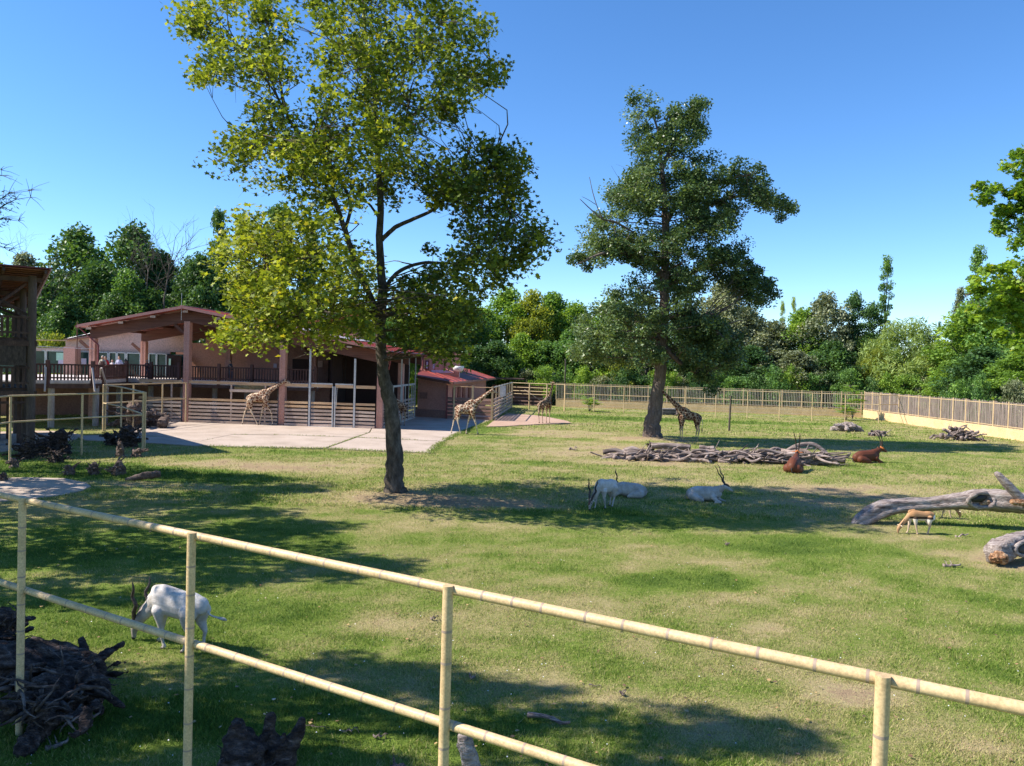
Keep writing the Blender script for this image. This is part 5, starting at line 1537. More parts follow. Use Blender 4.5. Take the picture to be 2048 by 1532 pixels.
# upper tier
u0, u1 = WP(842, 76, 0), WP(919, 75.2, 0)
AW('upper_wall', Mt['pink'], u0, u1, 3.6, 5.95)
AW('sill_band', Mt['lavender'], u0 + Vector((.4, -.12, 0)), WP(905, 75.2, 0), 4.05, 4.3, .08)
board('upper_roof', Mt['roof_dark'], WP(836, 79, 6.1), WP(923, 78, 6.0), 7, .15, ax)
for px in (853.5, 866.5, 878.5, 890.5):
    a, b = WP(px - 3.4, 75.75, 0), WP(px + 3.4, 75.65, 0)
    wf = AW('window', Mt['gutter'], a, b, 4.3, 5.2, .1)
    AW('pane', Mt['lavender'], WP(px - 1.6, 75.6, 0), WP(px + 1.8, 75.6, 0), 4.42, 5.08, .06)
pole('downpipe', Mt['gutter'], WP(845, 75.5, 5.6), WP(845, 75.5, 4.1), .07, ax, 8)
pole('downpipe', Mt['gutter'], WP(858, 75.4, 6.0), WP(845, 75.5, 5.6), .07, ax, 8)
pole('downpipe', Mt['gutter'], WP(888, 75.3, 5.6), WP(888, 75.3, 4.5), .06, ax, 8)
pole('downpipe', Mt['gutter'], WP(888, 75.3, 4.5), WP(908, 74, 4.1), .06, ax, 8)
for f in (.16, .27, .38, .52):
    c_ = f1.lerp(g1, f); dn = (g1 - f1).normalized()
    board('window', Mt['gutter'], c_ - dn * .55 + Vector((.03, 0, 2.0)), c_ + dn * .55 + Vector((.03, 0, 2.0)), .08, 1.5, ax)
bw = thing('white_bowl', 'white basin on a short stand on the roof of the pink annex', 'basin', tuple(WP(916, 74, 4.0)))
mb = MB()
prof = [(.25, .42), (.42, .5), (.52, .72), (.56, .95), (.5, .95), (.42, .6), (.05, .5)]
vs, fs = [], []
for r_, z_ in prof:
    for k in range(16): vs.append((math.cos(k * .3927) * r_, math.sin(k * .3927) * r_, z_ - .2))
for i in range(len(prof) - 1):
    for k in range(16): fs.append((i * 16 + k, i * 16 + (k + 1) % 16, (i + 1) * 16 + (k + 1) % 16, (i + 1) * 16 + k))
fs.append(tuple(range(15, -1, -1)))
mb.add(vs, fs); mb.build('basin', Mt['white'], bw, True)
pole('stand', Mt['steel'], Vector(bw.location) + Vector((.15, -.1, -.25)), Vector(bw.location) + Vector((.15, -.1, .3)), .03, bw, 8)

# ---------------------------------------------------------------- board pen right of the annex
pf = thing('board_pen', 'brown board fence with yellow posts behind the second walking giraffe', 'fence', tuple(G(893, 838)))
q0, q1 = G(893, 838), G(983, 842)
for f in (0, .16, .57, 1.0):
    p = q0.lerp(q1, f)
    board('post', Mt['yellow'] if f else Mt['gutter'], p + Vector((0, -.08, -.1)), p + Vector((0, -.08, 3.05)), .15, .15, pf)
board('top_rail', Mt['plank_orange'], q0.lerp(q1, .16) + Vector((0, 0, 2.95)), q1 + Vector((0, 0, 2.95)), .05, .06, pf)
for z in (1.85, 1.55, 1.2, .88, .56, .22):
    board('board', Mt['plank_brown'], q0 + Vector((0, 0, z)), q1 + Vector((0, 0, z + random.gauss(0, .02))), .05, .24, pf)
pf2 = thing('board_pen', 'board fence running back beside the sandy patch, its rails throwing stripes on the ground', 'fence', tuple(G(985, 842)))
e0, e1 = G(986, 842), P(1024, 800, 89); e1.z = 0
for k in range(8):
    p = e0.lerp(e1, k / 7)
    board('post', Mt['yellow'], p + Vector((-.09, 0, -.1)), p + Vector((-.09, 0, 3.05)), .13, .13, pf2)
board('top_rail', Mt['steel'], e0 + Vector((0, 0, 2.98)), e1 + Vector((0, 0, 2.98)), .06, .08, pf2)
for z in (1.85, 1.55, 1.22, .9, .58, .25):
    board('board', Mt['plank'], e0 + Vector((0, 0, z)), e1 + Vector((0, 0, z)), .05, .19, pf2)
for f in (.3, .42):
    p = e0.lerp(e1, f); board('steel_panel', Mt['steel'], p + Vector((.05, 0, 1.9)), p + Vector((.05, 0, 2.9)), .05, .5, pf2, up=Vector((1, 0, 0)))
pf3 = thing('rail_pen', 'open cream rail pen far back, behind the giraffe turned away', 'fence', tuple(e1))
h0, h1 = e1, G(1129, 822)
h1 = Vector((h1.x, h1.y + .4, 0))
for k in range(4):
    p = h0.lerp(h1, k / 3)
    pole('post', Mt['yellow'], p + Vector((0, 0, -.1)), p + Vector((0, 0, 3.0)), .075, pf3, 10)
for z in (2.95, 2.45, 2.05, 1.7):
    pole('rail', Mt['yellow'], h0 + Vector((0, 0, z)), h0.lerp(h1, .72 if z < 2.9 else 1) + Vector((0, 0, z)), .045, pf3, 8)
for z in (1.3, .9, .5):
    board('board', Mt['plank_brown'], h0 + Vector((0, .2, z)), h0.lerp(h1, .6) + Vector((0, .2, z)), .04, .14, pf3)
pole('strut', Mt['plank'], h0 + Vector((1.4, -.2, 2.2)), h0 + Vector((4.4, -1.0, .3)), .05, pf3, 8)
hut = thing('dark_shed', 'low dark shed roof behind the board pen', 'shed', tuple(WP(1000, 98, 0)))
board('shed_wall', Mt['glulam'], WP(985, 98, 1.2), WP(1105, 98, 1.2), .3, 2.5, hut)
board('shed_roof', Mt['dark_wood'], WP(980, 98, 3.25), WP(1048, 98, 3.25), 4, .16, hut)

# posts in the open
fp = thing('wooden_post', 'lone weathered wooden post standing in the paddock before the far fence', 'post', tuple(G(1458, 862)))
pole('shaft', Mt['bark3'], G(1458, 862) + Vector((0, 0, -.1)), G(1458, 862) + Vector((.05, 0, 2.95)), .085, fp, 10)
up_ = thing('utility_pole', 'thin dark utility pole before the trees, left of the parked cars', 'pole', tuple(WP(1130, 99, 0)))
pole('shaft', Mt['bark3'], WP(1130, 99, 0), WP(1130, 99, 6.0), .09, up_, 8)

# parked cars behind the fence
def car(px, depth, matb, label, rz=0.1):
    p = WP(px, depth, 0)
    t = thing('parked_car', label, 'car', tuple(p), rz)
    def prof(pts, w_, nm, mat, z=0):
        m = MB(); n = len(pts)
        vs = [(x, -w_ / 2, zz) for x, zz in pts] + [(x, w_ / 2, zz) for x, zz in pts]
        m.add(vs, [tuple(range(n)), tuple(reversed(range(n, 2 * n)))] + [(i, i + n, (i + 1) % n + n, (i + 1) % n) for i in range(n)])
        return m.build(nm, mat, t)
    prof([(-2.1, .35), (2.1, .35), (2.15, .75), (1.3, .95), (-2.0, 1.0), (-2.15, .8)], 1.7, 'body', matb)
    prof([(-1.9, 1.0), (1.1, .96), (.5, 1.45), (-1.5, 1.5)], 1.45, 'cabin', Mt['glass'])
    prof([(-1.5, 1.5), (.5, 1.45), (.4, 1.53), (-1.4, 1.56)], 1.4, 'roof', matb)
    for x in (-1.35, 1.35):
        for y in (-.8, .8):
            m = MB(); m.tube([(x, y - .1, .32), (x, y + .1, .32)], .32, 14); m.build('wheel', Mt['black'], t)
blue = flat('pale_blue_paint', (0.35, 0.48, 0.68), 0.3)
car(1150, 101, blue, 'pale blue car parked behind the picket fence by the utility pole')
car(1206, 101.5, Mt['white'], 'white car parked behind the picket fence, right of the blue one')
red = flat('red_paint', (0.45, 0.06, 0.03), 0.5)
rd_ = thing('red_pump', 'slim red painted stand rising behind the picket fence beside the white car', 'stand', tuple(WP(1206, 104, 0)))
pole('shaft', red, WP(1206, 104, 0), WP(1206, 104, 3.9), .16, rd_, 8)
board('arm', red, WP(1203, 104, 3.0), WP(1211, 104, 3.9), .12, .12, rd_)
board('arm', red, WP(1210, 104, 3.1), WP(1205, 104, 4.3), .1, .1, rd_)

# ailanthus sapling in the fence corner
def sapling(px, depth, H, label):
    b = WP(px, depth, 0)
    t = thing('sapling', label, 'sapling', tuple(b))
    st = MB(); lf = []; tn = []
    rd = random.Random(8)
    for j in range(7):
        tip = Vector((rd.gauss(0, .35), rd.gauss(0, .3), H * rd.uniform(.45, 1)))
        st.tube([(0, 0, 0), tip * .5 + Vector((rd.gauss(0, .1), 0, 0)), tip], [.03, .022, .01], 5, caps=False)
        for k in range(9):
            a = rd.random() * 6.28; L = rd.uniform(.7, 1.1)
            d = Vector((math.cos(a), math.sin(a), rd.uniform(-.1, .5))).normalized()
            q = [tip, tip + d * L * .5 + Vector((0, 0, .06)), tip + d * L + Vector((0, 0, -.15))]
            st.tube(q, [.008, .006, .003], 3, caps=False)
            for m in range(9):
                f = .25 + m * .09; c = q[0].lerp(q[2], f)
                for s_ in (-1, 1):
                    n = Vector((-d.y, d.x, 0)) * s_
                    lf.append([c, c + n * .1 + d * .05, c + n * .24 + Vector((0, 0, -.04)), c + n * .1 - d * .04])
                    tn.append(rd.uniform(.3, .8))
    st.build('stem', Mt['bark1'], t)
    V = np.array([[list(v) for v in q] for q in lf])
    me = np_mesh('fronds', V.reshape(-1, 3), len(lf), 4, np.array(tn)); link('crown', me, Mt['leaf_fresh'], t)
sapling(1707, 86, 4.0, 'bright sapling with long feathery leaf fronds in the corner of the fences')
sapling(1180, 87, 1.6, 'small green sapling at the foot of the wire fence, left of the poplar trunk')
sapling(1693, 84, 1.7, 'short leafy weed against the wire fence below the bright sapling')

# ---------------------------------------------------------------- dead wood
def log_mesh(name, pts, rad, sides=12, noise=.06, lobes=3, seed=0, sub=5):
    rd = random.Random(seed)
    q = crom([(*p, r) for p, r in zip(pts, rad)], sub)
    mb = MB()
    mb.tube([Vector(a[:3]) for a in q], [max(.004, a[3]) * (1 + rd.gauss(0, noise * .6)) for a in q], sides, noise=noise, rnd=rd, lobes=lobes)
    return mb
def stick_mesh(seed, L=2.0, r=.05, fork=True):
    rd = random.Random(seed)
    n = 6
    pts = [(L * (k / (n - 1) - .5), rd.gauss(0, .03) * L, rd.gauss(0, .022) * L) for k in range(n)]
    rad = [r * (1 - .55 * k / (n - 1)) * rd.uniform(.85, 1.15) for k in range(n)]
    mb = log_mesh('stick', pts, rad, 8, .08, 3, seed, 4)
    if fork:
        for _ in range(rd.randint(1, 3)):
            k = rd.randint(1, 4); b = Vector(pts[k]); d = Vector((rd.uniform(.3, .8), rd.choice((-1, 1)) * rd.uniform(.3, .8), rd.uniform(-.1, .5))).normalized() * L * rd.uniform(.12, .32)
            mb.tube([b, b + d * .5 + Vector((0, 0, .03)), b + d], [rad[k] * .6, rad[k] * .45, rad[k] * .22], 6, noise=.1, rnd=rd)
    me = mb.mesh('branch', True); me.materials.append(Mt['driftwood']); return me
STICKS = [stick_mesh(100 + i, 2.0, .05 + .012 * (i % 4), i % 3 != 2) for i in range(12)]
THICK = [stick_mesh(140 + i, 2.0, .13, False) for i in range(4)]
def stick(p, L, rz, ry, label, group=None, me=None, thick=1.0, cat='branch', rx=None, nm='branch'):
    o = bpy.data.objects.new(nm, me or random.choice(STICKS)); COL.objects.link(o)
    o.location = p; o.rotation_euler = (random.random() * 6.28 if rx is None else rx, ry, rz); o.scale = (L / 2, thick, thick)
    return tag(o, label, cat, group)
def ground_pt(px, py): return G(px, py)

def long_pile():
    a, b = G(1212, 915), G(1652, 930)
    L = (b - a).length; d = (b - a).normalized(); n = Vector((-d.y, d.x, 0))
    for i in range(190):
        f = random.random(); layer = i / 190
        if f < .12 and layer > .3: f += .15
        w_ = 1.0 * (1 - abs(f - .55) ** 2)
        h = (0.05 + layer * .44 * math.sin(min(1, f * 1.25 + .12) * math.pi * .62)) * (1.15 if f > .5 else .8)
        p = a + d * (L * f) + n * random.gauss(0, .38) * w_ * (1 - layer * .5) + Vector((0, 0, h))
        stick(p, random.uniform(1.6, 3.6), math.atan2(d.y, d.x) + random.gauss(0, .38), random.gauss(0, .09) - .03, 'grey weathered branch in the long pile in front of the poplar', 'branches of the long pile', thick=random.choice((.6, .8, .9, 1.1, 1.3, 1.9)))
long_pile()
def thick_log(px0, py0, px1, py1, z, r, label, mat='driftwood'):
    a, b = G(px0, py0), G(px1, py1)
    a.z = b.z = z
    m = (a + b) / 2; L = (b - a).length
    rd = random.Random(px0)
    pts = [(L * (k / 4 - .5), rd.gauss(0, .03), rd.gauss(0, .02)) for k in range(5)]
    o = log_mesh('log', pts, [r * rd.uniform(.93, 1.06) for _ in pts], 14, .03, 2, px0).build('log', Mt[mat], None, True)
    o.location = m; o.rotation_euler = (0, 0, math.atan2((b - a).y, (b - a).x))
    return tag(o, label, 'log')
thick_log(1302, 910, 1380, 913, .55, .17, 'thick pale sawn log lying on the left half of the long branch pile')
thick_log(1398, 917, 1428, 919, .62, .13, 'short pale sawn log lying on the middle of the long branch pile')
thick_log(1655, 925, 1690, 928, .2, .14, 'short brown log at the right end of the long branch pile')
def pale_arch():
    g = G(1620, 922)
    o = log_mesh('log', [(-1.9, 0, .15), (-1.1, 0, .72), (-.3, .05, .95), (.3, 0, .9), (.9, -.15, .45), (1.3, -.25, .05)], [.07, .1, .12, .12, .1, .08], 10, .05, 3, 5).build('bent_branch', Mt['driftwood'], None, True)
    o.location = (g.x, g.y, 0)
    tag(o, 'pale bent branch arching over the right part of the long branch pile', 'branch')
    g = G(1575, 921)
    o = log_mesh('log', [(-1.6, 0, .1), (-.9, 0, .7), (-.3, .05, .55), (.3, 0, .75), (.9, 0, .45), (1.3, -.1, .1)], [.06, .1, .1, .11, .1, .07], 10, .05, 3, 6).build('bent_branch', Mt['driftwood'], None, True)
    o.location = (g.x, g.y - .3, 0)
    tag(o, 'pale twisted branch on the long pile behind the nearer chestnut antelope', 'branch')
pale_arch()
def heap(px, py, n, w_, h_, label, grp, lmin=.9, lmax=2.4):
    c = G(px, py)
    for i in range(n):
        q = random.gauss(0, .38); l = i / n
        p = c + Vector((q * w_, random.gauss(0, .25) * w_ * .5, .06 + max(0, h_ * l * (1 - abs(q)))))
        stick(p, random.uniform(lmin, lmax), random.choice((0.1, .3, -.4, 2.7, .8)) + random.gauss(0, .3), random.gauss(0, .22), label, grp, thick=random.uniform(1.0, 2.2))
heap(1920, 880, 34, 2.0, .95, 'grey branch in the heap before the side picket fence', 'branches of the heap by the side fence')
heap(1757, 872, 10, .8, .35, 'grey branch in the small low heap in the far right of the paddock', 'branches of the small low heap', .6, 1.5)

def blob(name, chains, voxel, mat, parent=None, it=4, nsm=None, lat=(0, 1, 0), sides=14, remesh=True):
    """overlapping tapered limbs fused into one continuous skin"""
    mb = MB()
    for ch in chains:
        pts = [p[:3] for p in ch['p']]; rad = [p[3] for p in ch['p']]
        q = crom([(*p, r) for p, r in zip(pts, rad)], 4) if len(pts) > 2 else [np.array((*p, r)) for p, r in zip(pts, rad)]
        mb.tube([Vector(a[:3]) for a in q], [max(a[3], .003) for a in q], sides, ratio=ch.get('ratio', 1.0), lat=lat, caps='round', noise=ch.get('noise', 0))
    me = mb.mesh(name)
    o = bpy.data.objects.new(name, me); COL.objects.link(o)
    m = o.modifiers.new('r', 'REMESH'); m.mode = 'VOXEL'; m.voxel_size = voxel
    s = o.modifiers.new('s', 'SMOOTH'); s.factor = .5; s.iterations = it
    dg = bpy.context.evaluated_depsgraph_get()
    me2 = bpy.data.meshes.new_from_object(o.evaluated_get(dg))
    bpy.data.objects.remove(o); bpy.data.meshes.remove(me)
    me2.name = name; smooth(me2)
    me2.materials.clear(); me2.materials.append(mat)
    return me2

Mt['rootwood_pale'] = mat_noise('grey_root_fibre', [(0.3, (0.025, 0.018, 0.015)), (0.5, (0.075, 0.056, 0.05)), (0.7, (0.2, 0.165, 0.15))], 6.0, 0.9, 0.8, 0.03, kind='object', fine=20)
def thin_roots(o, rd, R_, H_, n, mat):
    mb = MB()
    for k in range(n):
        a = rd.random() * 6.283; e = rd.uniform(-.1, 1.2)
        d = Vector((math.cos(a) * math.cos(e), math.sin(a) * math.cos(e), math.sin(e)))
        s = Vector((d.x * R_ * .45, d.y * R_ * .45, rd.uniform(.1, .75) * H_))
        L = R_ * rd.uniform(.35, .8); r0 = R_ * rd.uniform(.018, .05)
        p = s; q = [s]
        for i in range(5):
            d = (d + Vector((rd.gauss(0, .35), rd.gauss(0, .35), rd.gauss(-.05, .3)))).normalized()
            p = p + d * L / 5; p = Vector((p.x, p.y, max(p.z, .01))); q.append(p)
        mb.tube(q, [r0 * (1 - .16 * i) for i in range(6)], 6, noise=.15, rnd=rd)
    mb.build('thin_roots', mat, o, True)['kind'] = 'stuff'

def root_stump(name, loc, R_, H_, nroots, seed, mat, label, cat='tree stump', core=None, up=.5, thin=1.0, rz=0):
    rd = random.Random(seed)
    chains = [{'p': core or [(0, 0, 0, R_ * .5), (rd.gauss(0, .05), 0, H_ * .4, R_ * .42), (rd.gauss(0, .1), 0, H_ * .75, R_ * .28)], 'noise': .18}]
    for k in range(nroots):
        a = rd.random() * 6.283; e = rd.uniform(-.2, 1.0) * up
        d = Vector((math.cos(a) * math.cos(e), math.sin(a) * math.cos(e), math.sin(e)))
        s = Vector((rd.gauss(0, .12), rd.gauss(0, .12), rd.uniform(.15, .7) * 1)) * 1.0
        s.x *= R_; s.y *= R_; s.z *= H_
        L = R_ * rd.uniform(.6, 1.25); r0 = R_ * rd.uniform(.07, .17) * thin
        q = []
        for i in range(5):
            f = i / 4
            p = s + d * L * f + Vector((rd.gauss(0, .07), rd.gauss(0, .07), rd.gauss(0, .06))) * R_ * f
            p.z = max(p.z, .02)
            q.append((p.x, p.y, p.z, r0 * (1 - .75 * f) + .006))
        chains.append({'p': q, 'noise': .15})
    me = blob(name, chains, max(.012, R_ * .028), mat, it=1, sides=9)
    # rough wood relief
    co = np.zeros(len(me.vertices) * 3, dtype=np.float32); me.vertices.foreach_get('co', co); co = co.reshape(-1, 3)
    nn = (fbm(co[:, 0] + co[:, 2], co[:, 1] - co[:, 2], 8 / R_, 4) - .5) * R_ * .16
    no = np.zeros(len(me.vertices) * 3, dtype=np.float32); me.vertices.foreach_get('normal', no)
    co += no.reshape(-1, 3) * nn[:, None]
    me.vertices.foreach_set('co', co.ravel()); me.update()
    o = link(name, me); o.location = loc; o.rotation_euler = (0, 0, rz)
    thin_roots(o, rd, R_, H_, int(nroots * 1.1), Mt['driftwood'] if mat != Mt['rootwood'] else Mt['rootwood_pale'])
    return tag(o, label, cat)

# near dark root mass at the lower left
def big_roots():
    rd = random.Random(33)
    c = G(95, 1470)
    def Q(px, py, z, dy=0):
        d = ray(px, py); p = CAM + d * ((z - CAM.z) / d.z); return (p.x - c.x, p.y - c.y + dy, z)
    ch = [
        {'p': [(*Q(-80, 1340, .45), .34), (*Q(20, 1330, .5), .36), (*Q(110, 1330, .45), .32), (*Q(175, 1345, .42), .24)], 'noise': .12},
        {'p': [(*Q(100, 1400, .3), .36), (*Q(150, 1370, .35), .33), (*Q(190, 1380, .3), .2)], 'noise': .16},
        {'p': [(*Q(130, 1360, .3), .24), (*Q(100, 1420, .2), .19), (*Q(75, 1465, .1), .15), (*Q(48, 1500, .05), .12)], 'noise': .08},
        {'p': [(*Q(120, 1310, .45), .13), (*Q(150, 1330, .5), .09), (*Q(180, 1345, .4), .06)]},
        {'p': [(*Q(165, 1345, .35), .1), (*Q(195, 1320, .5), .075), (*Q(225, 1300, .62), .05), (*Q(243, 1287, .7), .035)]},
        {'p': [(*Q(170, 1350, .3), .09), (*Q(172, 1320, .5), .06), (*Q(168, 1295, .66), .05), (*Q(164, 1278, .75), .04)]},
        {'p': [(*Q(175, 1355, .25), .08), (*Q(210, 1352, .25), .05), (*Q(258, 1343, .3), .022)]},
        {'p': [(*Q(190, 1350, .2), .05), (*Q(215, 1335, .3), .03), (*Q(232, 1327, .35), .018), (*Q(254, 1325, .35), .01)]},
        {'p': [(*Q(45, 1350, .5), .1), (*Q(65, 1338, .6), .06), (*Q(92, 1326, .7), .035)]},
        {'p': [(*Q(50, 1345, .5), .09), (*Q(30, 1365, .5), .05), (*Q(12, 1384, .45), .035)]},
        {'p': [(*Q(52, 1345, .5), .08), (*Q(58, 1362, .5), .04), (*Q(64, 1372, .45), .025)]},
        {'p': [(*Q(45, 1350, .45), .08), (*Q(20, 1358, .5), .045), (*Q(5, 1368, .45), .03)]},
    ]
    for k in range(34):
        px, py = rd.uniform(10, 200), rd.uniform(1320, 1430)
        z = rd.uniform(.15, .5)
        a = rd.uniform(-.6, 3.6)
        p = Vector(Q(px, py, z)); d = Vector((math.cos(a), -abs(math.sin(a)) * .8, rd.uniform(-.5, .6))).normalized() * rd.uniform(.25, .5)
        ch.append({'p': [(*p, .07), (*(p + d * .5 + Vector((rd.gauss(0, .04), 0, rd.gauss(0, .04)))), .045), (*(p + d), .015)], 'noise': .15})
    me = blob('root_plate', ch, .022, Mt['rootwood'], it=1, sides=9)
    co = np.zeros(len(me.vertices) * 3, dtype=np.float32); me.vertices.foreach_get('co', co); co = co.reshape(-1, 3)
    no = np.zeros(len(me.vertices) * 3, dtype=np.float32); me.vertices.foreach_get('normal', no)
    co += no.reshape(-1, 3) * ((fbm(co[:, 0] * .6 + co[:, 2], co[:, 1] * 1.6 - co[:, 2], 9, 5) - .5) * .15)[:, None]
    me.vertices.foreach_set('co', co.ravel()); me.update()
    o = link('tree_roots', me); o.location = (c.x, c.y, 0)
    tag(o, 'huge dark uprooted tree roots and trunk lying in shade at the lower left', 'tree roots')
    mb = MB()
    for k in range(110):
        px, py = rd.uniform(15, 195), rd.uniform(1300, 1440); z = rd.uniform(.25, .72) * (1 - max(0, py - 1380) / 160)
        p = Vector(Q(px, py, z)); a = rd.uniform(0, 6.28)
        d = Vector((math.cos(a), -abs(math.sin(a)) * .6, rd.uniform(-.7, .5))).normalized(); L = rd.uniform(.25, .6); q = [p]
        for i in range(5):
            d = (d + Vector((rd.gauss(0, .3), rd.gauss(0, .3), rd.gauss(-.05, .3)))).normalized(); p = p + d * L / 5; q.append(Vector((p.x, p.y, max(.01, p.z))))
        r0 = rd.uniform(.012, .035)
        mb.tube(q, [r0 * (1 - .16 * i) for i in range(6)], 6, noise=.15, rnd=rd)
    mb.build('thin_roots', Mt['rootwood_pale'], o, True)['kind'] = 'stuff'
big_roots()
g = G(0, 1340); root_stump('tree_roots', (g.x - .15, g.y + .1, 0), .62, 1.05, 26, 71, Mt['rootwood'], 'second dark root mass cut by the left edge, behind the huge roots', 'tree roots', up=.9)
g = G(505, 1560); root_stump('tree_stump', (g.x, g.y, 0), .5, .42, 7, 72, Mt['rootwood'], 'dark rotten stump with upright prongs at the bottom edge, left of the middle post', core=[(-.05, 0, 0, .36), (-.1, 0, .25, .3), (-.18, 0, .5, .17), (-.2, 0, .62, .1)], up=1.2)
def prongs():
    g = G(560, 1548)
    ch = [{'p': [(0, 0, .0, .2), (-.05, 0, .28, .14), (-.15, .02, .5, .08), (-.13, .02, .68, .065)], 'noise': .15},
          {'p': [(.05, 0, .1, .14), (.12, 0, .32, .1), (.2, .02, .5, .085), (.24, .03, .64, .05)], 'noise': .15},
          {'p': [(.0, 0, .1, .12), (.02, -.05, .34, .06), (.05, -.05, .5, .03)], 'noise': .15}]
    me = blob('prong', ch, .014, Mt['rootwood'], it=1, sides=9); o = link('tree_stump', me); o.location = (g.x, g.y, 0)
    tag(o, 'dark forked stump piece with two blunt prongs, right of the pair at bottom', 'tree stump')
prongs()
def pale_snag():
    g = G(938, 1600)
    ch = [{'p': [(.1, 0, 0, .15), (.04, 0, .3, .115), (-.03, 0, .55, .1), (-.07, 0, .72, .085)], 'noise': .1}, {'p': [(-.06, 0, .55, .05), (-.13, 0, .63, .035)], 'noise': .1}]
    me = blob('snag', ch, .012, Mt['driftwood_big'], it=1, sides=10); o = link('tree_snag', me); o.location = (g.x, g.y, 0)
    tag(o, 'pale grey broken snag at the bottom edge right of the middle railing post', 'stump')
pale_snag()
g = G(783, 1560); root_stump('root_piece', (g.x, g.y, 0), .2, .2, 6, 73, Mt['rootwood2'], 'small grey root tip peeping in at the bottom edge left of the middle railing post', 'root', up=1.2)

# roots and stumps in front of the shelter and tower
g = G(270, 855); root_stump('tree_roots', (g.x, g.y, 0), 1.55, 1.9, 20, 81, Mt['rootwood2'], 'big pale brown root plate standing behind the corner of the yellow pipe fence', 'tree roots', up=.8, thin=1.2)
g = G(302, 852); root_stump('tree_roots', (g.x, g.y, 0), 1.1, 1.2, 14, 82, Mt['rootwood2'], 'brown root piece right of the big pale brown root plate', 'tree roots', up=.6)
def sawn_log():
    a = G(326, 856)
    o = log_mesh('log', [(-.9, 0, .55), (0, 0, .45), (.8, 0, .33)], [.30, .31, .32], 14, .04, 2, 3).build('log', Mt['rootwood2'], None, True)
    o.location = a; o.rotation_euler = (0, 0, R(-70)); tag(o, 'thick sawn log end on the paving at the left end of the shelter front', 'log')
sawn_log()
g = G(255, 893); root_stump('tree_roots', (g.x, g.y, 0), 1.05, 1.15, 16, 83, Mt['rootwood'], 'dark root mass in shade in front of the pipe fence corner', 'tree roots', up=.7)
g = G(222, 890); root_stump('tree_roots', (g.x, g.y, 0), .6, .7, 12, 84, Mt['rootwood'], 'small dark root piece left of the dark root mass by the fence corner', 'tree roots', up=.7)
g = G(272, 914); root_stump('tree_stump', (g.x, g.y, 0), .5, .4, 8, 85, Mt['rootwood2'], 'low brown stump slice in the shade before the pipe fence corner', 'tree stump', up=.3)
g = G(240, 915); root_stump('twiggy_root', (g.x, g.y, 0), .42, .9, 6, 86, Mt['rootwood2'], 'thin root with one upright twig left of the low brown stump slice', 'root', up=1.5, thin=.6)
for i, (px, py, r, h, lab) in enumerate(((50, 918, .75, .8, 'tangled dark roots by the left post of the pipe fence, leftmost of the row'), (85, 912, .85, .8, 'tangled dark roots in the middle of the row below the wooden tower'),
        (118, 908, 1.05, 1.25, 'tallest tangled dark roots of the row below the wooden tower'), (112, 925, .6, .5, 'low dark roots in front of the tallest tangle below the wooden tower'))):
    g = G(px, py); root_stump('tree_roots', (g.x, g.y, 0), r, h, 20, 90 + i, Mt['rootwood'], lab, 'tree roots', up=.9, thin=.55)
for i, (px, py, r, h, lab) in enumerate(((28, 936, .38, .45, 'small reddish brown stump at the foot of the leftmost pipe fence post'), (138, 950, .42, .4, 'small pointed brown stump on the bright grass near the gravel path'),
        (188, 949, .42, .55, 'small hollow stump shaped like a basket on the bright grass'), (236, 950, .5, .62, 'small forked stump with two pointed horns on the bright grass'), (4, 962, .4, .3, 'small brown stump cut by the left edge above the gravel path'))):
    g = G(px, py); root_stump('tree_stump', (g.x, g.y, 0), r, h, 9, 110 + i, Mt['rootwood2'], lab, 'tree stump', up=1.0, thin=.9)
g = G(288, 962)
o = log_mesh('log', [(-.7, 0, .05), (-.2, 0, .16), (.25, 0, .24), (.6, .05, .28)], [.05, .11, .14, .1], 9, .15, 3, 12).build('log', Mt['rootwood2'], None, True)
o.location = (g.x, g.y, 0); o.rotation_euler = (0, 0, .15); tag(o, 'short split log lying on the bright grass right of the forked stump', 'log')
g = G(1690, 862); root_stump('tree_roots', (g.x, g.y, 0), 1.35, .75, 12, 121, Mt['driftwood_big'], 'low grey weathered root hump in the far right of the paddock', 'tree roots', up=.12, thin=1.3, core=[(-1.1, 0, .1, .25), (-.2, 0, .35, .42), (.5, 0, .4, .4), (1.5, 0, .05, .16)])
g = G(1355, 905); root_stump('dark_root', (G(1302, 908).x, G(1302, 908).y, .3), .38, .4, 9, 122, Mt['rootwood'], 'small dark root knot at the left end of the thick pale log', 'root', up=.8)

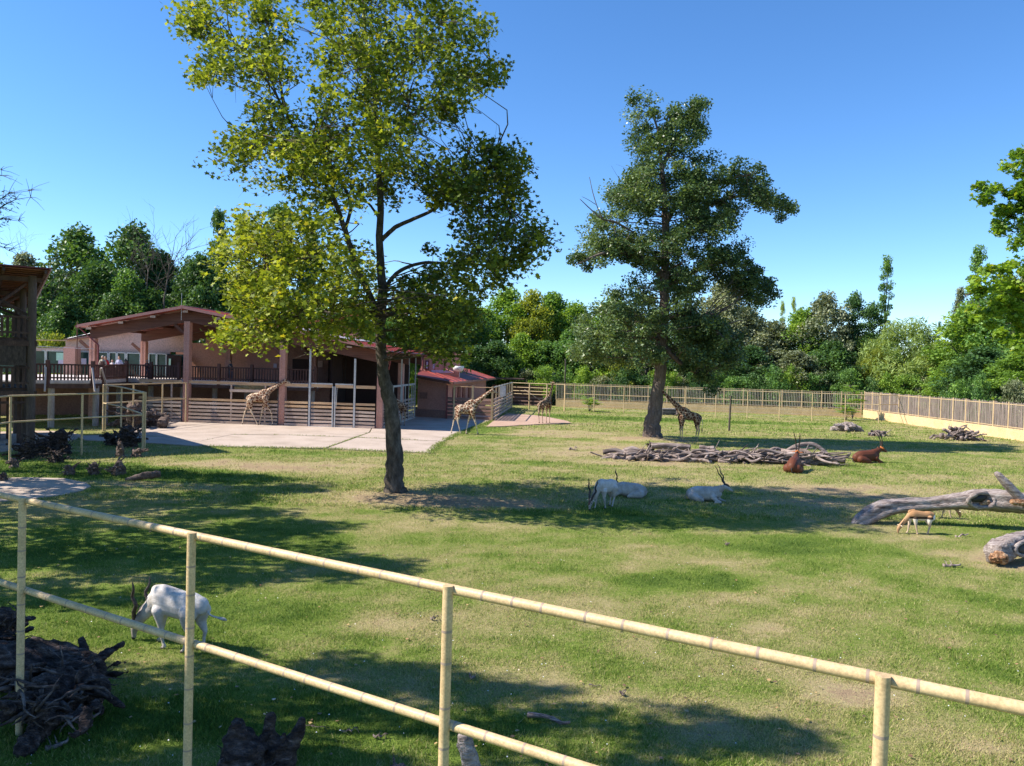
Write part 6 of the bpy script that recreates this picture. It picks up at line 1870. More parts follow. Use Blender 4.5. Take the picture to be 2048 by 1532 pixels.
# the great grey trunk propped over the gazelles
def great_trunk():
    dep0 = G(1730, 1045).y
    def Q(px, py, y): p = P(px, py, y); return p
    o0 = Q(1900, 1010, dep0)
    pts = [(1706, 1052, dep0 - .2, .10), (1725, 1040, dep0 - .1, .26), (1762, 1020, dep0, .30), (1800, 1012, dep0 + .05, .25), (1860, 1008, dep0, .235), (1910, 1003, dep0 - .1, .255), (1955, 1000, dep0 - .2, .34), (1995, 1001, dep0 - .35, .36), (2045, 1006, dep0 - .5, .34), (2110, 1012, dep0 - .7, .36), (2200, 1020, dep0 - .9, .34)]
    t = thing('fallen_trunk', 'great grey fallen trunk with a hollow knot propped above the two gazelles', 'fallen tree', tuple(o0))
    loc = Vector(o0)
    W3 = [(*(Q(a, b, c) - loc), r) for a, b, c, r in pts]
    q = crom(W3, 7)
    mb = MB(); rd = random.Random(9)
    mb.tube([Vector(a[:3]) for a in q], [a[3] * (1 + rd.gauss(0, .025)) for a in q], 26, noise=.035, lobes=5, rnd=rd)
    mb.build('trunk', Mt['driftwood_big'], t, True)
    # hollow knot: ring of thick lips round a black lump painting its shaded hollow, orange rot beside it
    kc = Q(1962, 1000, dep0 - .55) - loc
    ring_ = MB(); n = 22
    pp = []
    for k in range(n + 1):
        a = 2 * math.pi * k / n
        pp.append(kc + Vector((math.cos(a) * .42, -.02 + .07 * math.sin(a * 2), math.sin(a) * .24)))
    ring_.tube(pp, [.07 * (1 + .3 * math.sin(k * 1.7)) for k in range(n + 1)], 9, noise=.08, caps=False)
    ring_.build('knot_lip', Mt['driftwood_big'], t, True)
    me = blob('cavity', [{'p': [(kc.x - .26, kc.y + .03, kc.z + .03, .11), (kc.x - .05, kc.y + .02, kc.z + .07, .14), (kc.x + .12, kc.y + .03, kc.z + .10, .09)]}], .02, Mt['black'])
    link('knot_hollow_shade', me, None, t)
    me = blob('rot', [{'p': [(kc.x + .0, kc.y - .0, kc.z - .13, .06), (kc.x + .17, kc.y - .02, kc.z - .06, .09), (kc.x + .30, kc.y + .02, kc.z - .1, .07)], 'noise': .3}], .014, Mt['rotten'], it=0)
    link('rotten_wood', me, None, t)
    # broken slab rising at the right
    sl = MB()
    a, b = Q(2040, 998, dep0 - .75) - loc, Q(1992, 945, dep0 - .8) - loc
    sl.tube([a + (a - b) * .9, a, a.lerp(b, .5), b + (a - b) * .08, b], [.2, .2, .17, .12, .07], 12, ratio=.75, noise=.06, lobes=3)
    sl.build('broken_limb', Mt['driftwood_big'], t, True)
    me = blob('rot', [{'p': [(*(Q(2025, 1004, dep0 - .92) - loc), .09), (*(Q(2048, 1006, dep0 - .95) - loc), .1), (*(Q(2075, 1008, dep0 - .95) - loc), .08)], 'noise': .3}], .016, Mt['rotten'], it=0)
    link('rotten_wood', me, None, t)
    c = Q(2200, 1020, dep0 - .9)
    mb = MB(); mb.tube([c - loc + Vector((.1, 0, .1)), Vector((c.x + .1, c.y, -.1)) - loc], [.3, .34], 12, noise=.06); mb.build('trunk_foot', Mt['driftwood_big'], t, True)
great_trunk()
def near_log():
    g = G(1985, 1128)
    t = thing('hollow_log', 'grey hollow log with an orange rotten end lying at the right edge', 'log', (g.x, g.y, 0))
    o = log_mesh('log', [(-.05, -.1, .30), (.18, .05, .33), (.55, .25, .42), (1.0, .5, .48), (1.6, .8, .5), (2.4, 1.2, .5)], [.26, .31, .30, .28, .28, .26], 20, .05, 4, 15, 6).build('log', Mt['driftwood_big'], t, True)
    me = blob('rot', [{'p': [(-.12, -.25, .22, .13), (.05, -.28, .28, .14), (.1, -.3, .16, .1)], 'noise': .3}], .014, Mt['rotten'], it=0); link('rotten_end', me, None, t)
    me = blob('hollow_shade', [{'p': [(.75, .08, .42, .12), (1.0, .16, .42, .15), (1.4, .36, .42, .16)]}], .02, Mt['stone']); link('hollow', me, None, t)  # dark solid lump paints the shade inside the hollow
    rg = MB(); pp = []
    for k in range(21):
        a = 2 * math.pi * k / 20; pp.append(Vector((1.0 + math.cos(a) * .48, .12 + math.cos(a) * .22, .43 + math.sin(a) * .2)))
    rg.tube(pp, .055, 8, noise=.1, caps=False); rg.build('knot_lip', Mt['driftwood_big'], t, True)
near_log()
# loose wood and bark on the lawn
def loose(px, py, L, rz, th, label, ry=0, me=None, cat='branch'):
    g = G(px, py); return stick(Vector((g.x, g.y, .05 * th + .02)), L, rz, ry, label, None, me or STICKS[px % 12], th, cat, 0)
loose(1098, 1445, .62, -.35, .75, 'pale broken branch lying in the near shade right of the middle railing post', me=THICK[0]).scale = (.31, .3, .3)
loose(868, 1241, .16, 0, .5, 'small pale bark piece just left of the middle railing post')
loose(628, 1457, .45, -.25, .18, 'thin pale stick above the dark forked stump')
loose(118, 1495, .28, 1.0, .5, 'short whitish stick in the shade below the huge dark roots')
loose(760, 1478, .2, 0, .35, 'tiny pale wood chip left of the middle railing post')
loose(1190, 1374, .2, .05, .15, 'thin dark twig on the lawn in the near shadow patch')
loose(1245, 1390, .1, .3, .4, 'tiny brown leaf-like chip beside the near shadow patch')
loose(945, 1357, .12, 0, .5, 'small orange brown bark chip on the shaded lawn')
loose(1906, 1134, .5, .1, .6, 'flat grey bark pieces on the lawn left of the hollow log')
loose(1925, 1074, .5, .3, .6, 'pale twig on the lawn below the great grey trunk')
loose(1455, 1090, .12, .6, .4, 'small dark chip on the lawn below the resting antelopes')
loose(700, 1466, .22, .3, .3, 'tiny bleached twig on the shaded lawn near the bottom')
loose(1146, 900, .5, .1, 1.1, 'small dark lump of wood alone on the dry lawn left of the branch pile')
for i in range(40):      # wood crumbs round the long pile
    pass

# ---------------------------------------------------------------- animals
def chain(pts, ratio=1.0, **k): return dict(p=pts, ratio=ratio, **k)
def conv(pts, s, X0, Z0, y=0.0):
    """side-view coordinates to metres"""
    return [((p[0] - X0) * s, y + (p[3] if len(p) > 3 else 0), max((Z0 - p[1]) * s, .02), p[2] * s) for p in pts]

def finish_animal(name, me, loc, rz, label, cat, extras, scale=1.0, group=None):
    o = link(name, me); o.location = loc; o.rotation_euler = (0, 0, rz); o.scale = (scale,) * 3
    tag(o, label, cat, group)
    for nm, m, mt in extras:
        e = link(nm, m, mt, o)
    return o

def gir_parts(head, d, tail, s=1.0, hoofs=(), mane=None):
    """head centre, facing direction (x,y,z), list of extra parts"""
    ex = []
    h = Vector(head); d = Vector(d).normalized(); side = Vector((0, 1, 0)); up = d.cross(side) * -1
    if up.z < 0: up = -up
    for sg in (-1, 1):
        m = MB(); b = h + side * sg * .055 + up * .07 - d * .04
        m.tube([b, b + up * .1 + side * sg * .01 - d * .03], [.022, .018], 8, caps='round'); ex.append(('ossicone', m.mesh('ossicone', True), Mt['mane']))
        m = MB(); b = h + side * sg * .08 - d * .08 + up * .02
        m.tube([b, b + side * sg * .1 + up * .03 - d * .02, b + side * sg * .17 + up * .05 - d * .03], [.02, .045, .008], 8, ratio=.5, caps='round'); ex.append(('ear', m.mesh('ear', True), Mt['cream_fur']))
        m = MB(); b = h + side * sg * .082 + d * .06 + up * .02
        m.tube([b - side * .012, b + side * .012], [.02, .02], 8, caps='round'); ex.append(('eye', m.mesh('eye', True), Mt['black']))
    t = MB(); t.tube([Vector(p[:3]) for p in tail], [p[3] for p in tail], 7, caps='round'); ex.append(('tail', t.mesh('tail', True), Mt['cream_fur']))
    e = Vector(tail[-1][:3]); t = MB(); t.tube([e, e + Vector((-.01, 0, -.16)), e + Vector((-.02, 0, -.36))], [.02, .045, .01], 8, caps='round'); ex.append(('tail_tuft', t.mesh('tuft', True), Mt['black']))
    for f in hoofs:
        m = MB(); m.tube([(f[0] + .01, f[1], .0), (f[0], f[1], .10)], [.062, .048], 10); ex.append(('hoof', m.mesh('hoof', True), Mt['hoof']))
    if mane:
        m = MB(); m.tube([Vector(p) for p in mane], [.012, .03, .035, .03, .015][:len(mane)], 6, ratio=.5, lat=(0, 1, 0), caps='round'); ex.append(('mane', m.mesh('mane', True), Mt['mane']))
    return ex

def lerp3(a, b, t): return tuple(a[i] + (b[i] - a[i]) * t for i in range(3))
def giraffe_A():
    s, X0, Z0 = .00303, 600, 1322
    c = lambda pts, y=0: conv(pts, s, X0, Z0, y)
    ch = [chain(c([(385, 680, 72), (430, 660, 92), (520, 645, 106), (620, 640, 112), (720, 620, 114), (790, 625, 90)]), .74),
          chain(c([(660, 570, 70), (740, 520, 78), (800, 520, 70)]), .7),
          chain(c([(770, 590, 100), (850, 500, 72), (930, 440, 55), (1020, 385, 46), (1110, 318, 39), (1210, 250, 34)]), .72),
          chain(c([(1225, 235, 34), (1270, 232, 37), (1320, 252, 32), (1370, 282, 24), (1405, 300, 21)]), .85),
          chain(c([(400, 720, 78), (372, 830, 48), (325, 930, 29), (285, 1010, 21), (262, 1080, 14), (230, 1230, 12), (222, 1285, 15), (218, 1315, 17)], .16)),
          chain(c([(430, 720, 78), (440, 850, 45), (455, 960, 27), (490, 1045, 20), (530, 1120, 13), (590, 1240, 12), (612, 1285, 15), (625, 1315, 17)], -.16)),
          chain(c([(770, 660, 78), (740, 800, 44), (705, 930, 25), (688, 1010, 22), (672, 1100, 14), (645, 1235, 12), (640, 1285, 15), (645, 1315, 17)], .15)),
          chain(c([(790, 660, 78), (830, 800, 44), (885, 905, 26), (935, 990, 22), (950, 1080, 14), (972, 1220, 12), (975, 1280, 15), (980, 1315, 17)], -.15))]
    me = blob('giraffe_walking', ch, .026, Mt['giraffe'])
    hd = c([(1285, 228, 1)])[0]
    tl = [((345 - X0) * s, 0, (Z0 - 690) * s, .03), ((325 - X0) * s, 0, (Z0 - 800) * s, .02), ((330 - X0) * s, 0, (Z0 - 960) * s, .012)]
    F_ = [c([(x, 1300, 1)])[0][0] for x in (220, 626, 645, 980)]
    mn = [lerp3(c([(800, 495, 1)])[0], c([(1215, 215, 1)])[0], k / 4) for k in range(5)]
    mn = [(p[0] - .06, 0, p[2] + .10 - .03 * k) for k, p in enumerate(mn)]
    return me, gir_parts(hd[:3], (1, 0, -.45), tl, hoofs=[(F_[0], .16), (F_[1], -.16), (F_[2], .15), (F_[3], -.15)], mane=mn)
def giraffe_B():
    s, X0, Z0 = .00309, 500, 1312
    c = lambda pts, y=0: conv(pts, s, X0, Z0, y)
    ch = [chain(c([(330, 735, 68), (380, 720, 90), (460, 740, 102), (540, 745, 108), (620, 725, 112), (685, 700, 92)]), .74),
          chain(c([(540, 640, 66), (640, 590, 76), (700, 590, 70)]), .7),
          chain(c([(680, 660, 98), (750, 590, 72), (830, 525, 55), (910, 455, 45), (990, 380, 38), (1070, 310, 33)]), .72),
          chain(c([(1085, 300, 33), (1125, 300, 36), (1175, 325, 31), (1220, 352, 24), (1245, 365, 20)]), .85),
          chain(c([(345, 780, 74), (330, 890, 44), (295, 950, 30), (252, 1000, 22), (232, 1100, 14), (205, 1215, 12), (195, 1270, 15), (195, 1303, 17)], .16)),
          chain(c([(380, 790, 70), (362, 900, 42), (348, 965, 28), (345, 1015, 21), (368, 1110, 13), (400, 1225, 12), (415, 1275, 15), (425, 1303, 17)], -.16)),
          chain(c([(660, 760, 72), (630, 880, 42), (592, 970, 25), (580, 1030, 21), (562, 1110, 13), (545, 1225, 12), (543, 1275, 15), (548, 1303, 17)], .15)),
          chain(c([(680, 760, 72), (700, 880, 42), (728, 970, 26), (755, 1045, 22), (770, 1120, 13), (798, 1235, 12), (806, 1280, 15), (812, 1303, 17)], -.15))]
    me = blob('giraffe_walking_b', ch, .026, Mt['giraffe'])
    hd = c([(1135, 296, 1)])[0]
    tl = [((282 - X0) * s, 0, (Z0 - 730) * s, .03), ((268 - X0) * s, 0, (Z0 - 830) * s, .018), ((255 - X0) * s, 0, (Z0 - 920) * s, .012)]
    F_ = [c([(x, 1300, 1)])[0][0] for x in (197, 426, 549, 813)]
    mn = [lerp3(c([(710, 575, 1)])[0], c([(1070, 285, 1)])[0], k / 4) for k in range(5)]
    mn = [(p[0] - .05, 0, p[2] + .09 - .025 * k) for k, p in enumerate(mn)]
    return me, gir_parts(hd[:3], (1, 0, -.5), tl, hoofs=[(F_[0], .16), (F_[1], -.16), (F_[2], .15), (F_[3], -.15)], mane=mn)
def giraffe_stand(neck, mat, nm, hdir=(1, 0, -.4)):
    """facing +x; neck = list of (x,z,r)"""
    ch = [chain([(-.72, 0, 1.72, .22), (-.55, 0, 1.78, .28), (-.2, 0, 1.82, .32), (.2, 0, 1.88, .34), (.5, 0, 1.95, .27)], .74),
          chain([(.1, 0, 2.1, .22), (.4, 0, 2.25, .23), (.6, 0, 2.22, .2)], .7),
          chain([(.5, 0, 2.05, .3)] + [(x, 0, z, r) for x, z, r in neck[:-3]], .72),
          chain([(x, 0, z, r) for x, z, r in neck[-4:]], .85)]
    for (x, y, k) in ((-.62, .17, 0), (-.55, -.17, 0), (.48, .15, 1), (.55, -.15, 1)):
        if k == 0: ch.append(chain([(x, y, 1.6, .23), (x - .02, y, 1.25, .13), (x - .04, y, 1.0, .085), (x - .1, y, .82, .062), (x - .06, y, .6, .042), (x, y, .2, .036), (x + .01, y, .1, .046), (x + .03, y, .03, .05)]))
        else: ch.append(chain([(x, y, 1.7, .23), (x, y, 1.3, .12), (x, y, 1.05, .08), (x + .02, y, .88, .064), (x, y, .65, .042), (x, y, .2, .036), (x, y, .1, .046), (x + .03, y, .03, .05)]))
    me = blob(nm, ch, .026, mat)
    hx, hz, _ = neck[-3]
    tl = [(-.88, 0, 1.75, .03), (-.97, 0, 1.4, .02), (-.95, 0, 1.0, .013)]
    mn = [(neck[i][0] - neck[i][2] * .8, 0, neck[i][1] + neck[i][2] * .5) for i in range(len(neck) - 3)][:5]
    return me, gir_parts((hx, 0, hz), hdir, tl, hoofs=[(-.6, .17), (-.53, -.17), (.5, .15), (.57, -.15)], mane=mn)

mA, eA = giraffe_A()
g = G(520, 849.5)
finish_animal('giraffe', mA, (g.x, g.y - .6, .03), 0.04, 'pale netted giraffe walking right along the board fence of the shelter, neck stretched forward', 'giraffe', eA)
mB_, eB = giraffe_B()
g = G(930, 868)
finish_animal('giraffe', mB_, (g.x - .05, g.y, .0), 0.0, 'giraffe stepping off the paving onto the grass, head against a yellow post', 'giraffe', eB)
mC, eC = giraffe_stand([(.72, 2.45, .2), (.88, 2.8, .15), (1.0, 3.15, .12), (1.1, 3.45, .1), (1.16, 3.62, .09), (1.2, 3.66, .1), (1.33, 3.66, .085), (1.5, 3.6, .06)], Mt['giraffe_dark'], 'giraffe_c', (1, 0, -.1))
g = G(1089, 847)
finish_animal('giraffe', mC, (g.x, g.y, .05), R(52), 'dark necked giraffe standing on the sandy patch, turned away from the viewer', 'giraffe', eC, .95)
mD, eD = giraffe_stand([(.8, 2.45, .22), (1.1, 2.72, .165), (1.4, 3.0, .13), (1.68, 3.27, .105), (1.9, 3.48, .09), (1.98, 3.52, .1), (2.12, 3.47, .085), (2.28, 3.38, .06)], Mt['giraffe_dark'], 'giraffe_d')
g = G(1372, 883)
dg_ = finish_animal('giraffe', mD, (g.x + .15, g.y, 0), R(180), 'dark giraffe in the shade of the poplar, its head hidden behind the trunk', 'giraffe', eD, .98)
o = copy_tree(dg_)
g = P(800, 800, 59.5); o.location = (g.x - .1, g.y, .03); o.rotation_euler = (0, 0, R(235)); o.scale = (.88,) * 3
o['label'] = 'giraffe half hidden behind the plane tree trunk beside the shelter gate'

# --- antelopes
def horn(pts, name='horn', twist=0.0):
    q = crom(pts, 6); m = MB()
    rad = [a[3] * (1 + .12 * math.sin(i * 2.4)) for i, a in enumerate(q)]
    m.tube([Vector(a[:3]) for a in q], rad, 10, caps='round'); return m.mesh(name, True)
def grazing(mat, legs_extra=0, nm='antelope', scale_leg=1.0, thin=1.0):
    """grazing antelope facing -x, shoulder height about 1"""
    t = thin
    ch = [chain([(-.38, 0, .70, .17 * t), (-.28, 0, .74, .235 * t), (-.05, 0, .72, .235 * t), (.18, 0, .70, .225 * t), (.36, 0, .73, .205 * t), (.50, 0, .74, .15 * t)], .72),
          chain([(-.38, 0, .86, .10 * t), (-.22, 0, .90, .09 * t)], .6),
          chain([(-.36, 0, .70, .17 * t), (-.52, 0, .56, .125 * t), (-.66, 0, .42, .10 * t), (-.76, 0, .31, .088 * t)], .62),
          chain([(-.76, 0, .30, .085), (-.81, 0, .21, .075), (-.83, 0, .13, .052), (-.83, 0, .06, .040)], .78)]
    for (x, y, sx) in ((-.30, .105, -.10), (-.22, -.105, .12)):
        ch.append(chain([(x, y, .60, .115 * t), (x + sx * .2, y, .42, .058), (x + sx * .4, y, .30, .040), (x + sx * .7, y, .12, .024), (x + sx, y, .045, .030), (x + sx - .03, y, .025, .026)]))
    for (x, y, sx) in ((.42, .11, .02), (.36, -.11, -.10)):
        ch.append(chain([(x, y, .62, .15 * t), (x + sx * .2, y, .46, .085), (x + .07 + sx * .5, y, .31, .040), (x + .05 + sx * .7, y, .22, .028), (x + .03 + sx, y, .06, .026), (x + sx, y, .025, .027)]))
    return blob(nm, ch, .013, mat, it=3)
def tail_mesh(pts): 
    m = MB(); q = crom(pts, 4); m.tube([Vector(a[:3]) for a in q], [a[3] for a in q], 8, caps='round'); return m.mesh('tail', True)
def ear_mesh(b, s, L=.11):
    m = MB(); b = Vector(b); m.tube([b, b + Vector((-.01, s * L * .6, .005)), b + Vector((-.02, s * L, -.01))], [.015, .03, .006], 8, ratio=.5, caps='round'); return m.mesh('ear', True)
def addax_extras(h=(-.78, 0, .30)):
    hx, _, hz = h
    ex = []
    for s in (-1, 1):
        y = .035 * s
        ex.append(('horn', horn([(hx - .02, y, hz + .05, .034), (hx + .02, y * 2.2, hz + .2, .033), (hx + .10, y * 3.4, hz + .32, .03), (hx + .04, y * 3.8, hz + .45, .026), (hx + .09, y * 4.6, hz + .58, .02), (hx + .08, y * 5, hz + .70, .009)]), Mt['horn']))
        ex.append(('ear', ear_mesh((hx, .06 * s, hz + .03), s), Mt['cream_fur']))
        m = MB(); m.tube([(hx - .045, s * .058, hz - .05), (hx - .045, s * .066, hz - .05)], [.014, .012], 8, caps='round'); ex.append(('eye', m.mesh('eye', True), Mt['black']))
    m = MB(); m.tube([(hx - .055, 0, hz - .0), (hx - .085, 0, hz - .08)], [.045, .035], 10, ratio=.9, caps='round'); ex.append(('forehead', m.mesh('forehead', True), Mt['addax_face']))
    m = MB(); m.tube([(-.835, 0, .045), (-.84, 0, .035)], [.034, .03], 10, caps='round'); ex.append(('muzzle', m.mesh('muzzle', True), Mt['black']))
    return ex
mG = grazing(Mt['addax'], nm='addax_body')
ex = addax_extras()
ex.append(('tail', tail_mesh([(.60, 0, .74, .022), (.66, .02, .62, .015), (.76, .05, .58, .013), (.86, .1, .55, .026), (.90, .12, .53, .01)]), Mt['addax']))
for (x, y) in ((-.43, .105), (-.13, -.105), (.44, .11), (.26, -.11)):
    m = MB(); m.tube([(x - .01, y, 0), (x, y, .035)], [.032, .027], 8); ex.append(('hoof', m.mesh('hoof', True), Mt['hoof']))
g = G(335, 1302)
finish_animal('antelope', mG, (g.x + .05, g.y + .15, 0), R(-20), 'white spiral-horned antelope grazing in the foreground behind the second railing post', 'antelope', ex, 1.08)
a1 = [o for o in bpy.data.objects if o.get('category') == 'antelope'][0]
o = copy_tree(a1); g = G(1208, 1018); o.location = (g.x + .05, g.y + .25, 0); o.rotation_euler = (0, 0, R(48)); o.scale = (1.08,) * 3
o['label'] = 'white spiral-horned antelope grazing towards the viewer in the plane tree shadow'

def lying(mat, nm, head_up=True, neck_r=1.0):
    """lying antelope facing +x"""
    ch = [chain([(-.48, 0, .22, .20), (-.32, 0, .26, .235), (-.05, 0, .27, .245), (.22, 0, .30, .235), (.38, 0, .32, .17)], .85),
          chain([(-.42, -.14, .16, .16), (-.22, -.2, .12, .12), (-.02, -.24, .06, .05), (-.25, -.27, .04, .03)], 1),
          chain([(-.42, .14, .16, .16), (-.22, .2, .12, .12), (-.02, .24, .06, .05)], 1),
          chain([(.30, -.14, .2, .11), (.42, -.2, .1, .055), (.58, -.2, .05, .036), (.38, -.24, .035, .028)], 1),
          chain([(.30, .14, .2, .11), (.46, .2, .08, .05), (.62, .2, .045, .03)], 1)]
    if head_up:
        ch += [chain([(.30, 0, .38, .17 * neck_r), (.44, 0, .46, .125 * neck_r), (.56, 0, .53, .095 * neck_r), (.62, 0, .56, .085)], .7),
               chain([(.62, 0, .57, .083), (.70, 0, .55, .075), (.80, 0, .50, .05), (.88, 0, .46, .038)], .8)]
    else:
        ch += [chain([(.30, 0, .34, .16), (.42, -.1, .33, .11), (.36, -.26, .24, .09), (.26, -.34, .18, .08)], .8),
               chain([(.27, -.34, .19, .075), (.18, -.4, .14, .065), (.08, -.44, .08, .045)], .85)]
    return blob(nm, ch, .015, mat, it=3)
mL = lying(Mt['addax'], 'addax_lying')
def lying_ex(hc, hf, tilt=1.0, hm='horn', kind='addax'):
    ex = []; hx, hz = hc
    for s in (-1, 1):
        if kind == 'addax':
            ex.append(('horn', horn([(hx, .035 * s, hz + .05, .026), (hx - .08, .07 * s, hz + .17, .025), (hx - .10, .14 * s, hz + .3, .022), (hx - .2, .15 * s, hz + .42, .019), (hx - .24, .2 * s, hz + .56, .014), (hx - .33, .22 * s, hz + .68, .006)]), Mt['horn']))
        else:
            ex.append(('horn', horn([(hx, .03 * s, hz + .05, .027), (hx + .0, .05 * s, hz + .25, .024), (hx - .06, .07 * s, hz + .45, .019), (hx - .19, .09 * s, hz + .62, .014), (hx - .36, .1 * s, hz + .72, .006)]), Mt['horn']))
        ex.append(('ear', ear_mesh((hx - .03, .06 * s, hz + .02), s, .13), Mt['cream_fur'] if kind == 'addax' else Mt['sable_face']))
    if kind == 'addax':
        m = MB(); m.tube([(hx + .06, 0, hz + .035), (hx + .12, 0, hz + .0)], [.05, .04], 10, ratio=.9, caps='round'); ex.append(('forehead', m.mesh('forehead', True), Mt['addax_face']))
        m = MB(); m.tube([(hx - .06, 0, hz - .06), (hx - .13, 0, hz - .16)], [.095, .10], 12, ratio=.85, caps='round'); ex.append(('throat_mane', m.mesh('throat', True), Mt['addax_neck']))
    else:
        m = MB(); m.tube([(hx + .02, 0, hz + .02), (hx + .1, 0, hz - .02)], [.082, .062], 10, ratio=.9, caps='round'); ex.append(('face', m.mesh('face', True), Mt['sable_face']))
        m = MB(); m.tube([(hx + .2, 0, hz - .085), (hx + .26, 0, hz - .11)], [.045, .035], 10, caps='round'); ex.append(('muzzle', m.mesh('muzzle', True), Mt['mane']))
        m = MB(); m.tube([(hx - .02, 0, hz + .06), (hx - .16, 0, hz - .0), (hx - .32, 0, hz - .1)], [.02, .04, .03], 8, ratio=.5, lat=(0, 1, 0), caps='round'); ex.append(('mane', m.mesh('mane', True), Mt['black']))
    m = MB(); m.tube([(-.66, 0, .2), (-.72, -.03, .08), (-.66, -.1, .03)], [.02, .013, .018], 7, caps='round'); ex.append(('tail', m.mesh('tail', True), Mt['addax'] if kind == 'addax' else Mt['black']))
    return ex
g = G(1413, 1003)
finish_animal('antelope', mL, (g.x, g.y + .15, -.02), R(-28), 'white spiral-horned antelope lying in the shade with its horns raised against the lit grass', 'antelope', lying_ex((.64, .60), 1), 1.12)
mL2 = lying(Mt['addax'], 'addax_curled', False)
ex2 = []
for s in (-1, 1):
    ex2.append(('horn', horn([(.30, -.34 + .04 * s, .25, .026), (.32, -.30 + .07 * s, .4, .025), (.40, -.26 + .12 * s, .52, .021), (.38, -.24 + .14 * s, .66, .017), (.44, -.2 + .2 * s, .82, .012), (.46, -.18 + .22 * s, .92, .006)]), Mt['horn']))
g = G(1256, 994)
finish_animal('antelope', mL2, (g.x, g.y + .1, -.02), R(172), 'white antelope curled up on the ground behind the grazing one', 'antelope', ex2, 1.12)
mS = lying(Mt['sable'], 'sable_body', True, 1.15)
g = G(1736, 925)
s1 = finish_animal('antelope', mS, (g.x - .05, g.y, -.02), R(14), 'chestnut antelope with orange face and long curved horns lying right of the branch pile', 'antelope', lying_ex((.64, .60), 1, kind='sable'), 1.4)
o = copy_tree(s1); g = G(1588, 943); o.location = (g.x, g.y, -.02); o.rotation_euler = (0, 0, R(62)); o.scale = (1.5,) * 3
o['label'] = 'chestnut antelope lying in front of the branch pile, seen from behind'

# gazelles
mZ = grazing(Mt['gazelle'], nm='gazelle_body', thin=.82)
exz = []
for s in (-1, 1):
    exz.append(('horn', horn([(-.77, .03 * s, .34, .016), (-.72, .05 * s, .42, .015), (-.66, .07 * s, .52, .011), (-.64, .075 * s, .6, .005)]), Mt['horn']))
    exz.append(('ear', ear_mesh((-.76, .05 * s, .33), s, .12), Mt['cream_fur']))
m = MB(); m.tube([(.60, 0, .74), (.63, 0, .62), (.62, 0, .5)], [.018, .02, .012], 7, caps='round'); exz.append(('tail', m.mesh('tail', True), Mt['black']))
m = MB(); m.tube([(.545, 0, .72), (.56, 0, .6)], [.085, .07], 10, ratio=1.0, caps='round'); exz.append(('rump_patch', m.mesh('rump', True), Mt['white']))
g = G(1834, 1068)
z1 = finish_animal('gazelle', mZ, (g.x + .05, g.y, 0), R(4), 'tan gazelle with black side stripe grazing under the great grey trunk, facing left', 'gazelle', exz, .82)
o = copy_tree(z1); g = P(1880, 1056, 27.3); o.location = (g.x, g.y, 0); o.rotation_euler = (0, 0, R(176)); o.scale = (.8,) * 3
o['label'] = 'second gazelle half hidden behind the great grey trunk, facing right'

# pale dry branch and dark stone trough behind the poplar trunk
g = G(1336, 829)
t = thing('stone_trough', 'dark stone trough at the foot of the far fence right of the poplar trunk', 'trough', (g.x, g.y - .6, 0))
mb = MB(); mb.box((0, 0, .3), (1.5, .6, .6)); mb.build('basin', Mt['stone'], t)
mb = MB(); mb.box((0, 0, .66), (1.6, .7, .1)); mb.build('rim', Mt['concrete_post'], t)
o = stick(Vector((g.x + .8, g.y - 1.2, .55)), 1.3, 1.0, -.9, 'pale bent branch leaning by the stone trough', me=STICKS[3], thick=1.6)

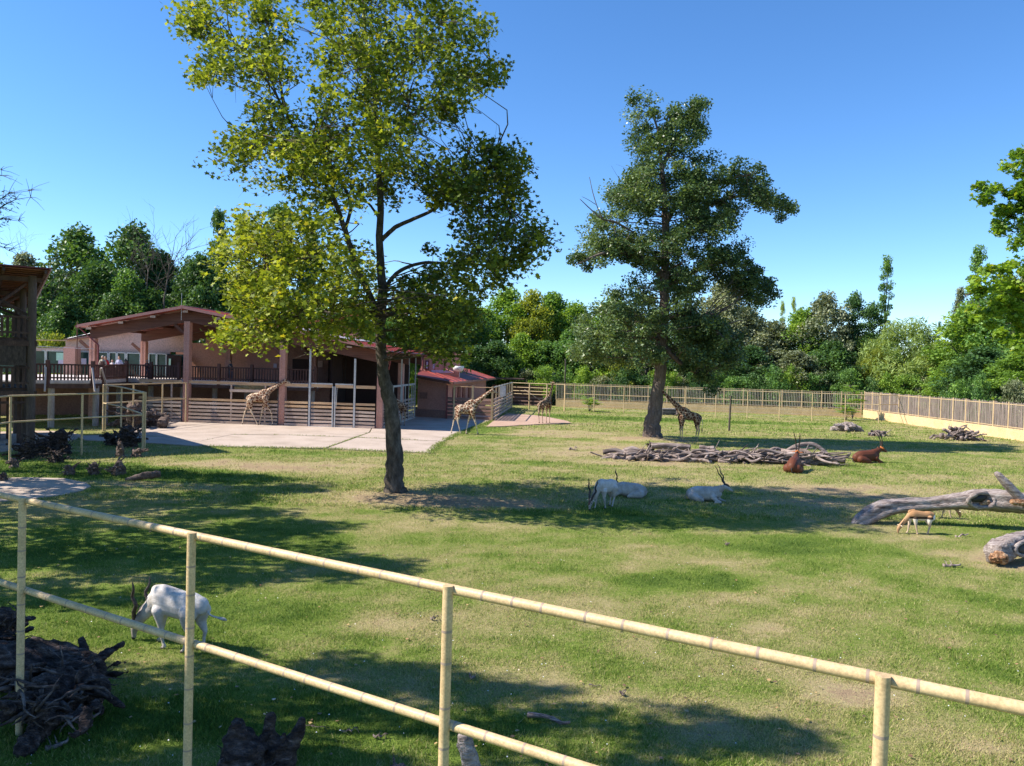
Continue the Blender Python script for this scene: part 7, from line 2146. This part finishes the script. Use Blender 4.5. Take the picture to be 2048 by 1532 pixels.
# ---------------------------------------------------------------- visitors on the walkway
def person(loc, rz, H, shirt, trous, hair, label, hat=None, lean=.12, arms='rail', nm='person'):
    k = H / 1.7
    def s(pts): return [(a * k, b * k, c * k, r * k) for a, b, c, r in pts]
    # facing -y (towards the viewer)
    body = [chain(s([(0, 0, .92, .12), (0, -.01, 1.1, .115), (0, -.04, 1.3, .13), (0, -.05, 1.42, .09), (0, -.07, 1.5, .055)])),
            chain(s([(0, -.08, 1.5, .055), (0, -.1, 1.6, .085), (0, -.1, 1.66, .088)]))]
    hands = []
    for q in (-1, 1):
        body.append(chain(s([(.09 * q, 0, .9, .09), (.1 * q, -.01, .5, .062), (.1 * q, 0, .12, .04), (.11 * q, -.03, .04, .042), (.11 * q, -.16, .03, .032)])))
        if arms == 'rail':
            a = [(.17 * q, -.05, 1.38, .052), (.22 * q, -.06, 1.15, .042), (.17 * q, -.25, 1.06, .035), (.12 * q, -.36, 1.07, .03)]
        else:
            a = [(.17 * q, -.05, 1.38, .052), (.22 * q, -.08, 1.15, .042), (.16 * q, -.22, 1.25, .034), (.06 * q, -.26, 1.38, .03)]
        body.append(chain(s(a))); hands.append((a[-1], q))
    me = blob(nm + '_body', body, .016, Mt['skin'], it=3, sides=10, lat=(1, 0, 0))
    o = link('person', me); o.location = loc; o.rotation_euler = (0, 0, rz); tag(o, label, 'person')
    fg = MB()
    for (h, q) in hands:
        for j in range(4):
            L = (.075, .085, .08, .06)[j]; b = Vector((h[0] + (j - 1.5) * .018, h[1] - .02, h[2])) * k
            fg.tube([b, b + Vector((0, -L * .6, 0)), b + Vector((0, -L * .8, -.03))], [.008, .0075, .006], 6, caps='round')
        b = Vector((h[0] - q * .02, h[1], h[2])) * k; fg.tube([b, b + Vector((-q * .045, -.02, -.01))], [.01, .008], 6, caps='round')
    fg.build('fingers', Mt['skin'], o, True)
    sh_ = [chain(s([(0, 0, .92, .135), (0, -.01, 1.1, .13), (0, -.04, 1.3, .148), (0, -.05, 1.42, .10)]), 1.25)]
    for q in (-1, 1): sh_.append(chain(s([(.13 * q, -.05, 1.4, .075), (.2 * q, -.055, 1.25, .06), (.22 * q, -.06, 1.14, .052)])))
    link('shirt', blob(nm + '_shirt', sh_, .016, shirt, it=2, sides=10, lat=(1, 0, 0)), None, o)
    tr = [chain(s([(0, 0, .95, .135), (0, 0, .85, .13)]), 1.2)] + [chain(s([(.08 * q, 0, .86, .1), (.1 * q, -.01, .5, .075), (.1 * q, 0, .12, .06)])) for q in (-1, 1)]
    link('trousers', blob(nm + '_trousers', tr, .016, trous, it=2, sides=10, lat=(1, 0, 0)), None, o)
    link('hair', blob(nm + '_hair', [chain(s([(0, -.06, 1.62, .095), (0, -.085, 1.69, .085)])), chain(s([(0, -.02, 1.66, .08), (0, 0, 1.56, .06)]))], .012, hair, it=2, sides=10), None, o)
    for q in (-1, 1):
        m = MB(); m.tube([Vector((.032 * q, -.182, 1.625)) * k, Vector((.032 * q, -.188, 1.625)) * k], [.01, .008], 6, caps='round'); m.build('eye', Mt['black'], o)
    m = MB(); m.tube([Vector((0, -.178, 1.62)) * k, Vector((0, -.205, 1.59)) * k], [.01, .015], 6, caps='round'); m.build('nose', Mt['skin'], o)
    m = MB(); m.tube([Vector((-.025, -.175, 1.555)) * k, Vector((0, -.186, 1.553)) * k, Vector((.025, -.175, 1.555)) * k], [.004, .007, .004], 6, caps='round'); m.build('mouth', Mt['sable_face'], o)
    if hat:
        m = MB(); m.tube([Vector((0, -.09, 1.69)) * k, Vector((0, -.09, 1.71)) * k, Vector((0, -.09, 1.78)) * k], [.16 * k, .10 * k, .07 * k], 14, caps='round'); m.build('hat', hat, o, True)
    return o
C_ = lambda n, c: flat(n, c, .85)
beige, redc, whitec, lilac, dk, jeans = C_('beige_cloth', (.5, .43, .33)), C_('red_cloth', (.55, .02, .025)), C_('white_cloth', (.7, .68, .68)), C_('lilac_cloth', (.5, .48, .62)), C_('dark_cloth', (.05, .045, .05)), C_('denim', (.08, .11, .18))
hairb, hairg = C_('brown_hair', (.05, .03, .02)), C_('grey_hair', (.35, .33, .31))
def wp(px, off=.45):
    # stand behind the railing between path[3] and path[4] or beyond
    a, b = (path[3], path[4]) if px < 254 else (path[4], path[5])
    best = min((a.lerp(b, k / 60) for k in range(61)), key=lambda p: abs((CX + F_PX * p.x / p.y) - px))
    return Vector((best.x - off * .6, best.y + off, 3.08))
person(wp(202, .35), R(15), 1.70, beige, beige, hairg, 'grey haired visitor in a beige shirt at the walkway corner, leaning on the railing', nm='p1')
person(wp(212, .45), R(10), 1.68, redc, jeans, hairb, 'visitor in a bright red shirt leaning on the walkway railing', nm='p2')
person(wp(226, .45), R(10), 1.45, whitec, dk, hairb, 'short dark haired visitor in a white top between the red and the lilac shirts', arms='up', nm='p3')
person(wp(239, .45), R(10), 1.70, lilac, beige, hairb, 'dark haired visitor in a pale lilac shirt at the walkway railing', nm='p4')
person(wp(263, .9), R(5), 1.45, dk, dk, hairb, 'small visitor in black behind the railing, right of the lilac shirt', hat=dk, nm='p5')
q = S(19.2, 2.4, 3.05); person(tuple(q), R(5), 1.5, dk, jeans, hairb, 'dark clothed visitor behind the railing at the inner pink column', arms='up', nm='p6')
q = S(12.4, 2.3, 3.05); person(tuple(q), R(-30), 1.65, dk, jeans, hairb, 'dark clothed visitor standing alone in the shade under the shelter roof', arms='up', nm='p7')
